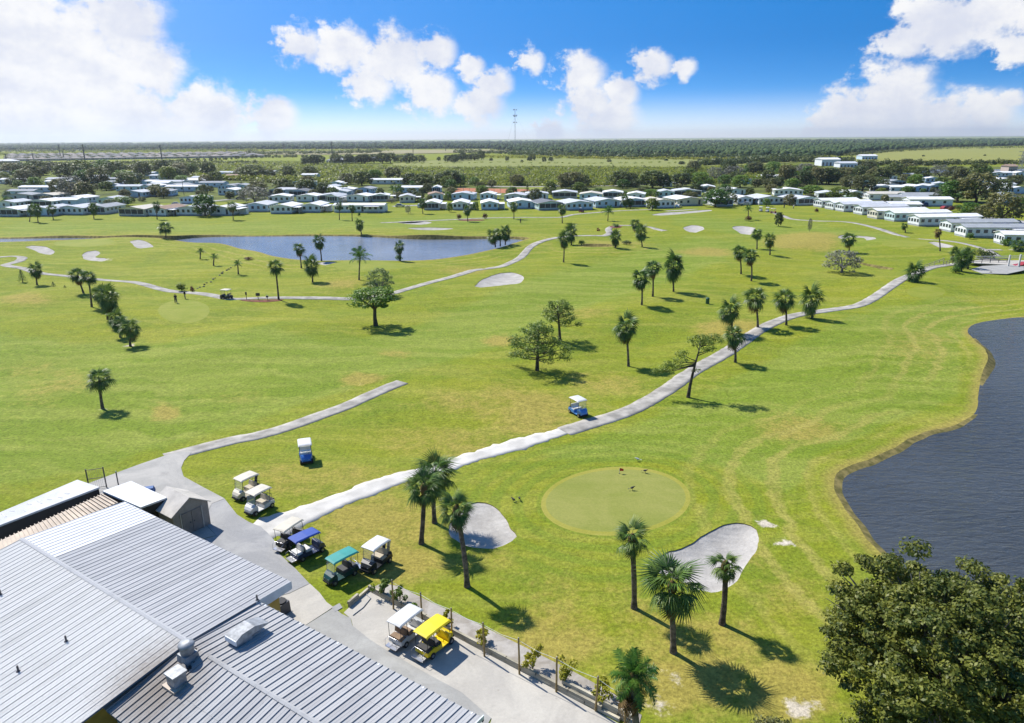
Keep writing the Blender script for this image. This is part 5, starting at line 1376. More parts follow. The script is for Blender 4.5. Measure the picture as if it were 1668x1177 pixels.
def cart(rear_px, front_px, label, body, top, seat, long=False, screen=True, bags=0, roof_len=None):
    a = at(*rear_px); b = at(*front_px); d = b - a; c = (a + b) / 2; c.z = float(Hf(c.x, c.y))
    onslab = py_slab(c)
    o = thing('golf_cart', label, 'golf cart', c + Vector((0, 0, onslab)), math.atan2(d.y, d.x), 'golf carts')
    if long: o.scale = (.92, .92, .94)
    ex = 0.42 if long else 0.0
    w = lambda x, z: .56 if x < .65 else .56 - .22 * ((x - .65) / .55) ** 2
    # nose and dash
    shell([(.55, .30), (1.12, .30), (1.20, .42), (1.16, .58), (1.0, .74), (.72, .88), (.60, .86), (.52, .60)], w, M[body], 'front_cowl', o)
    # floor and rear body
    shell([(.56, .24), (.56, .32), (-.05, .32), (-.10, .60), (-.62, .62), (-.70, .70), (-1.10 - ex * .6, .62), (-1.16 - ex * .6, .36), (-1.0, .28), (-.45, .28), (-.05, .24)], lambda x, z: .56, M[body], 'body', o)
    MB().box(1.14, 1.24, -.40, .40, .24, .36, .01).build('bumper', M['black'], o)
    for s in (-1, 1): MB().box(1.10, 1.175, s * .24 - .06, s * .24 + .06, .50, .57, .01).build('headlight', M['white_seat'], o)
    MB().box(-.60, -.06, -.52, .52, .60, .73, .03).build('seat', M[seat], o)
    bk = MB(); bk.prism([(-.64, .78), (-.56, .78), (-.66, 1.12), (-.74, 1.12)], -.50, .50); bk.build('backrest', M[seat], o)
    if long:
        MB().box(-1.36, -.86, -.52, .52, .62, .74, .03).build('rear_seat', M[seat], o)
        bk = MB(); bk.prism([(-.80, .78), (-.88, .78), (-.80, 1.12), (-.72, 1.12)], -.50, .50); bk.build('rear_backrest', M[seat], o)
        MB().box(-1.86, -1.42, -.46, .46, .26, .31).build('footrest', M['silver'], o)
        MB().tube([(-1.80, -.48, .31), (-1.80, -.48, .72), (-1.5, -.48, .78), (-1.5, .48, .78), (-1.80, .48, .72), (-1.80, .48, .31)], .018, 6).build('grab_rail', M['silver'], o)
    else:
        MB().box(-1.20, -.78, -.46, .46, .56, .70, .02).build('bag_well', M['black'], o)
        MB().tube([(-.84, -.46, .7), (-1.0, -.46, 1.15), (-1.0, .46, 1.15), (-.84, .46, .7)], .02, 6).build('bag_rack', M['black'], o)
    r0, r1 = (-1.45 if long else -.98), .78
    if roof_len: r0 = roof_len
    # roof: shallow tray with turned-down edge
    rf = MB(); zc = 1.86; xs = [r0, r0 + .12, (r0 + r1) / 2, r1 - .14, r1]; zs = [-.05, .02, .045, .015, -.06]; ys = [-.62, -.54, 0, .54, .62]; yz = [-.05, .015, .03, .015, -.05]
    vs = [(x, y_, zc + zz_ + q) for x, zz_ in zip(xs, zs) for y_, q in zip(ys, yz)]; fs = [(i * 5 + j, (i + 1) * 5 + j, (i + 1) * 5 + j + 1, i * 5 + j + 1) for i in range(4) for j in range(4)]
    m_ = len(vs); vs += [(x, y_, z - .045) for x, y_, z in vs]; fs += [tuple(m_ + k for k in reversed(f)) for f in fs[:16]]
    ring = [0, 1, 2, 3, 4, 9, 14, 19, 24, 23, 22, 21, 20, 15, 10, 5]
    fs += [(ring[i], ring[(i + 1) % 16], m_ + ring[(i + 1) % 16], m_ + ring[i]) for i in range(16)]
    rf.add(vs, fs); rf.build('roof', M[top], o)
    for s in (-1, 1):
        MB().tube([(.74, s * .50, .84), (.62, s * .53, 1.86)], .02, 6).build('front_strut', M['black'], o)
        MB().tube([(-.70, s * .52, .66), (-.80, s * .54, 1.86)], .02, 6).build('rear_strut', M['black'], o)
        if long: MB().tube([(-1.36, s * .50, .70), (-1.36, s * .54, 1.82)], .018, 6).build('tail_strut', M['black'], o)
    if screen: MB().add([(.76, -.5, .88), (.76, .5, .88), (.64, .52, 1.8), (.64, -.52, 1.8)], [(0, 1, 2, 3)]).build('windscreen', M['clear'], o)
    st = MB(); ring = [Vector((.34 + .05 * math.sin(t) * 2, .25 + .17 * math.cos(t), .93 + .14 * math.sin(t))) for t in [k / 12 * 6.283 for k in range(13)]]
    st.tube(ring, .014, 5); st.tube([(.34, .25, .93), (.58, .25, .72)], .02, 5); st.build('steering_wheel', M['black'], o)
    for wx in (.80, -.82 - ex * .35):
        for s in (-1, 1):
            t_ = link('wheel', tyre_me, o, loc=(wx, s * .50, .225)); link('rim', rim_me, t_)
    for k in range(bags):
        y_ = .2 if k else -.2
        g_ = thing('golf_bag', ('dark' if k == 0 else 'pale') + ' golf bag strapped on the back of a ' + label.split(' ')[0] + ' cart', 'golf bag', o.matrix_basis @ Vector((-1.05, y_, .66)), o.rotation_euler.z)
        MB().tube([(0, 0, 0), (-.10, 0, .45), (-.20, 0, .85)], [.13, .12, .14], 9).build('bag', M['navy_paint' if k == 0 else 'beige_paint'], g_)
        MB().tube([(-.18, .06, .8), (-.24, .07, 1.08)], .012, 4).build('club', M['silver'], g_); MB().tube([(-.18, -.05, .8), (-.24, -.06, 1.12)], .012, 4).build('club', M['silver'], g_)
    return o
SLABS = []
def py_slab(c):
    x, y_, _ = proj(c)
    return 0.024 if (y_ > 985 and 560 < x < 760) else 0.0
cart((419, 800), (387, 815), 'beige golf cart with cream roof, upper of two by the driveway', 'beige_paint', 'cream_top', 'tan_seat', bags=1)
cart((440, 822), (406, 840), 'white golf cart with cream roof, lower of two by the driveway', 'white_paint', 'cream_top', 'tan_seat')
cart((464, 893), (492, 873), 'black golf cart with cream roof beside the blue roofed one', 'black_paint', 'cream_top', 'black_seat', True)
cart((486, 911), (524, 893), 'navy golf cart under a bright blue roof', 'navy_paint', 'blue_top', 'white_seat', True)
cart((576, 930), (531, 954), 'dark green golf cart under a teal roof with two seat rows', 'green_paint', 'green_top', 'black_seat', True)
cart((628, 911), (598, 933), 'cream roofed golf cart with dark nose carrying bags', 'black_paint', 'white_top', 'tan_seat', bags=2)
cart((650, 1051), (685, 1022), 'white golf cart with white roof parked beside the yellow one', 'white_paint', 'white_top', 'brown_seat', True)
cart((692, 1070), (731, 1039), 'yellow golf cart with a yellow roof in the service yard', 'yellow_paint', 'yellow_top', 'black_seat', True, False)
cart((498, 742), (500, 756), 'blue golf cart with white roof alone on the grass', 'blue_paint', 'white_top', 'white_seat')
cart((932, 671), (952, 682), 'light blue golf cart with white roof driving onto the path', 'sky_paint', 'white_top', 'white_seat')
cart((376, 487), (362, 486), 'small dark golf cart parked on the path by the red mulch', 'black_paint', 'cream_top', 'tan_seat')
cart((1237, 343), (1241, 345), 'left one of two tiny white carts on the far right path', 'white_paint', 'white_top', 'tan_seat')
cart((1248, 344), (1252, 346), 'right one of two tiny white carts on the far right path', 'white_paint', 'white_top', 'tan_seat')
cart((943, 345), (951, 346), 'dark red utility cart on the path before the centre homes', 'red_paint', 'black_paint', 'black_seat', False, False)
cart((1257, 347), (1262, 347), 'brown cart parked right of the two tiny white carts', 'red_paint', 'cream_top', 'tan_seat')

# ------------------------------------------------------------------ people
M['skin'] = mat('skin', (0.42, 0.25, 0.17), .6); M['cloth_dark'] = mat('cloth_dark', (0.03, 0.035, 0.05), .9); M['cloth_white'] = mat('cloth_white', (0.65, 0.65, 0.63), .9); M['cloth_khaki'] = mat('cloth_khaki', (0.35, 0.29, 0.2), .9); M['hair'] = mat('hair', (0.06, 0.045, 0.03), .8)
def person(px, py, facing, label, shirt, trousers, stance=0):
    p = at(px, py); o = thing('person', label, 'person', p, facing)
    lean = .22 if stance else .03
    me = bpy.data.meshes.new('body')
    J = [(0, 0, .95), (lean * .5, 0, 1.15), (lean, 0, 1.42), (lean * 1.2, 0, 1.52), (lean * 1.3, 0, 1.60), (lean * 1.35, 0, 1.70),
         (lean, .19, 1.42), (lean + .14, .20, 1.17), (lean + .34, .08, 1.00), (lean, -.19, 1.42), (lean + .14, -.20, 1.17), (lean + .34, -.06, .98),
         (0, .10, .90), (.05, .13, .50), (0, .15, .08), (.14, .16, .04), (0, -.10, .90), (.05, -.13, .50), (0, -.15, .08), (.14, -.16, .04)]
    E_ = [(0, 1), (1, 2), (2, 3), (3, 4), (4, 5), (2, 6), (6, 7), (7, 8), (2, 9), (9, 10), (10, 11), (0, 12), (12, 13), (13, 14), (14, 15), (0, 16), (16, 17), (17, 18), (18, 19)]
    rad = [.15, .14, .15, .06, .09, .08, .065, .05, .045, .065, .05, .045, .095, .07, .05, .04, .095, .07, .05, .04]
    me.from_pydata(J, E_, []); me.materials.append(M['skin'])
    b = link('body', me, o)
    sk = b.modifiers.new('skin', 'SKIN')
    for i, q in enumerate(me.skin_vertices[0].data): q.radius = (rad[i], rad[i]); q.use_root = i == 0
    b.modifiers.new('sub', 'SUBSURF').render_levels = 1
    MB().tube([(0, 0, .90), (lean * .5, 0, 1.15), (lean, 0, 1.40), (lean * 1.1, 0, 1.50)], [.185, .18, .20, .10], 12).build('shirt', M[shirt], o)
    for s in (-1, 1):
        MB().tube([(lean, s * .17, 1.43), (lean + .10, s * .22, 1.22)], [.09, .075], 8).build('sleeve', M[shirt], o)
        MB().tube([(0, s * .09, .95), (.05, s * .13, .50), (0, s * .15, .10)], [.125, .095, .08], 10).build('trouser_leg', M[trousers], o)
    MB().tube([(lean * 1.3 - .02, 0, 1.66), (lean * 1.3 - .02, 0, 1.74), (lean * 1.3 - .02, 0, 1.78)], [.105, .09, .03], 10).build('cap', M[shirt], o)
    if stance: MB().tube([(lean + .34, .01, 1.02), (lean + .72, .25, .03)], .012, 5).build('golf_club', M['silver'], o)
person(287, 494, R(-60), 'golfer in dark clothes standing at the left tee', 'cloth_dark', 'cloth_dark', 1)
person(302, 486, R(200), 'golfer in dark shirt waiting behind the left tee', 'cloth_dark', 'cloth_khaki')
person(1277, 339, R(-90), 'golfer in dark clothes near the far right homes', 'cloth_dark', 'cloth_dark')
person(1292, 340, R(30), 'golfer in white near the far right homes', 'cloth_white', 'cloth_khaki', 1)
person(848, 363, R(90), 'dark figure on the grass below the far path', 'cloth_dark', 'cloth_dark')
# ------------------------------------------------------------------ small course furniture
M['red_flag'] = mat('red_flag', (0.65, 0.05, 0.03), .8); M['bin_green'] = mat('bin_green', (0.02, 0.12, 0.06), .5); M['red_wood'] = mat('red_wood', (0.34, 0.07, 0.04), .7); M['mulch'] = mat('mulch', (0.22, 0.075, 0.035), .95, .3, 3, bump=.6)
def flag(px, py, h, label):
    p = at(px, py); o = thing('flag_stick', label, 'flag', p)
    MB().tube([(0, 0, 0), (0, 0, h)], .018, 6).build('pole', M['white_paint'], o)
    MB().add([(0, 0, h), (.18, .02, h - .04), (.36, -.01, h - .10), (.36, -.01, h - .30), (.18, .03, h - .30), (0, 0, h - .30)], [(0, 1, 4, 5), (1, 2, 3, 4)]).build('flag', M['red_flag'], o)
    MB().tube([(0, 0, 0), (0, 0, .012)], [.07, .07], 10).build('cup', M['black'], o)
flag(1009, 771, .55, 'short red flag at the back edge of the near green')
def sphere_bird(px, py, m, label, white=False):
    p = at(px, py); o = thing('bird', label, 'bird', p, rnd.uniform(0, 6)); o.scale = (.8,) * 3
    me = bpy.data.meshes.new('body')
    J = [(-.22, 0, .26), (-.08, 0, .30), (.08, 0, .34), (.17, 0, .42), (.24, 0, .44), (.33, 0, .42)]
    me.from_pydata(J, [(i, i + 1) for i in range(5)], []); me.materials.append(m)
    b = link('body', me, o); b.modifiers.new('skin', 'SKIN')
    for q, r_ in zip(me.skin_vertices[0].data, (.05, .12, .11, .05, .05, .015)): q.radius = (r_, r_)
    me.skin_vertices[0].data[1].use_root = True
    b.modifiers.new('sub', 'SUBSURF').render_levels = 1
    MB().add([(-.18, 0, .27), (-.5, .07, .18), (-.5, -.07, .18)], [(0, 1, 2)]).build('tail', m, o)
    for s in (-1, 1): MB().tube([(0, s * .05, .24), (.01, s * .05, .0)], .012, 5).build('leg', M['trim_dark'], o)
M['feather_black'] = mat('feather_black', (.012, .012, .014), .6); M['feather_white'] = mat('feather_white', (.75, .75, .74), .7)
sphere_bird(1030, 798, M['feather_black'], 'black bird standing in the middle of the near green')
sphere_bird(1051, 770, M['feather_black'], 'black bird at the back edge of the near green')
sphere_bird(1038, 751, M['feather_white'], 'white bird on the turf above the near green')
for k, (x, y_) in enumerate(((836, 817), (846, 815))): sphere_bird(x, y_, M['feather_black'], ['left', 'right'][k] + ' of two small dark birds between bunker and green')
def bin_(px, py, label):
    p = at(px, py); o = thing('trash_bin', label, 'bin', p)
    MB().tube([(0, 0, 0), (0, 0, .05), (0, 0, .95)], [.30, .32, .33], 14).build('barrel', M['bin_green'], o)
    MB().tube([(0, 0, .95), (0, 0, 1.02), (0, 0, 1.12)], [.36, .35, .18], 14).build('lid', M['bin_green'], o)
bin_(1152, 497, 'green barrel bin on the fairway right of three palms')
def bench(px, py, rz, label, m):
    p = at(px, py); o = thing('park_bench', label, 'bench', p, rz)
    for k in range(3): MB().box(-.75, .75, -.22 + k * .15, -.09 + k * .15, .42, .46).build('seat_slat', m, o)
    for k in range(3): MB().box(-.75, .75, .26, .30, .55 + k * .14, .66 + k * .14).build('back_slat', m, o)
    for s in (-1, 1): MB().box(s * .65 - .04, s * .65 + .04, -.2, .28, 0, .42).build('leg', m, o); MB().box(s * .65 - .035, s * .65 + .035, .30, .35, .0, .98).build('upright', m, o)
bench(1484, 462, R(20), 'red wooden bench under the stubby palm by the path', M['red_wood'])
bench(975, 375, R(60), 'small brown bench near the path loop', M['red_wood'])
# mulch beds
def bed(name, px, m, label):
    p = spline_closed([G(*q) for q in px], lambda d: 1.0); n = len(p)
    vv, _, ff, *_ = delaunay_2d_cdt([Vector(q) for q in p.tolist()], [(i, (i + 1) % n) for i in range(n)], [], 1, 1e-6)
    mb = MB(); mb.add([(v.x, v.y, float(Hf(v.x, v.y)) + .05) for v in vv], [tuple(f) for f in ff]); mb.add([(q[0], q[1], float(Hf(*q)) + .05) for q in p] + [(q[0], q[1], float(Hf(*q)) - .1) for q in p], [(i, (i + 1) % n, n + (i + 1) % n, n + i) for i in range(n)])
    tag(mb.build(name, m), label, None, None, 'structure')
bed('mulch_bed', P('391 490 405 492.5 430 493 458 489.5 462 487.5 445 488 420 489.5 400 489'), M['mulch'], 'red mulch bed along the left path')
bed('mulch_bed', ellipse(1003, 371, 10, 1.6, 0, 14), M['mulch'], 'small red bed on the path loop')
bed('mulch_bed', ellipse(768, 358, 22, 1.2, 0, 14), M['mulch'], 'thin mulch strip with red shrubs on the far path')
def tee_sign(px, py, h, w, label, m='trim_dark'):
    p = at(px, py); o = thing('tee_sign', label, 'sign', p, R(10))
    MB().box(-.05, .05, -.05, .05, 0, h).build('post', M[m], o)
    MB().box(-w / 2, w / 2, -.06, -.02, h - .55, h).build('board', M[m], o)
tee_sign(402, 489, 1.5, .3, 'slim dark tee post in the red mulch bed')
tee_sign(421, 489, 1.3, .75, 'wide dark tee sign in the red mulch bed')
p_ = at(436, 490); o = thing('ball_washer', 'small dark ball washer at the end of the mulch bed', 'ball washer', p_); MB().tube([(0, 0, 0), (0, 0, .8)], .05, 8).build('stand', M['trim_dark'], o); MB().box(-.2, .2, -.15, .15, .6, .95, .02).build('tub', M['trim_dark'], o)
# rocks along the ditch
M['rock'] = mat('rock', (.22, .20, .17), .95, .3, 3, bump=.6, objvar=.3)
def rock_mesh(seed):
    bm = bmesh.new(); bmesh.ops.create_icosphere(bm, subdivisions=1, radius=.5); r = random.Random(seed)
    for v in bm.verts: v.co *= r.uniform(.7, 1.2)
    me = bpy.data.meshes.new('rock'); bm.to_mesh(me); bm.free(); me.materials.append(M['rock']); return me
RK = [rock_mesh(s) for s in (1, 2, 3)]
def rocks(lst, label, sz=(.3, .8), group='rocks'):
    for i, (x, y_) in enumerate(lst):
        o = link('rock', RK[i % 3], None, loc=at(x, y_), rot=(rnd.uniform(0, 3), rnd.uniform(0, 3), rnd.uniform(0, 3)), scale=[rnd.uniform(*sz) for _ in range(3)]); tag(o, label, 'rock', group); THINGS.append(o)
rocks([(316 + (393 - 316) * f_ + rnd.uniform(-2, 2), 470 + (427 - 470) * f_ + rnd.uniform(-1.2, 1.2)) for f_ in np.linspace(0, .8, 15)], 'dark stone lining the ditch right of the yellow hedge', group='stones in the ditch')
rocks([(1605 + rnd.uniform(0, 35), 440 + rnd.uniform(-4, 4)) for _ in range(14)], 'pale stone in the rubble slope below the bridge', (.5, 1.1), 'stones below the bridge')
slab('ditch', P('392 427 400 421 412 419 414 421 402 425 394 429'), M['sand'], .02, 'pale head of the rocky ditch')
slab('rubble_slope', P('1582 438 1600 433 1640 431 1668 432 1668 440 1640 446 1600 445'), M['yard_grey'], .03, 'grey rubble bank below the bridge')
slab('bridge_road', P('1572 427 1600 422.5 1640 424 1720 424 1720 433 1640 431 1600 429.5'), M['yard'], .06, 'pale pinkish road leading onto the bridge')
# bridge rails
br = thing('bridge_railing', 'white posted bridge railing beside the dark car at right', 'railing', G(1642, 433))
for x, y_, ty in ((1642, 433, 415), (1659, 434, 414)):
    p = G(x, y_) - br.location; _, h = top_of(G(x, y_), x, ty); MB().box(p.x - .15, p.x + .15, p.y - .15, p.y + .15, 0, h).build('post', M['white_paint'], br)
for a, b, zt in (((1588, 424), (1700, 423), 1.0), ((1588, 424), (1700, 423), .55)):
    MB().tube([G(*a) - br.location + Vector((0, 0, zt)), G(*b) - br.location + Vector((0, 0, zt))], .07, 6).build('rail', M['white_paint'], br)
for (a, b), lb in ((((1505, 438), (1537, 426)), 'low wooden rail along the upper path edge before the bridge'), (((1536, 432), (1556, 428)), 'short wooden rail along the lower path edge before the bridge'), (((1552, 424), (1580, 421)), 'dark rail behind the bridge palms'), ((1578, 430), (1640, 427)) and (((1585, 429), (1640, 427)), 'long dark rail along the bridge road')):
    o = thing('guard_rail', lb, 'railing', G(*a)); v = G(*b) - G(*a)
    for zt in (.9, .5): MB().tube([Vector((0, 0, zt)), v + Vector((0, 0, zt))], .06, 6).build('rail', M['timber'] if 'wooden' in lb else M['trim_dark'], o)
    for k in range(5): MB().tube([v * (k / 4), v * (k / 4) + Vector((0, 0, .95))], .07, 6).build('post', M['timber'] if 'wooden' in lb else M['trim_dark'], o)
def car(px, py, rz, m, label, L=4.4, suv=False):
    p = at(px, py); p.z += .06; o = thing('parked_car', label, 'car', p, rz); h = L / 2; t = 1.75 if suv else 1.42
    shell([(-h, .3), (h, .3), (h, .62), (h - .2, .78), (h - 1.25, .92), (h - 1.95, t), (-h + .9 - (.5 if suv else 0), t), (-h + .2, .95), (-h, .8)], lambda x, z: .88 if z < 1 else .72, m, 'body', o)
    shell([(h - 1.32, .95), (h - 1.93, t - .08), (-h + .95 - (.5 if suv else 0), t - .08), (-h + .45, .95)], lambda x, z: .885 if z < 1 else .745, M['glass_dark'], 'side_glass', o)
    for wx in (h - .85, -h + .85):
        for s in (-1, 1):
            t_ = link('wheel', tyre_me, o, loc=(wx, s * .80, .32), scale=(1.45, 1.1, 1.45)); link('rim', rim_me, t_)
    for s in (-1, 1): MB().box(h - .12, h + .01, s * .62 - .16, s * .62 + .16, .58, .70).build('headlight', M['white_seat'], o)
car(1668, 432, R(185), M['red_paint'], 'dark red car on the bridge at the right edge', 4.6)
car(1655, 366, R(5), M['sky_paint'], 'light blue pickup parked at the right edge street', 5.0, True)
car(1636, 365, R(5), M['white_paint'], 'white car parked left of the light blue pickup', 4.4)
car(1540, 341, R(20), M['red_paint'], 'red car parked behind the long right hand homes', 4.4)
car(1505, 336, R(80), M['navy_paint'], 'dark blue van before the second row of right hand homes', 4.8, True)
car(1214, 334, R(160), M['white_paint'], 'white car between the far homes', 4.4)
# ------------------------------------------------------------------ homes
HW = {}
def hw(name, col): 
    if name not in HW: HW[name] = mat('siding_' + name, col, .7, .06, 1.2)
    return HW[name]
WALLC = {'white': (.80, .82, .84), 'cream': (.76, .70, .56), 'blue': (.56, .70, .84), 'aqua': (.62, .76, .78), 'grey': (.55, .59, .63), 'pink': (.55, .44, .38)}
ROOFC = {'white': (.78, .78, .78), 'grey': (.36, .38, .40), 'brown': (.36, .26, .20), 'silver': (.56, .58, .61), 'dark': (.19, .20, .22), 'cream': (.62, .58, .50)}
HR = {k: stained('home_roof_' + k, v, tuple(x * .82 for x in v), .4, 3.0) for k, v in ROOFC.items()}
M['skirt'] = mat('skirting', (.38, .40, .41), .8, .1)
M['screen'] = mat('porch_screen', (.035, .042, .05), .5, .15)
PANE = {}
def win(parent, x, y_, z, w, h, axis):
    """window with frame; axis x: on an end wall facing +-x, y: on a long wall"""
    key = (round(w, 2), round(h, 2), axis)
    if key not in PANE:
        if axis == 'x': PANE[key] = (MB().box(-.05, .05, -w / 2 - .06, w / 2 + .06, -h / 2 - .06, h / 2 + .06).mesh('window', M['trim_white']), MB().box(-.07, .07, -w / 2, w / 2, -h / 2, h / 2).mesh('pane', M['glass_dark']))
        else: PANE[key] = (MB().box(-w / 2 - .06, w / 2 + .06, -.05, .05, -h / 2 - .06, h / 2 + .06).mesh('window', M['trim_white']), MB().box(-w / 2, w / 2, -.07, .07, -h / 2, h / 2).mesh('pane', M['glass_dark']))
    f, p = PANE[key]
    o = link('window', f, parent, loc=(x, y_, z)); link('pane', p, o)
def home(px, py, wpx, rz, label, wall='white', rf='white', L=15.0, W=7.2, h=2.9, rise=.85, port=1, front='windows', group='mobile homes', detail=2, porch=0, gablewide=True, center=False):
    """gable end (front) at the given pixel: local -y faces the viewer, ridge along y; width along x"""
    a = at(px, py); _, _, pm_ = proj(a)
    if wpx: W = wpx / pm_
    wm = hw(wall, WALLC[wall]); rm_ = HR[rf]
    o = thing('mobile_home', label, 'house', a, rz, group)
    pw = min(3.2, W * .28) if port else 0
    x0, x1 = -W / 2, W / 2 - pw
    xc = (x0 + x1) / 2
    base = .55
    MB().add([(x0, 0, base), (x1, 0, base), (x1, 0, h), (xc, 0, h + rise), (x0, 0, h), (x0, L, base), (x1, L, base), (x1, L, h), (xc, L, h + rise), (x0, L, h)], [(0, 1, 2, 3, 4), (9, 8, 7, 6, 5), (1, 6, 7, 2), (5, 0, 4, 9)]).build('wall', wm, o)
    MB().box(x0 + .05, x1 - .05, .05, L - .05, -.1, base + .02).build('skirting', M['skirt'], o)
    ov = .35
    for s in (-1, 1):
        xe = (x0 - ov) if s < 0 else (x1 + ov); ze = h - rise * ov / ((x1 - x0) / 2)
        v = [(xe, -ov, ze), (xc, -ov, h + rise + .0), (xc, L + ov, h + rise), (xe, L + ov, ze)]
        v += [(p[0], p[1], p[2] + .12) for p in v]
        q = MB().add(v, [(3, 2, 1, 0), (4, 5, 6, 7), (0, 1, 5, 4), (2, 3, 7, 6), (3, 0, 4, 7)]).build('roof_slope', rm_, o)
        if detail > 1:
            MB().box(xe - .06, xe + .06, -ov - .02, L + ov, ze - .08, ze + .10).build('eave_trim', M['trim_white'], q)
    if front == 'windows':
        n = max(2, int((x1 - x0) / 2.1))
        for k in range(n): win(o, x0 + (k + .5) * (x1 - x0) / n, -.0, 1.9, min(1.05, (x1 - x0) / n * .72), 1.15, 'y')
    elif front == 'screen':
        n = 4; MB().box(x0 + .3, x1 - .3, -.06, .05, base + .35, h - .15).build('porch_screen', M['screen'], o)
        for k in range(n + 1):
            xx = x0 + .3 + k * (x1 - x0 - .6) / n; MB().box(xx - .06, xx + .06, -.12, .0, base, h - .1).build('porch_post', M['trim_white'], o)
        MB().box(x0 + .25, x1 - .25, -.11, .0, base + .25, base + .40).build('porch_sill', M['trim_white'], o)
    elif front == 'mixed':
        for k in range(2): win(o, x0 + (k + .5) * (x1 - x0) * .27 + .2, 0, 1.9, 1.0, 1.1, 'y')
        d_ = MB().box(x1 - 2.3, x1 - 1.4, -.06, .04, base, base + 2.0).build('door', M['screen'], o); MB().box(x1 - 1.6, x1 - 1.5, -.1, -.05, base + .9, base + 1.05).build('handle', M['silver'], d_)
    if detail > 0:
        n = 4 if detail > 1 else 3
        for k in range(n):
            win(o, x0, 1.6 + k * (L - 3) / n, 1.9, 1.1, .95, 'x'); win(o, x1, 1.6 + k * (L - 3) / n, 1.9, 1.1, .95, 'x')
    if port:
        c_y0, c_y1 = (.3, L * .65)
        MB().box(x1 + .02, W / 2 + .15, c_y0, c_y1, h - .42, h - .28).build('carport_roof', HR['white' if rf != 'dark' else 'silver'], o)
        for yy in (c_y0 + .2, (c_y0 + c_y1) / 2, c_y1 - .2): MB().box(W / 2 - .05, W / 2 + .05, yy - .05, yy + .05, 0, h - .42).build('carport_post', M['trim_white'], o)
        if detail > 1: MB().box(x1 + .3, W / 2 - .1, c_y1 - 2.2, c_y1 - .3, 0, h - .6).build('storage_room', wm, o)
    return o
ORD = ['first', 'second', 'third', 'fourth', 'fifth', 'sixth', 'seventh', 'eighth', 'ninth', 'tenth', 'eleventh', 'twelfth', 'thirteenth', 'fourteenth', 'fifteenth', 'sixteenth', 'seventeenth', 'eighteenth', 'nineteenth', 'twentieth', 'twenty-first', 'twenty-second', 'twenty-third', 'twenty-fourth', 'twenty-fifth', 'twenty-sixth', 'twenty-seventh', 'twenty-eighth', 'twenty-ninth', 'thirtieth']
# front row facing the fairway: centre x, base y, width px, wall, roof, front, turn, carport
FRONT = [(18, 353, 56, 'white', 'white', 'screen', 8, 1), (66, 352, 44, 'blue', 'silver', 'mixed', 6, 0), (114, 350, 48, 'white', 'silver', 'windows', 8, 0), (158, 349, 32, 'grey', 'grey', 'screen', 6, 0), (215, 352, 48, 'cream', 'cream', 'screen', 12, 0), (262, 352, 46, 'white', 'brown', 'windows', 12, 1),
 (308, 351, 44, 'white', 'silver', 'windows', 6, 0), (366, 351, 50, 'white', 'white', 'mixed', 5, 1), (417, 345, 38, 'blue', 'silver', 'windows', 2, 0), (464, 348, 48, 'white', 'white', 'windows', 4, 1), (512, 346, 42, 'white', 'white', 'windows', 3, 1), (708, 342, 35, 'white', 'white', 'screen', 0, 1), (755, 342, 36, 'white', 'white', 'mixed', 0, 1),
 (803, 342, 38, 'blue', 'white', 'windows', -2, 1), (850, 340, 38, 'blue', 'white', 'mixed', -6, 0), (897, 342, 40, 'aqua', 'dark', 'screen', -14, 0), (944, 342, 46, 'blue', 'silver', 'windows', -14, 0), (990, 338, 42, 'blue', 'silver', 'mixed', -16, 0), (1034, 337, 44, 'blue', 'white', 'screen', -6, 0), (1080, 339, 40, 'white', 'cream', 'windows', -12, 0), (1124, 335, 46, 'cream', 'white', 'mixed', -14, 0), (1180, 336, 30, 'white', 'white', 'screen', -10, 0), (1218, 333, 36, 'white', 'white', 'windows', -8, 1), (1256, 333, 42, 'white', 'silver', 'windows', -8, 0), (1318, 334, 46, 'aqua', 'silver', 'screen', -18, 0)]
FX = []
for i, (x, y_, w, wl_, rf_, fr, tz, po) in enumerate(FRONT):
    home(x, y_, w, R(-tz), f'{wl_} mobile home with {rf_} roof, {ORD[i]} from left in the row facing the fairway', wl_, rf_, front=fr, port=po, L=13.5 if x < 1000 else 14, rise=.9, group='homes along the far fairway')
    FX.append((x, i))
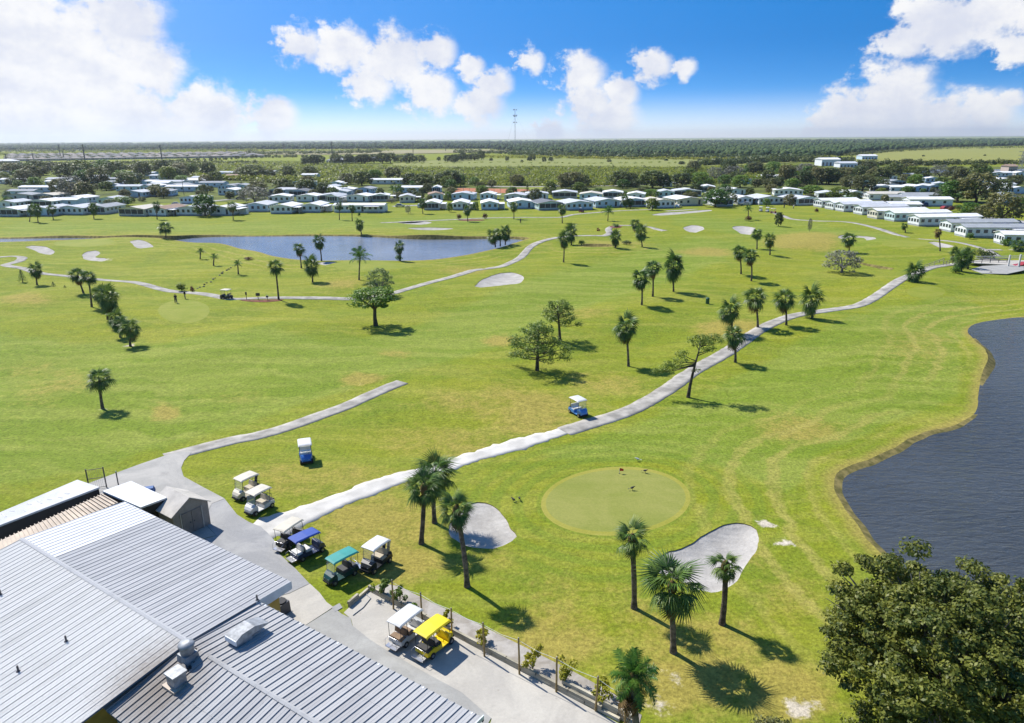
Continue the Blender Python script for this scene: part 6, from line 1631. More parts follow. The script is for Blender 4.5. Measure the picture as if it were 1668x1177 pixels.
# long white home, side on
def long_home(x0, x1, y_, label, wall='white', rf='white', depth=6.5, rz=0.0, h=3.0, group='long homes', detail=2, rise=.6, front='mixed', oriented=None):
    a, b = at(x0, y_), at(x1, y_)
    if oriented is not None: b = at(*oriented)
    L = (b - a).length; c = a
    d = b - a
    o = thing('mobile_home', label, 'house', a, math.atan2(d.y, d.x) + rz, group)
    wm = hw(wall, WALLC[wall]); rm_ = HR[rf]; base = .5; D = depth
    MB().add([(0, 0, base), (L, 0, base), (L, D, base), (0, D, base), (0, 0, h), (L, 0, h), (L, D, h), (0, D, h), (0, D / 2, h + rise), (L, D / 2, h + rise)], [(0, 1, 5, 4), (2, 3, 7, 6), (1, 2, 6, 9, 5), (3, 0, 4, 8, 7)]).build('wall', wm, o)
    MB().box(.06, L - .06, .06, D - .06, -.1, base + .02).build('skirting', M['skirt'], o)
    ov = .35
    for s in (0, 1):
        ye = -ov if s == 0 else D + ov; ze = h - rise * ov / (D / 2)
        v = [(-ov, ye, ze), (L + ov, ye, ze), (L + ov, D / 2, h + rise), (-ov, D / 2, h + rise)]; v += [(p[0], p[1], p[2] + .12) for p in v]
        MB().add(v, [(3, 2, 1, 0), (4, 5, 6, 7), (0, 1, 5, 4), (1, 2, 6, 5), (3, 0, 4, 7)]).build('roof_slope', rm_, o)
    n = max(3, int(L / 2.2))
    for k in range(n):
        if detail > 1 or k % 2 == 0: win(o, (k + .5) * L / n, 0, 1.85, 1.15, 1.0, 'y')
    for k in range(4): win(o, 0, D * (k + .5) / 4, 1.85, .95, 1.0, 'x')
    if detail > 1:
        d_ = MB().box(L * .55, L * .55 + .9, -.06, .04, base, base + 2).build('door', M['screen'], o); MB().box(L * .55 + .7, L * .55 + .8, -.1, -.05, base + .9, base + 1.05).build('handle', M['silver'], d_)
        MB().box(L * .62, L * .92, -2.4, -.02, h - .45, h - .33).build('awning', HR['white'], o)
        for xx in (L * .63, L * .91): MB().box(xx - .05, xx + .05, -2.3, -2.2, 0, h - .45).build('awning_post', M['trim_white'], o)
    return o
long_home(544, 626, 346, 'long white mobile home standing side on beyond the lake', 'white', 'white')
# right hand row: gable ends toward the fairway, bodies running right
RIGHT = [(1338, 338, 60, 'white', 'white'), (1357, 342, 62, 'white', 'white'), (1374, 345, 66, 'white', 'silver'), (1404, 350, 70, 'white', 'silver'), (1428, 357, 78, 'cream', 'white'), (1456, 361, 84, 'aqua', 'white'), (1496, 369, 108, 'white', 'white'), (1548, 378, 110, 'white', 'grey'), (1572, 386, 130, 'white', 'grey'), (1634, 397, 140, 'white', 'white')]
for i, (x, y_, L, wl_, rf_) in enumerate(RIGHT):
    a = at(x, y_)
    ang = R(10 - i * 1.4)
    _, _, pm_ = proj(a); Lm = min(21, L / pm_ * 1.12)
    b = a + Vector((math.cos(ang), math.sin(ang), 0)) * Lm
    bx, by, _ = proj(b)
    long_home(x, 0, y_, f'{wl_} mobile home with {rf_} roof, {ORD[i]} from far end of the slanting right row', wl_, rf_, 6.2, 0, 3.0, 'homes of the slanting right row', 2, .7, oriented=(bx, by))
# homes further back: centre x, base y, width, side-on?, wall, roof
BACK = [(60, 313, 58, 1, 'white', 'white'), (22, 299, 44, 1, 'white', 'white'), (100, 298, 50, 1, 'white', 'silver'), (30, 327, 44, 0, 'cream', 'grey'), (72, 327, 40, 0, 'grey', 'cream'), (118, 332, 44, 0, 'white', 'white'), (10, 340, 34, 0, 'white', 'silver'), (66, 338, 44, 0, 'white', 'white'), (110, 336, 34, 1, 'blue', 'white'), (176, 334, 34, 0, 'aqua', 'silver'),
 (190, 309, 22, 0, 'blue', 'silver'), (215, 322, 38, 0, 'blue', 'silver'), (262, 320, 34, 0, 'blue', 'grey'), (240, 310, 36, 0, 'white', 'white'), (300, 312, 60, 1, 'white', 'white'), (318, 299, 44, 1, 'white', 'white'), (275, 303, 46, 1, 'white', 'silver'), (262, 292, 36, 1, 'white', 'silver'), (150, 293, 40, 1, 'white', 'white'), (385, 292, 34, 1, 'white', 'brown'), (395, 310, 34, 0, 'aqua', 'grey'), (370, 318, 30, 0, 'white', 'white'), (310, 332, 36, 0, 'blue', 'white'), (450, 318, 24, 0, 'aqua', 'silver'), (485, 320, 30, 0, 'blue', 'dark'), (455, 330, 34, 0, 'white', 'white'), (500, 329, 34, 0, 'white', 'white'), (540, 328, 38, 0, 'white', 'silver'), (535, 312, 24, 0, 'white', 'silver'), (550, 305, 26, 0, 'aqua', 'white'),
 (630, 300, 54, 1, 'white', 'white'), (560, 317, 32, 0, 'white', 'white'), (592, 316, 26, 0, 'blue', 'grey'), (545, 330, 26, 0, 'white', 'silver'), (582, 329, 36, 0, 'white', 'white'), (625, 328, 38, 0, 'white', 'white'), (664, 314, 46, 1, 'white', 'white'), (668, 330, 34, 0, 'cream', 'silver'), (715, 326, 32, 0, 'white', 'brown'), (753, 326, 36, 0, 'blue', 'silver'), (798, 326, 32, 0, 'blue', 'white'), (711, 314, 14, 0, 'blue', 'white'), (838, 328, 34, 0, 'grey', 'silver'), (875, 325, 36, 0, 'white', 'silver'), (920, 323, 40, 0, 'cream', 'silver'), (962, 326, 36, 0, 'blue', 'cream'), (998, 323, 32, 0, 'white', 'white'), (1035, 326, 28, 0, 'white', 'white'), (1085, 322, 26, 0, 'aqua', 'silver'),
 (1120, 320, 44, 0, 'white', 'silver'), (1090, 304, 22, 0, 'cream', 'white'), (1152, 313, 24, 0, 'white', 'white'), (1222, 300, 30, 0, 'blue', 'brown'), (1252, 294, 34, 1, 'white', 'white'), (1284, 319, 44, 0, 'white', 'white'), (1200, 318, 30, 0, 'white', 'white'), (1168, 326, 26, 0, 'white', 'white'), (1400, 323, 38, 0, 'aqua', 'white'), (1450, 294, 20, 0, 'white', 'white'), (1452, 309, 22, 0, 'white', 'white'), (1520, 298, 24, 0, 'blue', 'white'), (1522, 312, 28, 0, 'blue', 'silver'), (1445, 326, 60, 1, 'white', 'cream'), (1480, 332, 66, 1, 'cream', 'grey'), (1516, 336, 70, 1, 'white', 'white'), (1500, 328, 56, 1, 'white', 'grey'), (1640, 300, 40, 0, 'white', 'white'), (1610, 292, 30, 0, 'white', 'silver'), (1660, 316, 34, 0, 'blue', 'white'), (1625, 287, 24, 0, 'pink', 'brown'), (1655, 330, 40, 0, 'white', 'grey'), (1475, 345, 50, 1, 'white', 'white'), (1350, 325, 34, 0, 'white', 'silver')]
dups = {}
for i, (x, y_, w, side, wl_, rf_) in enumerate(BACK):
    # nearest front-row home gives the label its place
    fx = min(FX, key=lambda q: abs(q[0] - x)); fi = fx[1]
    far = 'close behind' if y_ > 322 else ('well behind' if y_ > 306 else 'far behind')
    if x < 1345: lb = f'{wl_} home, {rf_} roof, {far} the {ORD[fi]} front row home'
    else: lb = f'{wl_} home, {rf_} roof, {far} the slanting right row'
    if side: long_home(x - w / 2, x + w / 2, y_, lb, wl_, rf_, 7.5, 0, 3.0, 'homes in the back streets', 1, .8)
    else: home(x, y_, w, R(rnd.uniform(-14, 10)), lb, wl_, rf_, front=rnd.choice(['windows', 'screen', 'mixed']), L=11, port=rnd.random() < .35, detail=1, group='homes in the back streets')
r9 = random.Random(41)
for k in range(46):
    x = r9.uniform(-10, 560) if k < 30 else r9.uniform(1380, 1690); y_ = r9.uniform(284, 322) if k < 30 else r9.uniform(286, 316)
    wl_, rf_ = r9.choice(['white', 'blue', 'white', 'aqua']), r9.choice(['white', 'silver', 'white', 'grey']); w = r9.uniform(20, 34) * (y_ - 225) / 85
    lb = f'{wl_} home, {rf_} roof, glimpsed among trees at far ' + ('left' if k < 30 else 'right')
    if r9.random() < .5: long_home(x - w * .7, x + w * .7, y_, lb, wl_, rf_, 7.5, 0, 3.0, 'homes glimpsed among trees', 1, .8)
    else: home(x, y_, w, R(r9.uniform(-30, 20)), lb, wl_, rf_, front=r9.choice(['windows', 'screen', 'mixed']), L=11, port=0, detail=1, group='homes glimpsed among trees')
# streets between them
M['road'] = stained('street', (.40, .39, .37), (.33, .32, .31), .1)
ribbon('street', P('240 341 300 333 370 325 430 322'), 4.5, M['road'], .06, 0, 4, 'pale street among the left homes')
ribbon('street', P('640 336 690 334 760 334'), 4.5, M['road'], .06, 0, 4, 'short street behind the homes beyond the lake')
ribbon('street', P('780 303 860 304 940 303 1010 302 1090 299 1140 297'), 7, M['concrete'], .08, 0, 6, 'straight pale road along the edge of the scrub')
ribbon('street', P('1400 338 1470 341 1560 350 1668 360 1760 372'), 5, M['road'], .06, 0, 4, 'street behind the slanting right row of homes')
M['clay'] = mat('clay_court', (.42, .15, .06), .9, .1, .3)
slab('clay_court', P('738 313 745 306 860 308 866 315'), M['clay'], .08, 'orange clay playing ground behind the centre homes')
slab('dry_lot', P('780 306 860 305 905 304 900 312 866 314 862 307'), M['tee'], .1, 'straw coloured lot beside the clay ground')
fnc = thing('court_fence', 'thin wire fence along the clay ground', 'fence', G(745, 315))
for k in range(12):
    p = G(745 + k * 10, 314.5) - fnc.location; MB().tube([p, p + Vector((0, 0, 3))], .08, 5).build('post', M['galv'], fnc)
MB().tube([Vector((0, 0, 3)), G(855, 314.5) - fnc.location + Vector((0, 0, 3))], .05, 5).build('rail', M['galv'], fnc)

for i, (x, y_, rz, m, c) in enumerate([(336, 331, 10, 'white_paint', 'white'), (392, 325, 12, 'navy_paint', 'dark blue'), (652, 337, 5, 'silver', 'silver'), (684, 338, 90, 'white_paint', 'white'), (738, 336, 0, 'red_paint', 'dark red'), (1428, 341, 8, 'silver', 'silver'), (1592, 356, 12, 'white_paint', 'white'), (1700, 366, 12, 'silver', 'silver'), (905, 304, 0, 'white_paint', 'white'), (1030, 303, 0, 'navy_paint', 'dark blue'), (288, 334, 15, 'silver', 'silver'), (1105, 338, 60, 'white_paint', 'white')][:12]):
    if x > 1668: continue
    fx = min(FX, key=lambda q: abs(q[0] - x))
    car(x, y_, R(rz), M[m], f'{c} car parked near the {ORD[fx[1]]} front row home' if x < 1345 else f'{c} car on the street behind the slanting right row', 4.4, i % 3 == 0)
# ------------------------------------------------------------------ trees among the homes
KIND = {'dark oak': 'oak_leaf', 'olive oak': 'olive_leaf', 'green tree': 'green_leaf', 'lime tree': 'lime_leaf', 'grey half-bare tree': 'grey_leaf'}
def ntree(x, y_, ty, w, kind):
    fx = min(FX, key=lambda q: abs(q[0] - x)); fi = fx[1]
    far = 'beside' if y_ > 332 else ('close behind' if y_ > 318 else ('well behind' if y_ > 303 else 'far behind'))
    lb = f'{kind} {far} the {ORD[fi]} front row home' if x < 1345 else f'{kind} {far} the slanting right row of homes'
    p = at(x, y_); _, h = top_of(p, x, ty); _, _, pm_ = proj(p)
    m = M[KIND[kind]]; pr = BARE if kind.startswith('grey') else BROAD[(int(x) + int(y_)) % 5]
    return tree(pr, p, min(13, h) / .95, w / pm_ * 1.12, m, lb, group='trees among the homes', name='oak_tree' if 'oak' in kind else 'broad_tree')
NT_ = [(120, 324, 286, 44, 'grey half-bare tree'), (98, 320, 291, 30, 'olive oak'), (140, 326, 296, 34, 'olive oak'), (205, 307, 281, 36, 'dark oak'), (225, 302, 282, 28, 'dark oak'), (160, 300, 272, 34, 'olive oak'), (115, 293, 262, 46, 'dark oak'), (60, 285, 260, 34, 'dark oak'), (20, 284, 265, 34, 'olive oak'), (85, 280, 264, 26, 'olive oak'), (190, 290, 262, 36, 'dark oak'), (235, 289, 262, 32, 'dark oak'), (265, 284, 260, 34, 'dark oak'), (296, 284, 264, 30, 'olive oak'), (312, 284, 266, 26, 'lime tree'), (340, 286, 264, 28, 'dark oak'), (352, 302, 279, 28, 'dark oak'), (297, 300, 285, 24, 'green tree'),
 (415, 330, 304, 56, 'grey half-bare tree'), (420, 318, 295, 38, 'olive oak'), (462, 314, 291, 34, 'dark oak'), (500, 316, 292, 42, 'dark oak'), (415, 292, 268, 46, 'dark oak'), (395, 290, 272, 30, 'olive oak'), (470, 290, 270, 28, 'dark oak'), (505, 289, 270, 30, 'dark oak'), (440, 290, 275, 26, 'olive oak'), (335, 328, 300, 12, 'olive oak'), (335, 340, 312, 16, 'dark oak'), (200, 335, 320, 34, 'green tree'), (182, 340, 324, 26, 'dark oak'), (232, 328, 320, 14, 'dark oak'), (215, 330, 320, 12, 'dark oak'), (590, 302, 279, 36, 'dark oak'), (565, 300, 282, 26, 'olive oak'), (610, 296, 276, 28, 'green tree'), (640, 292, 272, 30, 'olive oak'), (690, 308, 283, 40, 'dark oak'), (668, 300, 282, 30, 'dark oak'), (735, 304, 278, 42, 'dark oak'), (718, 303, 282, 28, 'dark oak'), (750, 303, 283, 20, 'green tree'), (620, 326, 306, 18, 'dark oak'), (638, 330, 322, 18, 'grey half-bare tree'), (650, 320, 300, 18, 'green tree'), (688, 314, 305, 14, 'green tree'), (785, 316, 302, 26, 'green tree'), (835, 316, 304, 18, 'green tree'), (900, 320, 306, 16, 'dark oak'), (730, 326, 312, 14, 'green tree'), (700, 334, 318, 12, 'dark oak'), (665, 348, 334, 10, 'grey half-bare tree'), (775, 342, 328, 12, 'green tree'),
 (930, 308, 280, 46, 'olive oak'), (920, 304, 284, 30, 'dark oak'), (950, 304, 284, 28, 'dark oak'), (1010, 304, 278, 40, 'dark oak'), (1028, 303, 281, 26, 'dark oak'), (1062, 306, 278, 48, 'dark oak'), (1080, 306, 282, 30, 'dark oak'), (975, 314, 306, 20, 'green tree'), (1015, 320, 311, 20, 'green tree'), (1060, 322, 308, 30, 'green tree'), (1045, 318, 306, 24, 'olive oak'), (1110, 303, 282, 34, 'dark oak'), (1140, 300, 280, 34, 'green tree'), (1165, 337, 308, 40, 'green tree'), (1155, 332, 312, 26, 'olive oak'), (1188, 334, 314, 26, 'dark oak'), (1180, 320, 300, 26, 'green tree'), (1205, 305, 285, 34, 'green tree'), (1165, 296, 272, 30, 'grey half-bare tree'), (1195, 292, 270, 38, 'grey half-bare tree'), (1230, 285, 264, 34, 'olive oak'), (1258, 284, 263, 28, 'green tree'), (1280, 296, 268, 34, 'olive oak'), (1312, 288, 266, 40, 'grey half-bare tree'), (1310, 304, 278, 30, 'dark oak'), (1255, 308, 290, 28, 'olive oak'), (1230, 304, 290, 20, 'green tree'), (1290, 310, 290, 26, 'green tree'), (1320, 318, 302, 38, 'green tree'), (1286, 334, 316, 22, 'olive oak'), (1248, 336, 323, 14, 'green tree'), (1330, 300, 272, 38, 'olive oak'), (1350, 300, 273, 44, 'dark oak'), (1366, 326, 304, 36, 'lime tree'),
 (1385, 308, 286, 36, 'olive oak'), (1405, 312, 285, 40, 'olive oak'), (1432, 310, 288, 34, 'dark oak'), (1430, 296, 272, 40, 'olive oak'), (1455, 290, 266, 40, 'dark oak'), (1475, 302, 283, 26, 'olive oak'), (1490, 306, 284, 30, 'green tree'), (1530, 290, 268, 36, 'grey half-bare tree'), (1500, 296, 272, 30, 'dark oak'), (1555, 292, 270, 34, 'olive oak'), (1588, 330, 276, 62, 'olive oak'), (1560, 328, 294, 58, 'green tree'), (1540, 320, 298, 26, 'green tree'), (1590, 300, 266, 36, 'dark oak'), (1632, 318, 292, 30, 'dark oak'), (1650, 304, 285, 30, 'olive oak'), (1630, 364, 314, 66, 'olive oak'), (1578, 352, 330, 40, 'green tree'), (1600, 356, 334, 30, 'olive oak'), (1660, 345, 322, 30, 'green tree'), (1548, 344, 334, 14, 'red'), (1560, 342, 333, 14, 'olive oak'), (1525, 330, 308, 14, 'grey half-bare tree'), (1440, 336, 317, 16, 'olive oak'), (1600, 290, 268, 26, 'olive oak'), (1480, 284, 266, 30, 'olive oak'), (1375, 294, 272, 34, 'olive oak'), (1400, 290, 270, 34, 'dark oak')]
for x, y_, ty, w, k in NT_:
    if k == 'red':
        bush(x, y_, ty, w, M['red_leaf'], 'small russet bush beside the red car'); continue
    ntree(x, y_, ty, w, k)
r5 = random.Random(99)
for k in range(260):
    x = r5.uniform(-20, 1690); y_ = r5.uniform(279, 331)
    if 330 < x < 1120 and y_ < 302: continue
    if 1380 < x and y_ > 330: continue
    sz = r5.uniform(10, 22) * (1.0 if y_ > 300 else 1.3)
    ntree(x, y_, y_ - sz * r5.uniform(.7, 1.0), sz * 1.15, r5.choice(['dark oak', 'olive oak', 'green tree', 'dark oak', 'olive oak', 'lime tree']))
# ------------------------------------------------------------------ far country
M['meadow'] = green_mat('meadow_grass', (.185, .215, .048), (.265, .265, .082))
M['field'] = green_mat('straw_field', (.20, .225, .045), (.30, .28, .08))
M['straw'] = green_mat('straw_strip', (.25, .23, .10), (.33, .285, .16))
M['forest_floor'] = mat('forest_floor', (.035, .055, .022), .95, .2, .01, spec=.05)
M['scrub_floor'] = mat('scrub_floor', (.17, .20, .035), .95, .2, .02, spec=.05)
def zone(name, px, m, z, label):
    q = [G(*p) for p in px]; n = len(q); c = sum(q, Vector()) / n
    vv, _, ff, *_ = delaunay_2d_cdt([Vector((p.x, p.y)) for p in q], [(i, (i + 1) % n) for i in range(n)], [], 1, 1e-4)
    tag(MB().add([(v.x, v.y, z) for v in vv], [tuple(f) for f in ff]).build(name, m), label, None, None, 'structure')
M['lots'] = mat('lot_grass', (.15, .175, .04), .9, .35, .04, col2=(.07, .085, .03), spec=.05)
zone('neighbourhood_ground', P('-80 336 0 336 300 330 520 326 700 326 900 318 1150 314 1330 314 1420 322 1560 330 1800 340 1800 272 1330 270 1100 299 780 301 520 297 300 285 -80 284'), M['lots'], .03, 'patchy lots between the homes')
zone('scrub_ground', P('-60 283 300 284 520 296 780 300.5 1100 298 1300 284 1350 262 900 259 400 262 -60 268'), M['scrub_floor'], .15, 'rough ground under the green scrub')
zone('meadow', P('640 271 700 273 760 273 900 271 1000 272 1090 273 1250 268 1300 264 1290 260 1100 258.5 900 258 740 259 680 263 640 266'), M['meadow'], .5, 'open pale meadow beyond the scrub')
zone('straw_field', P('1330 262 1380 266 1500 267 1668 264 1900 262 1900 236 1668 240 1540 241 1450 247 1390 254'), M['field'], .5, 'wide straw coloured field at right')
zone('straw_strip', P('250 250 400 246.5 560 245 800 243.5 830 247 700 250 560 252 400 252'), M['straw'], .8, 'thin pale strip of dry land at left')
zone('forest_ground', P('-400 242.5 0 244.5 250 243.5 420 243 560 242.5 800 242 860 250 1000 254 1200 256 1330 258 1380 252 1450 245 1540 239.5 1668 237 2100 236 2100 226.6 1668 226.2 1400 227.4 1000 229.4 600 231 200 233 -400 236.4'), M['forest_floor'], 1.2, 'dark ground under the far forest')

def blob_mesh(seed, sub=1):
    bm = bmesh.new(); bmesh.ops.create_icosphere(bm, subdivisions=sub, radius=1); r = random.Random(seed)
    V = np.array([v.co[:] for v in bm.verts]); F = np.array([[v.index for v in f.verts] for f in bm.faces]); bm.free()
    V *= np.array([r.uniform(.72, 1.25) for _ in V])[:, None]
    return V, F
ICO = [blob_mesh(s) for s in range(8)]
def scatter_blobs(name, pos, sx, sz, m, label):
    Vs = []; Fs = []; b = 0; r = np.random.default_rng(5)
    for i, (p, a, h) in enumerate(zip(pos, sx, sz)):
        V, F = ICO[i % 8]; an = r.uniform(0, 6.28); ca, sa = math.cos(an), math.sin(an)
        q = np.empty_like(V); q[:, 0] = (V[:, 0] * ca - V[:, 1] * sa) * a + p[0]; q[:, 1] = (V[:, 0] * sa + V[:, 1] * ca) * a + p[1]; q[:, 2] = (V[:, 2] + .75) * h * .55
        Vs.append(q); Fs.append(F + b); b += len(V)
    o = link(name, np_mesh(name, np.concatenate(Vs), np.concatenate(Fs), m, False, True)); tag(o, label, None, None, 'stuff')
    return o
def canopy_mat(name, a, b2, sc=.02):
    m, t, b = new_mat(name); geo = t.node('ShaderNodeNewGeometry')
    f, _ = t.noise(geo.outputs['Position'], sc, 3, .6); f2, _ = t.noise(geo.outputs['Position'], .35, 2, .7)
    k = t.math('ADD', t.math('MULTIPLY', f, .45), t.math('ADD', t.math('MULTIPLY', geo.outputs['Random Per Island'], .3), t.math('MULTIPLY', f2, .25)))
    t.l.new(t.mix(t.ramp(k, .32, .68), a, b2), b.inputs['Base Color']); b.inputs['Roughness'].default_value = .9; b.inputs['Specular IOR Level'].default_value = .1
    bn = t.node('ShaderNodeBump'); bn.inputs['Strength'].default_value = 1; bn.inputs['Distance'].default_value = 1.5; t.l.new(f2, bn.inputs['Height']); t.l.new(bn.outputs[0], b.inputs['Normal'])
    return m
M['forest'] = canopy_mat('forest_canopy', (.030, .062, .026), (.085, .125, .042), .006)
fr = np.random.default_rng(7)
fpos = []; fsx = []; fsz = []
fpoly = np.array(P('-200 244 0 244.5 250 243.8 420 243 560 242.5 800 242 860 250 1000 254 1200 256 1330 258 1380 252 1450 245 1540 239.5 1668 237 1900 236 1900 227 1668 226.8 1400 228 1000 229.6 600 231 200 233 -200 234.5'))
n_try = 0
while len(fpos) < 11000:
    q = np.column_stack([fr.uniform(-60, 1730, 4000), 226.4 + 32 * fr.uniform(0, 1, 4000) ** 1.25])
    q = q[inside(fpoly, q)]
    for x, y_ in q:
        p = G(x, y_); d = p.length
        if d > 16000: continue
        h = fr.uniform(7, 13) * (1 + min(.25, d / 40000)); s = max(fr.uniform(3.2, 6.5), d * .0022 * fr.uniform(.7, 1.3))
        fpos.append(p); fsx.append(s); fsz.append(h)
scatter_blobs('far_forest', fpos, fsx, fsz, M['forest'], 'dark green forest stretching to the horizon')
# tree belts and clumps in the middle distance (each a tree)
M['scrub'] = leaf_mat('scrub_leaf', (.165, .215, .018), (.36, .38, .04), .0, .45, .06)
M['scrub_dark'] = leaf_mat('scrub_dark_leaf', (.060, .092, .022), (.165, .195, .042), .0, .3, .06)
def belt(pts_px, n, hpx, wpx, m, label, seed, group):
    r = random.Random(seed)
    for k in range(n):
        f_ = (k + .5) / n * (len(pts_px) - 1); i = min(len(pts_px) - 2, int(f_)); t = f_ - i
        x = pts_px[i][0] * (1 - t) + pts_px[i + 1][0] * t + r.uniform(-3, 3); y_ = pts_px[i][1] * (1 - t) + pts_px[i + 1][1] * t + r.uniform(-.6, .6)
        p = G(x, y_); _, _, pm_ = proj(p); h = hpx * r.uniform(.75, 1.2) / pm_; w = wpx * r.uniform(.8, 1.25) / pm_
        tree(BROAD[r.randrange(5)], p, h, w, M[m] if isinstance(m, str) else M[r.choice(m)], label, group=group)
belt(P('545 266 600 266 690 264.5'), 12, 15, 24, ['oak_leaf'], 'dark tree of the grove above the left end of the meadow', 1, 'grove above the meadow')
belt(P('492 268 520 267'), 4, 17, 22, ['oak_leaf'], 'tall dark tree of the clump left of the grove', 2, 'clump left of the grove')
belt(P('728 264 752 262 788 260'), 7, 13, 18, ['oak_leaf'], 'dark tree of the clump in the meadow', 3, 'clump in the meadow')
belt(P('270 264.5 340 261.5 420 257.5 500 255.5'), 40, 5, 6, ['oak_leaf'], 'small dark tree of the neat row before the far subdivision', 4, 'neat row of far trees')
for i, (x, y_, w, h) in enumerate([(715, 262, 9, 7), (862, 262, 10, 7), (866, 262, 16, 12), (886, 264, 9, 9), (897, 263, 10, 8), (992, 264, 10, 5), (1110, 268, 14, 6), (1140, 267, 14, 9), (1200, 264, 14, 8), (850, 264, 6, 4), (826, 262, 9, 8), (800, 262, 8, 5), (1022, 259, 6, 2.5), (1504, 255, 5, 3), (1604, 254, 5, 3), (740, 265, 14, 10), (1085, 262, 9, 4)]):
    p = G(x, y_); _, _, pm_ = proj(p)
    tree(BROAD[i % 5], p, h / pm_, w / pm_, M['oak_leaf'], 'lone bush standing out in the open meadow or field', group='lone bushes in the open')
def band(name, pts_px, n, hpx, wpx, m, label, seed):
    r = np.random.default_rng(seed); bl = []
    for k in range(n):
        f_ = (k + .5) / n * (len(pts_px) - 1); i = min(len(pts_px) - 2, int(f_)); t = f_ - i
        x = pts_px[i][0] * (1 - t) + pts_px[i + 1][0] * t + r.uniform(-3, 3); y_ = pts_px[i][1] * (1 - t) + pts_px[i + 1][1] * t + r.uniform(-.7, .7)
        p = G(x, y_); _, _, pm_ = proj(p); h = hpx * r.uniform(.6, 1.15) / pm_; w = wpx * r.uniform(.5, 1.0) / pm_
        bl.append((p.x, p.y, h * .55, w / 2, w / 2, h * .5, 70))
    V, F = leaves(bl, .34 * hpx / 2 / proj(G(*pts_px[0]))[2], .6, seed, .4, .5); V[:, 2] = np.maximum(V[:, 2], .0)
    tag(link(name, np_mesh(name, V, F, M[m])), label, None, None, 'stuff')
band('tree_band', P('400 251 470 251 560 250 620 248'), 60, 6, 14, 'scrub_dark', 'low dark band of trees behind the far subdivision', 5)
band('tree_line', P('740 249 820 250 900 251.5 960 252.5'), 60, 7, 14, 'scrub_dark', 'dark tree line behind the meadow', 6)
band('hedge_line', P('1395 268.5 1480 269.5 1560 268.5 1700 266.5'), 80, 9, 16, 'scrub_dark', 'green hedge line below the straw field', 7)
band('hedge_line', P('1140 270 1220 266 1300 263 1390 266'), 90, 11, 20, 'scrub_dark', 'wooded edge between meadow and field', 8)
band('tree_band', P('-20 269 120 267.5 260 266 420 266'), 90, 6, 14, 'scrub_dark', 'low trees before the roofs of the far left subdivision', 9)
band('tree_band', P('-30 279 90 276 200 276 330 276'), 80, 11, 22, 'scrub_dark', 'dense tree belt behind the left homes', 10)
band('tree_band', P('-30 247 120 247 260 246.5 420 246'), 90, 5, 14, 'scrub_dark', 'tree belt behind the far left subdivision', 12)
band('forest_fringe', P('740 256 860 257.5 1000 259 1150 260 1300 260.5 1360 258'), 150, 5, 16, 'scrub', 'light green fringe of bushes along the forest edge', 21)
band('forest_fringe', P('830 252 960 255.5 1100 257 1250 258.5 1340 257'), 140, 8, 14, 'scrub_dark', 'nearest dark trees along the forest edge', 22)
band('forest_fringe', P('-30 253 100 251 250 248 420 247 640 246'), 140, 5, 18, 'scrub', 'green rough land left of the far forest', 23)
band('forest_fringe', P('1380 254 1450 247.5 1540 242.5 1700 240'), 90, 5, 16, 'scrub_dark', 'bushes along the upper edge of the straw field', 24)
band('meadow_bushes', P('660 268 800 265 950 267 1100 266 1280 264'), 46, 3.2, 9, 'scrub', 'low bushes dotted over the meadow', 25)
band('subdivision_greenery', P('10 260 150 258 300 256 430 252.5'), 110, 4.5, 9, 'scrub_dark', 'trees between the rows of the far subdivision', 31)
band('subdivision_greenery', P('10 256.5 150 255 300 253 430 250.8'), 110, 4, 8, 'scrub_dark', 'garden trees along the upper rows of the far subdivision', 32)
band('tree_band', P('330 292 420 294 520 298'), 60, 9, 14, 'scrub', 'light green bushes along the left end of the scrub', 33)
band('tree_band', P('1180 299 1280 290 1340 282'), 60, 10, 16, 'scrub', 'light green bushes right of the scrub', 34)
# scrub thicket
sp_ = np.array(P('300 266 420 263 540 267 640 272 760 274 900 272 1000 273 1090 274 1240 270 1240 292 1180 300 1090 300 940 304 780 302 640 300 520 299 420 297 300 288'))
C_ = []; r7 = np.random.default_rng(17)
blb = []; blb2 = []
cnt = 0
while cnt < 7500:
    x, y_ = r7.uniform(300, 1240), 262 + 42 * r7.uniform(0, 1) ** 1.2
    if not inside(sp_, np.array([[x, y_]]))[0]: continue
    p = G(x, y_); _, _, pm_ = proj(p)
    s = r7.uniform(1.4, 3.0); h = r7.uniform(1.0, 2.2)
    (blb if r7.uniform() < .74 else blb2).append((p.x, p.y, h * .7, s, s, h, 16)); cnt += 1
V, F = leaves(blb, .75, .6, 3, .5, 1.5); V[:, 2] = np.maximum(V[:, 2], .16)
tag(link('scrub_thicket', np_mesh('scrub_thicket', V, F, M['scrub'])), 'bright green scrub thicket filling the middle distance', None, None, 'stuff')
V, F = leaves(blb2, .8, .6, 4, .5, 1.2); V[:, 2] = np.maximum(V[:, 2], .16)
tag(link('dark_scrub_thicket', np_mesh('dark_scrub_thicket', V, F, M['scrub_dark'])), 'darker bushes mixed through the scrub thicket', None, None, 'stuff')

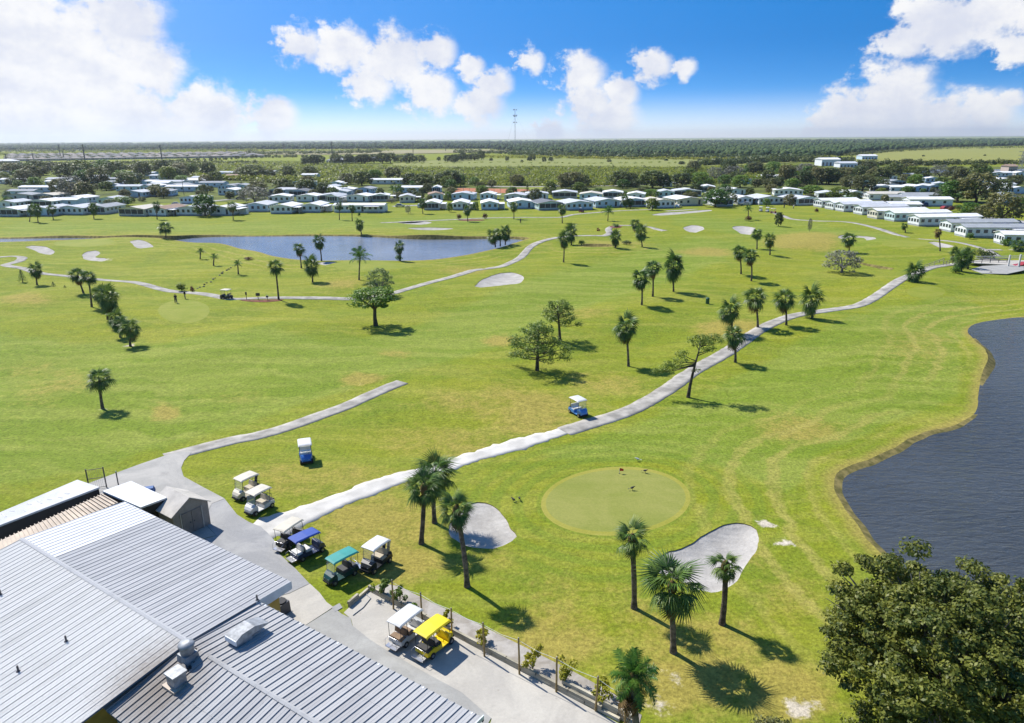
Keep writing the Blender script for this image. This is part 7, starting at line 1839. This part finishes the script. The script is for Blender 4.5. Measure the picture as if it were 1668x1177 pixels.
# far subdivision roofs
M['far_wall'] = mat('far_wall', (.46, .43, .40), .8, .08); FRF = [mat('far_roof_%d' % k, c, .85, .1, .5) for k, c in enumerate([(.20, .19, .19), (.25, .225, .21), (.16, .16, .175), (.29, .25, .23)])]
def far_house(x, y_, W, D, h, rz, m, lab, grp, wall='far_wall'):
    p = G(x, y_); o = thing('far_house', lab, 'house', p, rz, grp)
    MB().box(-W / 2, W / 2, -D / 2, D / 2, -.1, h).build('wall', M[wall], o)
    e = .6; rh = 2.4; MB().add([(-W / 2 - e, -D / 2 - e, h - .1), (W / 2 + e, -D / 2 - e, h - .1), (W / 2 + e, D / 2 + e, h - .1), (-W / 2 - e, D / 2 + e, h - .1), (-W / 2 + D / 2, 0, h + rh), (W / 2 - D / 2, 0, h + rh)], [(0, 1, 5, 4), (1, 2, 5), (2, 3, 4, 5), (3, 0, 4)]).build('roof', m, o)
    for k in (-.3, .1): 
        w_ = MB().box(W * k, W * k + 1.6, -D / 2 - .06, -D / 2 + .02, 1.0, 2.2).build('window', M['glass_dark'], o)
r8 = random.Random(8)
for row, (ya, yb) in enumerate(((262.5, 255.5), (259, 253.2), (256, 251.6), (253.5, 250.2))):
    for k in range(24):
        f_ = (k + r8.uniform(-.15, .15)) / 23; x = 20 + f_ * (400 - row * 10)
        far_house(x, ya + (yb - ya) * f_, r8.uniform(14, 19), r8.uniform(11, 13), 3.2, r8.uniform(-.2, .2), FRF[r8.randrange(4)], 'grey hip-roofed house in the far left subdivision', 'houses of the far subdivision')
far_house(560, 264.5, 30, 14, 4, .1, HR['silver'], 'low silver roofed house left of the grove', 'lone far houses')
far_house(543, 265, 16, 10, 3.4, .1, HR['grey'], 'small grey house at the left of the silver roofed one', 'lone far houses')
far_house(612, 262, 14, 10, 4, .1, HR['white'], 'white roof peeping out of the grove', 'lone far houses')
far_house(10, 268, 28, 16, 5, .2, HR['white'], 'white roofed hall at the far left edge', 'lone far houses', 'far_wall')
# sheds at right
def hall(x0, x1, y_, h, D, label, wall, rf, rz=0.0):
    a, b = G(x0, y_), G(x1, y_); L = (b - a).length; o = thing('warehouse', label, 'building', a, rz)
    MB().box(0, L, 0, D, -.1, h).build('wall', wall, o)
    MB().add([(-.5, -.5, h), (L + .5, -.5, h), (L + .5, D / 2, h + 1.6), (-.5, D / 2, h + 1.6), (L + .5, D + .5, h), (-.5, D + .5, h)], [(0, 1, 2, 3), (3, 2, 4, 5), (0, 3, 5), (1, 4, 2)]).build('roof', rf, o)
    for k in range(5): MB().box(L * (k + .25) / 5, L * (k + .25) / 5 + L * .08, -.08, .02, .2, h * .55).build('door', M['glass_dark'], o)
hall(1404, 1431, 260, 5, 16, 'white warehouse with a blue front at the edge of the field', hw('blue', WALLC['blue']), HR['white'])
hall(1338, 1370, 270, 6.5, 18, 'large white hall before the warehouse', hw('white', WALLC['white']), HR['white'])
hall(1368, 1398, 272.5, 4, 14, 'lower white hall right of the large one', hw('white', WALLC['white']), HR['silver'])
hall(1642, 1658, 281, 5, 10, 'rust brown shed near the right edge', hw('pink', (.30, .14, .09)), HR['brown'])
M['pond_flat'] = M['water_far']
zone('distant_pond', P('1470 278 1520 276 1560 277 1668 275 1668 279 1560 281 1500 281'), M['water_far'], .2, 'narrow pond beyond the right hand homes')
# transmission poles
M['pole'] = mat('weathered_pole', (.16, .15, .14), .9, .2)
for i, (x, yb, yt) in enumerate([(99, 256, 235), (140, 270, 235), (104, 258, 246), (55, 262, 249), (11, 263, 250), (265, 267, 236), (370, 250, 235), (463, 249, 234), (542, 259, 230), (613, 248, 232), (673, 249, 232), (726, 246, 231), (1420, 258, 246)]):
    p = G(x, yb); _, h = top_of(p, x, yt); o = thing('power_pole', f'{ORD[i]} listed power pole', 'power pole', p, rnd.uniform(-.3, .3), 'power poles')
    lean = rnd.uniform(-.02, .02)
    MB().tube([(0, 0, 0), (lean * h, 0, h)], [.9, .6], 6).build('shaft', M['pole'], o)
    for f_ in (.97, .88, .79): MB().box(-3, 3, -.15, .15, h * f_ - .15, h * f_ + .15).build('crossarm', M['pole'], o)
# street poles among homes
for i, (x, yb, yt) in enumerate([(831, 312, 278), (394, 306, 282), (672, 308, 280), (1098, 306, 280), (300, 318, 290), (756, 305, 276), (1170, 320, 292)]):
    p = G(x, yb); _, h = top_of(p, x, yt); o = thing('street_pole', 'thin utility pole among the homes', 'utility pole', p, 0, 'utility poles among the homes')
    MB().tube([(0, 0, 0), (0, 0, h)], [.16, .11], 6).build('shaft', M['pole'], o); MB().box(-1.1, 1.1, -.08, .08, h - .6, h - .45).build('crossarm', M['pole'], o)
# radio mast
p = G(839, 245); _, h = top_of(p, 838, 178)
o = thing('radio_mast', 'tall slim guyed radio mast on the horizon', 'mast', p)
mm_ = MB(); s = .9
for k in range(3):
    a = k * 2.094; mm_.tube([(math.cos(a) * s, math.sin(a) * s, 0), (math.cos(a) * s, math.sin(a) * s, h)], .22, 4)
nb = 40
for j in range(nb):
    z0, z1 = h * j / nb, h * (j + 1) / nb
    for k in range(3):
        a, b = k * 2.094, (k + 1) * 2.094; mm_.tube([(math.cos(a) * s, math.sin(a) * s, z0), (math.cos(b) * s, math.sin(b) * s, z1)], .1, 3, False)
mm_.build('lattice', M['galv'], o)
for f_, w in ((.995, 6), (.86, 6.5), (.84, 4), (.69, 6)):
    a = MB()
    for k in range(3):
        an = k * 2.094 + .4; a.tube([(0, 0, h * f_), (math.cos(an) * w * .8, math.sin(an) * w * .8, h * f_)], .25, 4); a.box(math.cos(an) * w * .8 - .6, math.cos(an) * w * .8 + .6, math.sin(an) * w * .8 - .4, math.sin(an) * w * .8 + .4, h * f_ - 1.6, h * f_ + 1.6)
    a.build('antenna_ring', M['trim_dark'], o)
for k in range(3):
    an = k * 2.094; MB().tube([(0, 0, h * .9), (math.cos(an) * h * .5, math.sin(an) * h * .5, 0)], .06, 3).build('guy_wire', M['pole'], o)
# lattice pylon at the right edge
p = G(1661, 286); o = thing('pylon', 'steel lattice pylon at the right picture edge', 'pylon', p); _, h = top_of(p, 1661, 246)
mm_ = MB()
for sx_ in (-1, 1):
    for sy in (-1, 1): mm_.tube([(sx_ * 2.4, sy * 2.4, 0), (sx_ * .5, sy * .5, h)], .14, 4)
for j in range(7):
    z0, z1 = h * j / 7, h * (j + 1) / 7; w0, w1 = 2.4 - 1.9 * j / 7, 2.4 - 1.9 * (j + 1) / 7
    for (ax, ay), (bx, by) in (((-1, -1), (1, -1)), ((1, -1), (1, 1)), ((1, 1), (-1, 1)), ((-1, 1), (-1, -1))):
        mm_.tube([(ax * w0, ay * w0, z0), (bx * w1, by * w1, z1)], .07, 3, False); mm_.tube([(bx * w0, by * w0, z0), (ax * w1, ay * w1, z1)], .07, 3, False)
mm_.build('lattice', M['galv'], o)
for f_ in (.98, .84, .7): MB().box(-4, 4, -.15, .15, h * f_ - .15, h * f_ + .15).build('crossarm', M['galv'], o)

# ------------------------------------------------------------------ haze: the air itself
HAZE = 1
if HAZE:
    hb = MB().box(-20000, 20000, -300, 18000, -3, 175)
    m = bpy.data.materials.new('air'); m.use_nodes = True; t = m.node_tree; t.nodes.clear()
    vo = t.nodes.new('ShaderNodeVolumePrincipled'); ou = t.nodes.new('ShaderNodeOutputMaterial')
    vo.inputs['Color'].default_value = (.90, .96, 1.0, 1); vo.inputs['Density'].default_value = 6.5e-5; vo.inputs['Anisotropy'].default_value = .45
    t.links.new(vo.outputs[0], ou.inputs['Volume'])
    tag(hb.build('haze', m), 'thin bright haze over the far country', None, None, 'stuff')

# ------------------------------------------------------------------ labels: look-alikes are told apart by their order from the left
def ordinal(n):
    return ORD[n] if n < len(ORD) else f'{n + 1}th'
SHARED = ('houses of the far subdivision', 'neat row of far trees', 'band behind the far subdivision', 'dark line behind the meadow', 'hedge line below the straw field', 'wooded edge of the meadow', 'low trees before the subdivision', 'stones in the ditch', 'stones below the bridge', 'grove above the meadow', 'clump left of the grove', 'clump in the meadow')
by = {}
for o in THINGS:
    if 'listed power pole' in o['label']: o['label'] = 'distant wooden power pole standing against the forest'
    by.setdefault(o['label'], []).append(o)
for lb, os_ in by.items():
    if len(os_) < 2 or os_[0].get('group') in SHARED: continue
    os_.sort(key=lambda o: proj(o.location)[0])
    for i, o in enumerate(os_):
        o['label'] = f'{lb}, {ordinal(i)} from left'
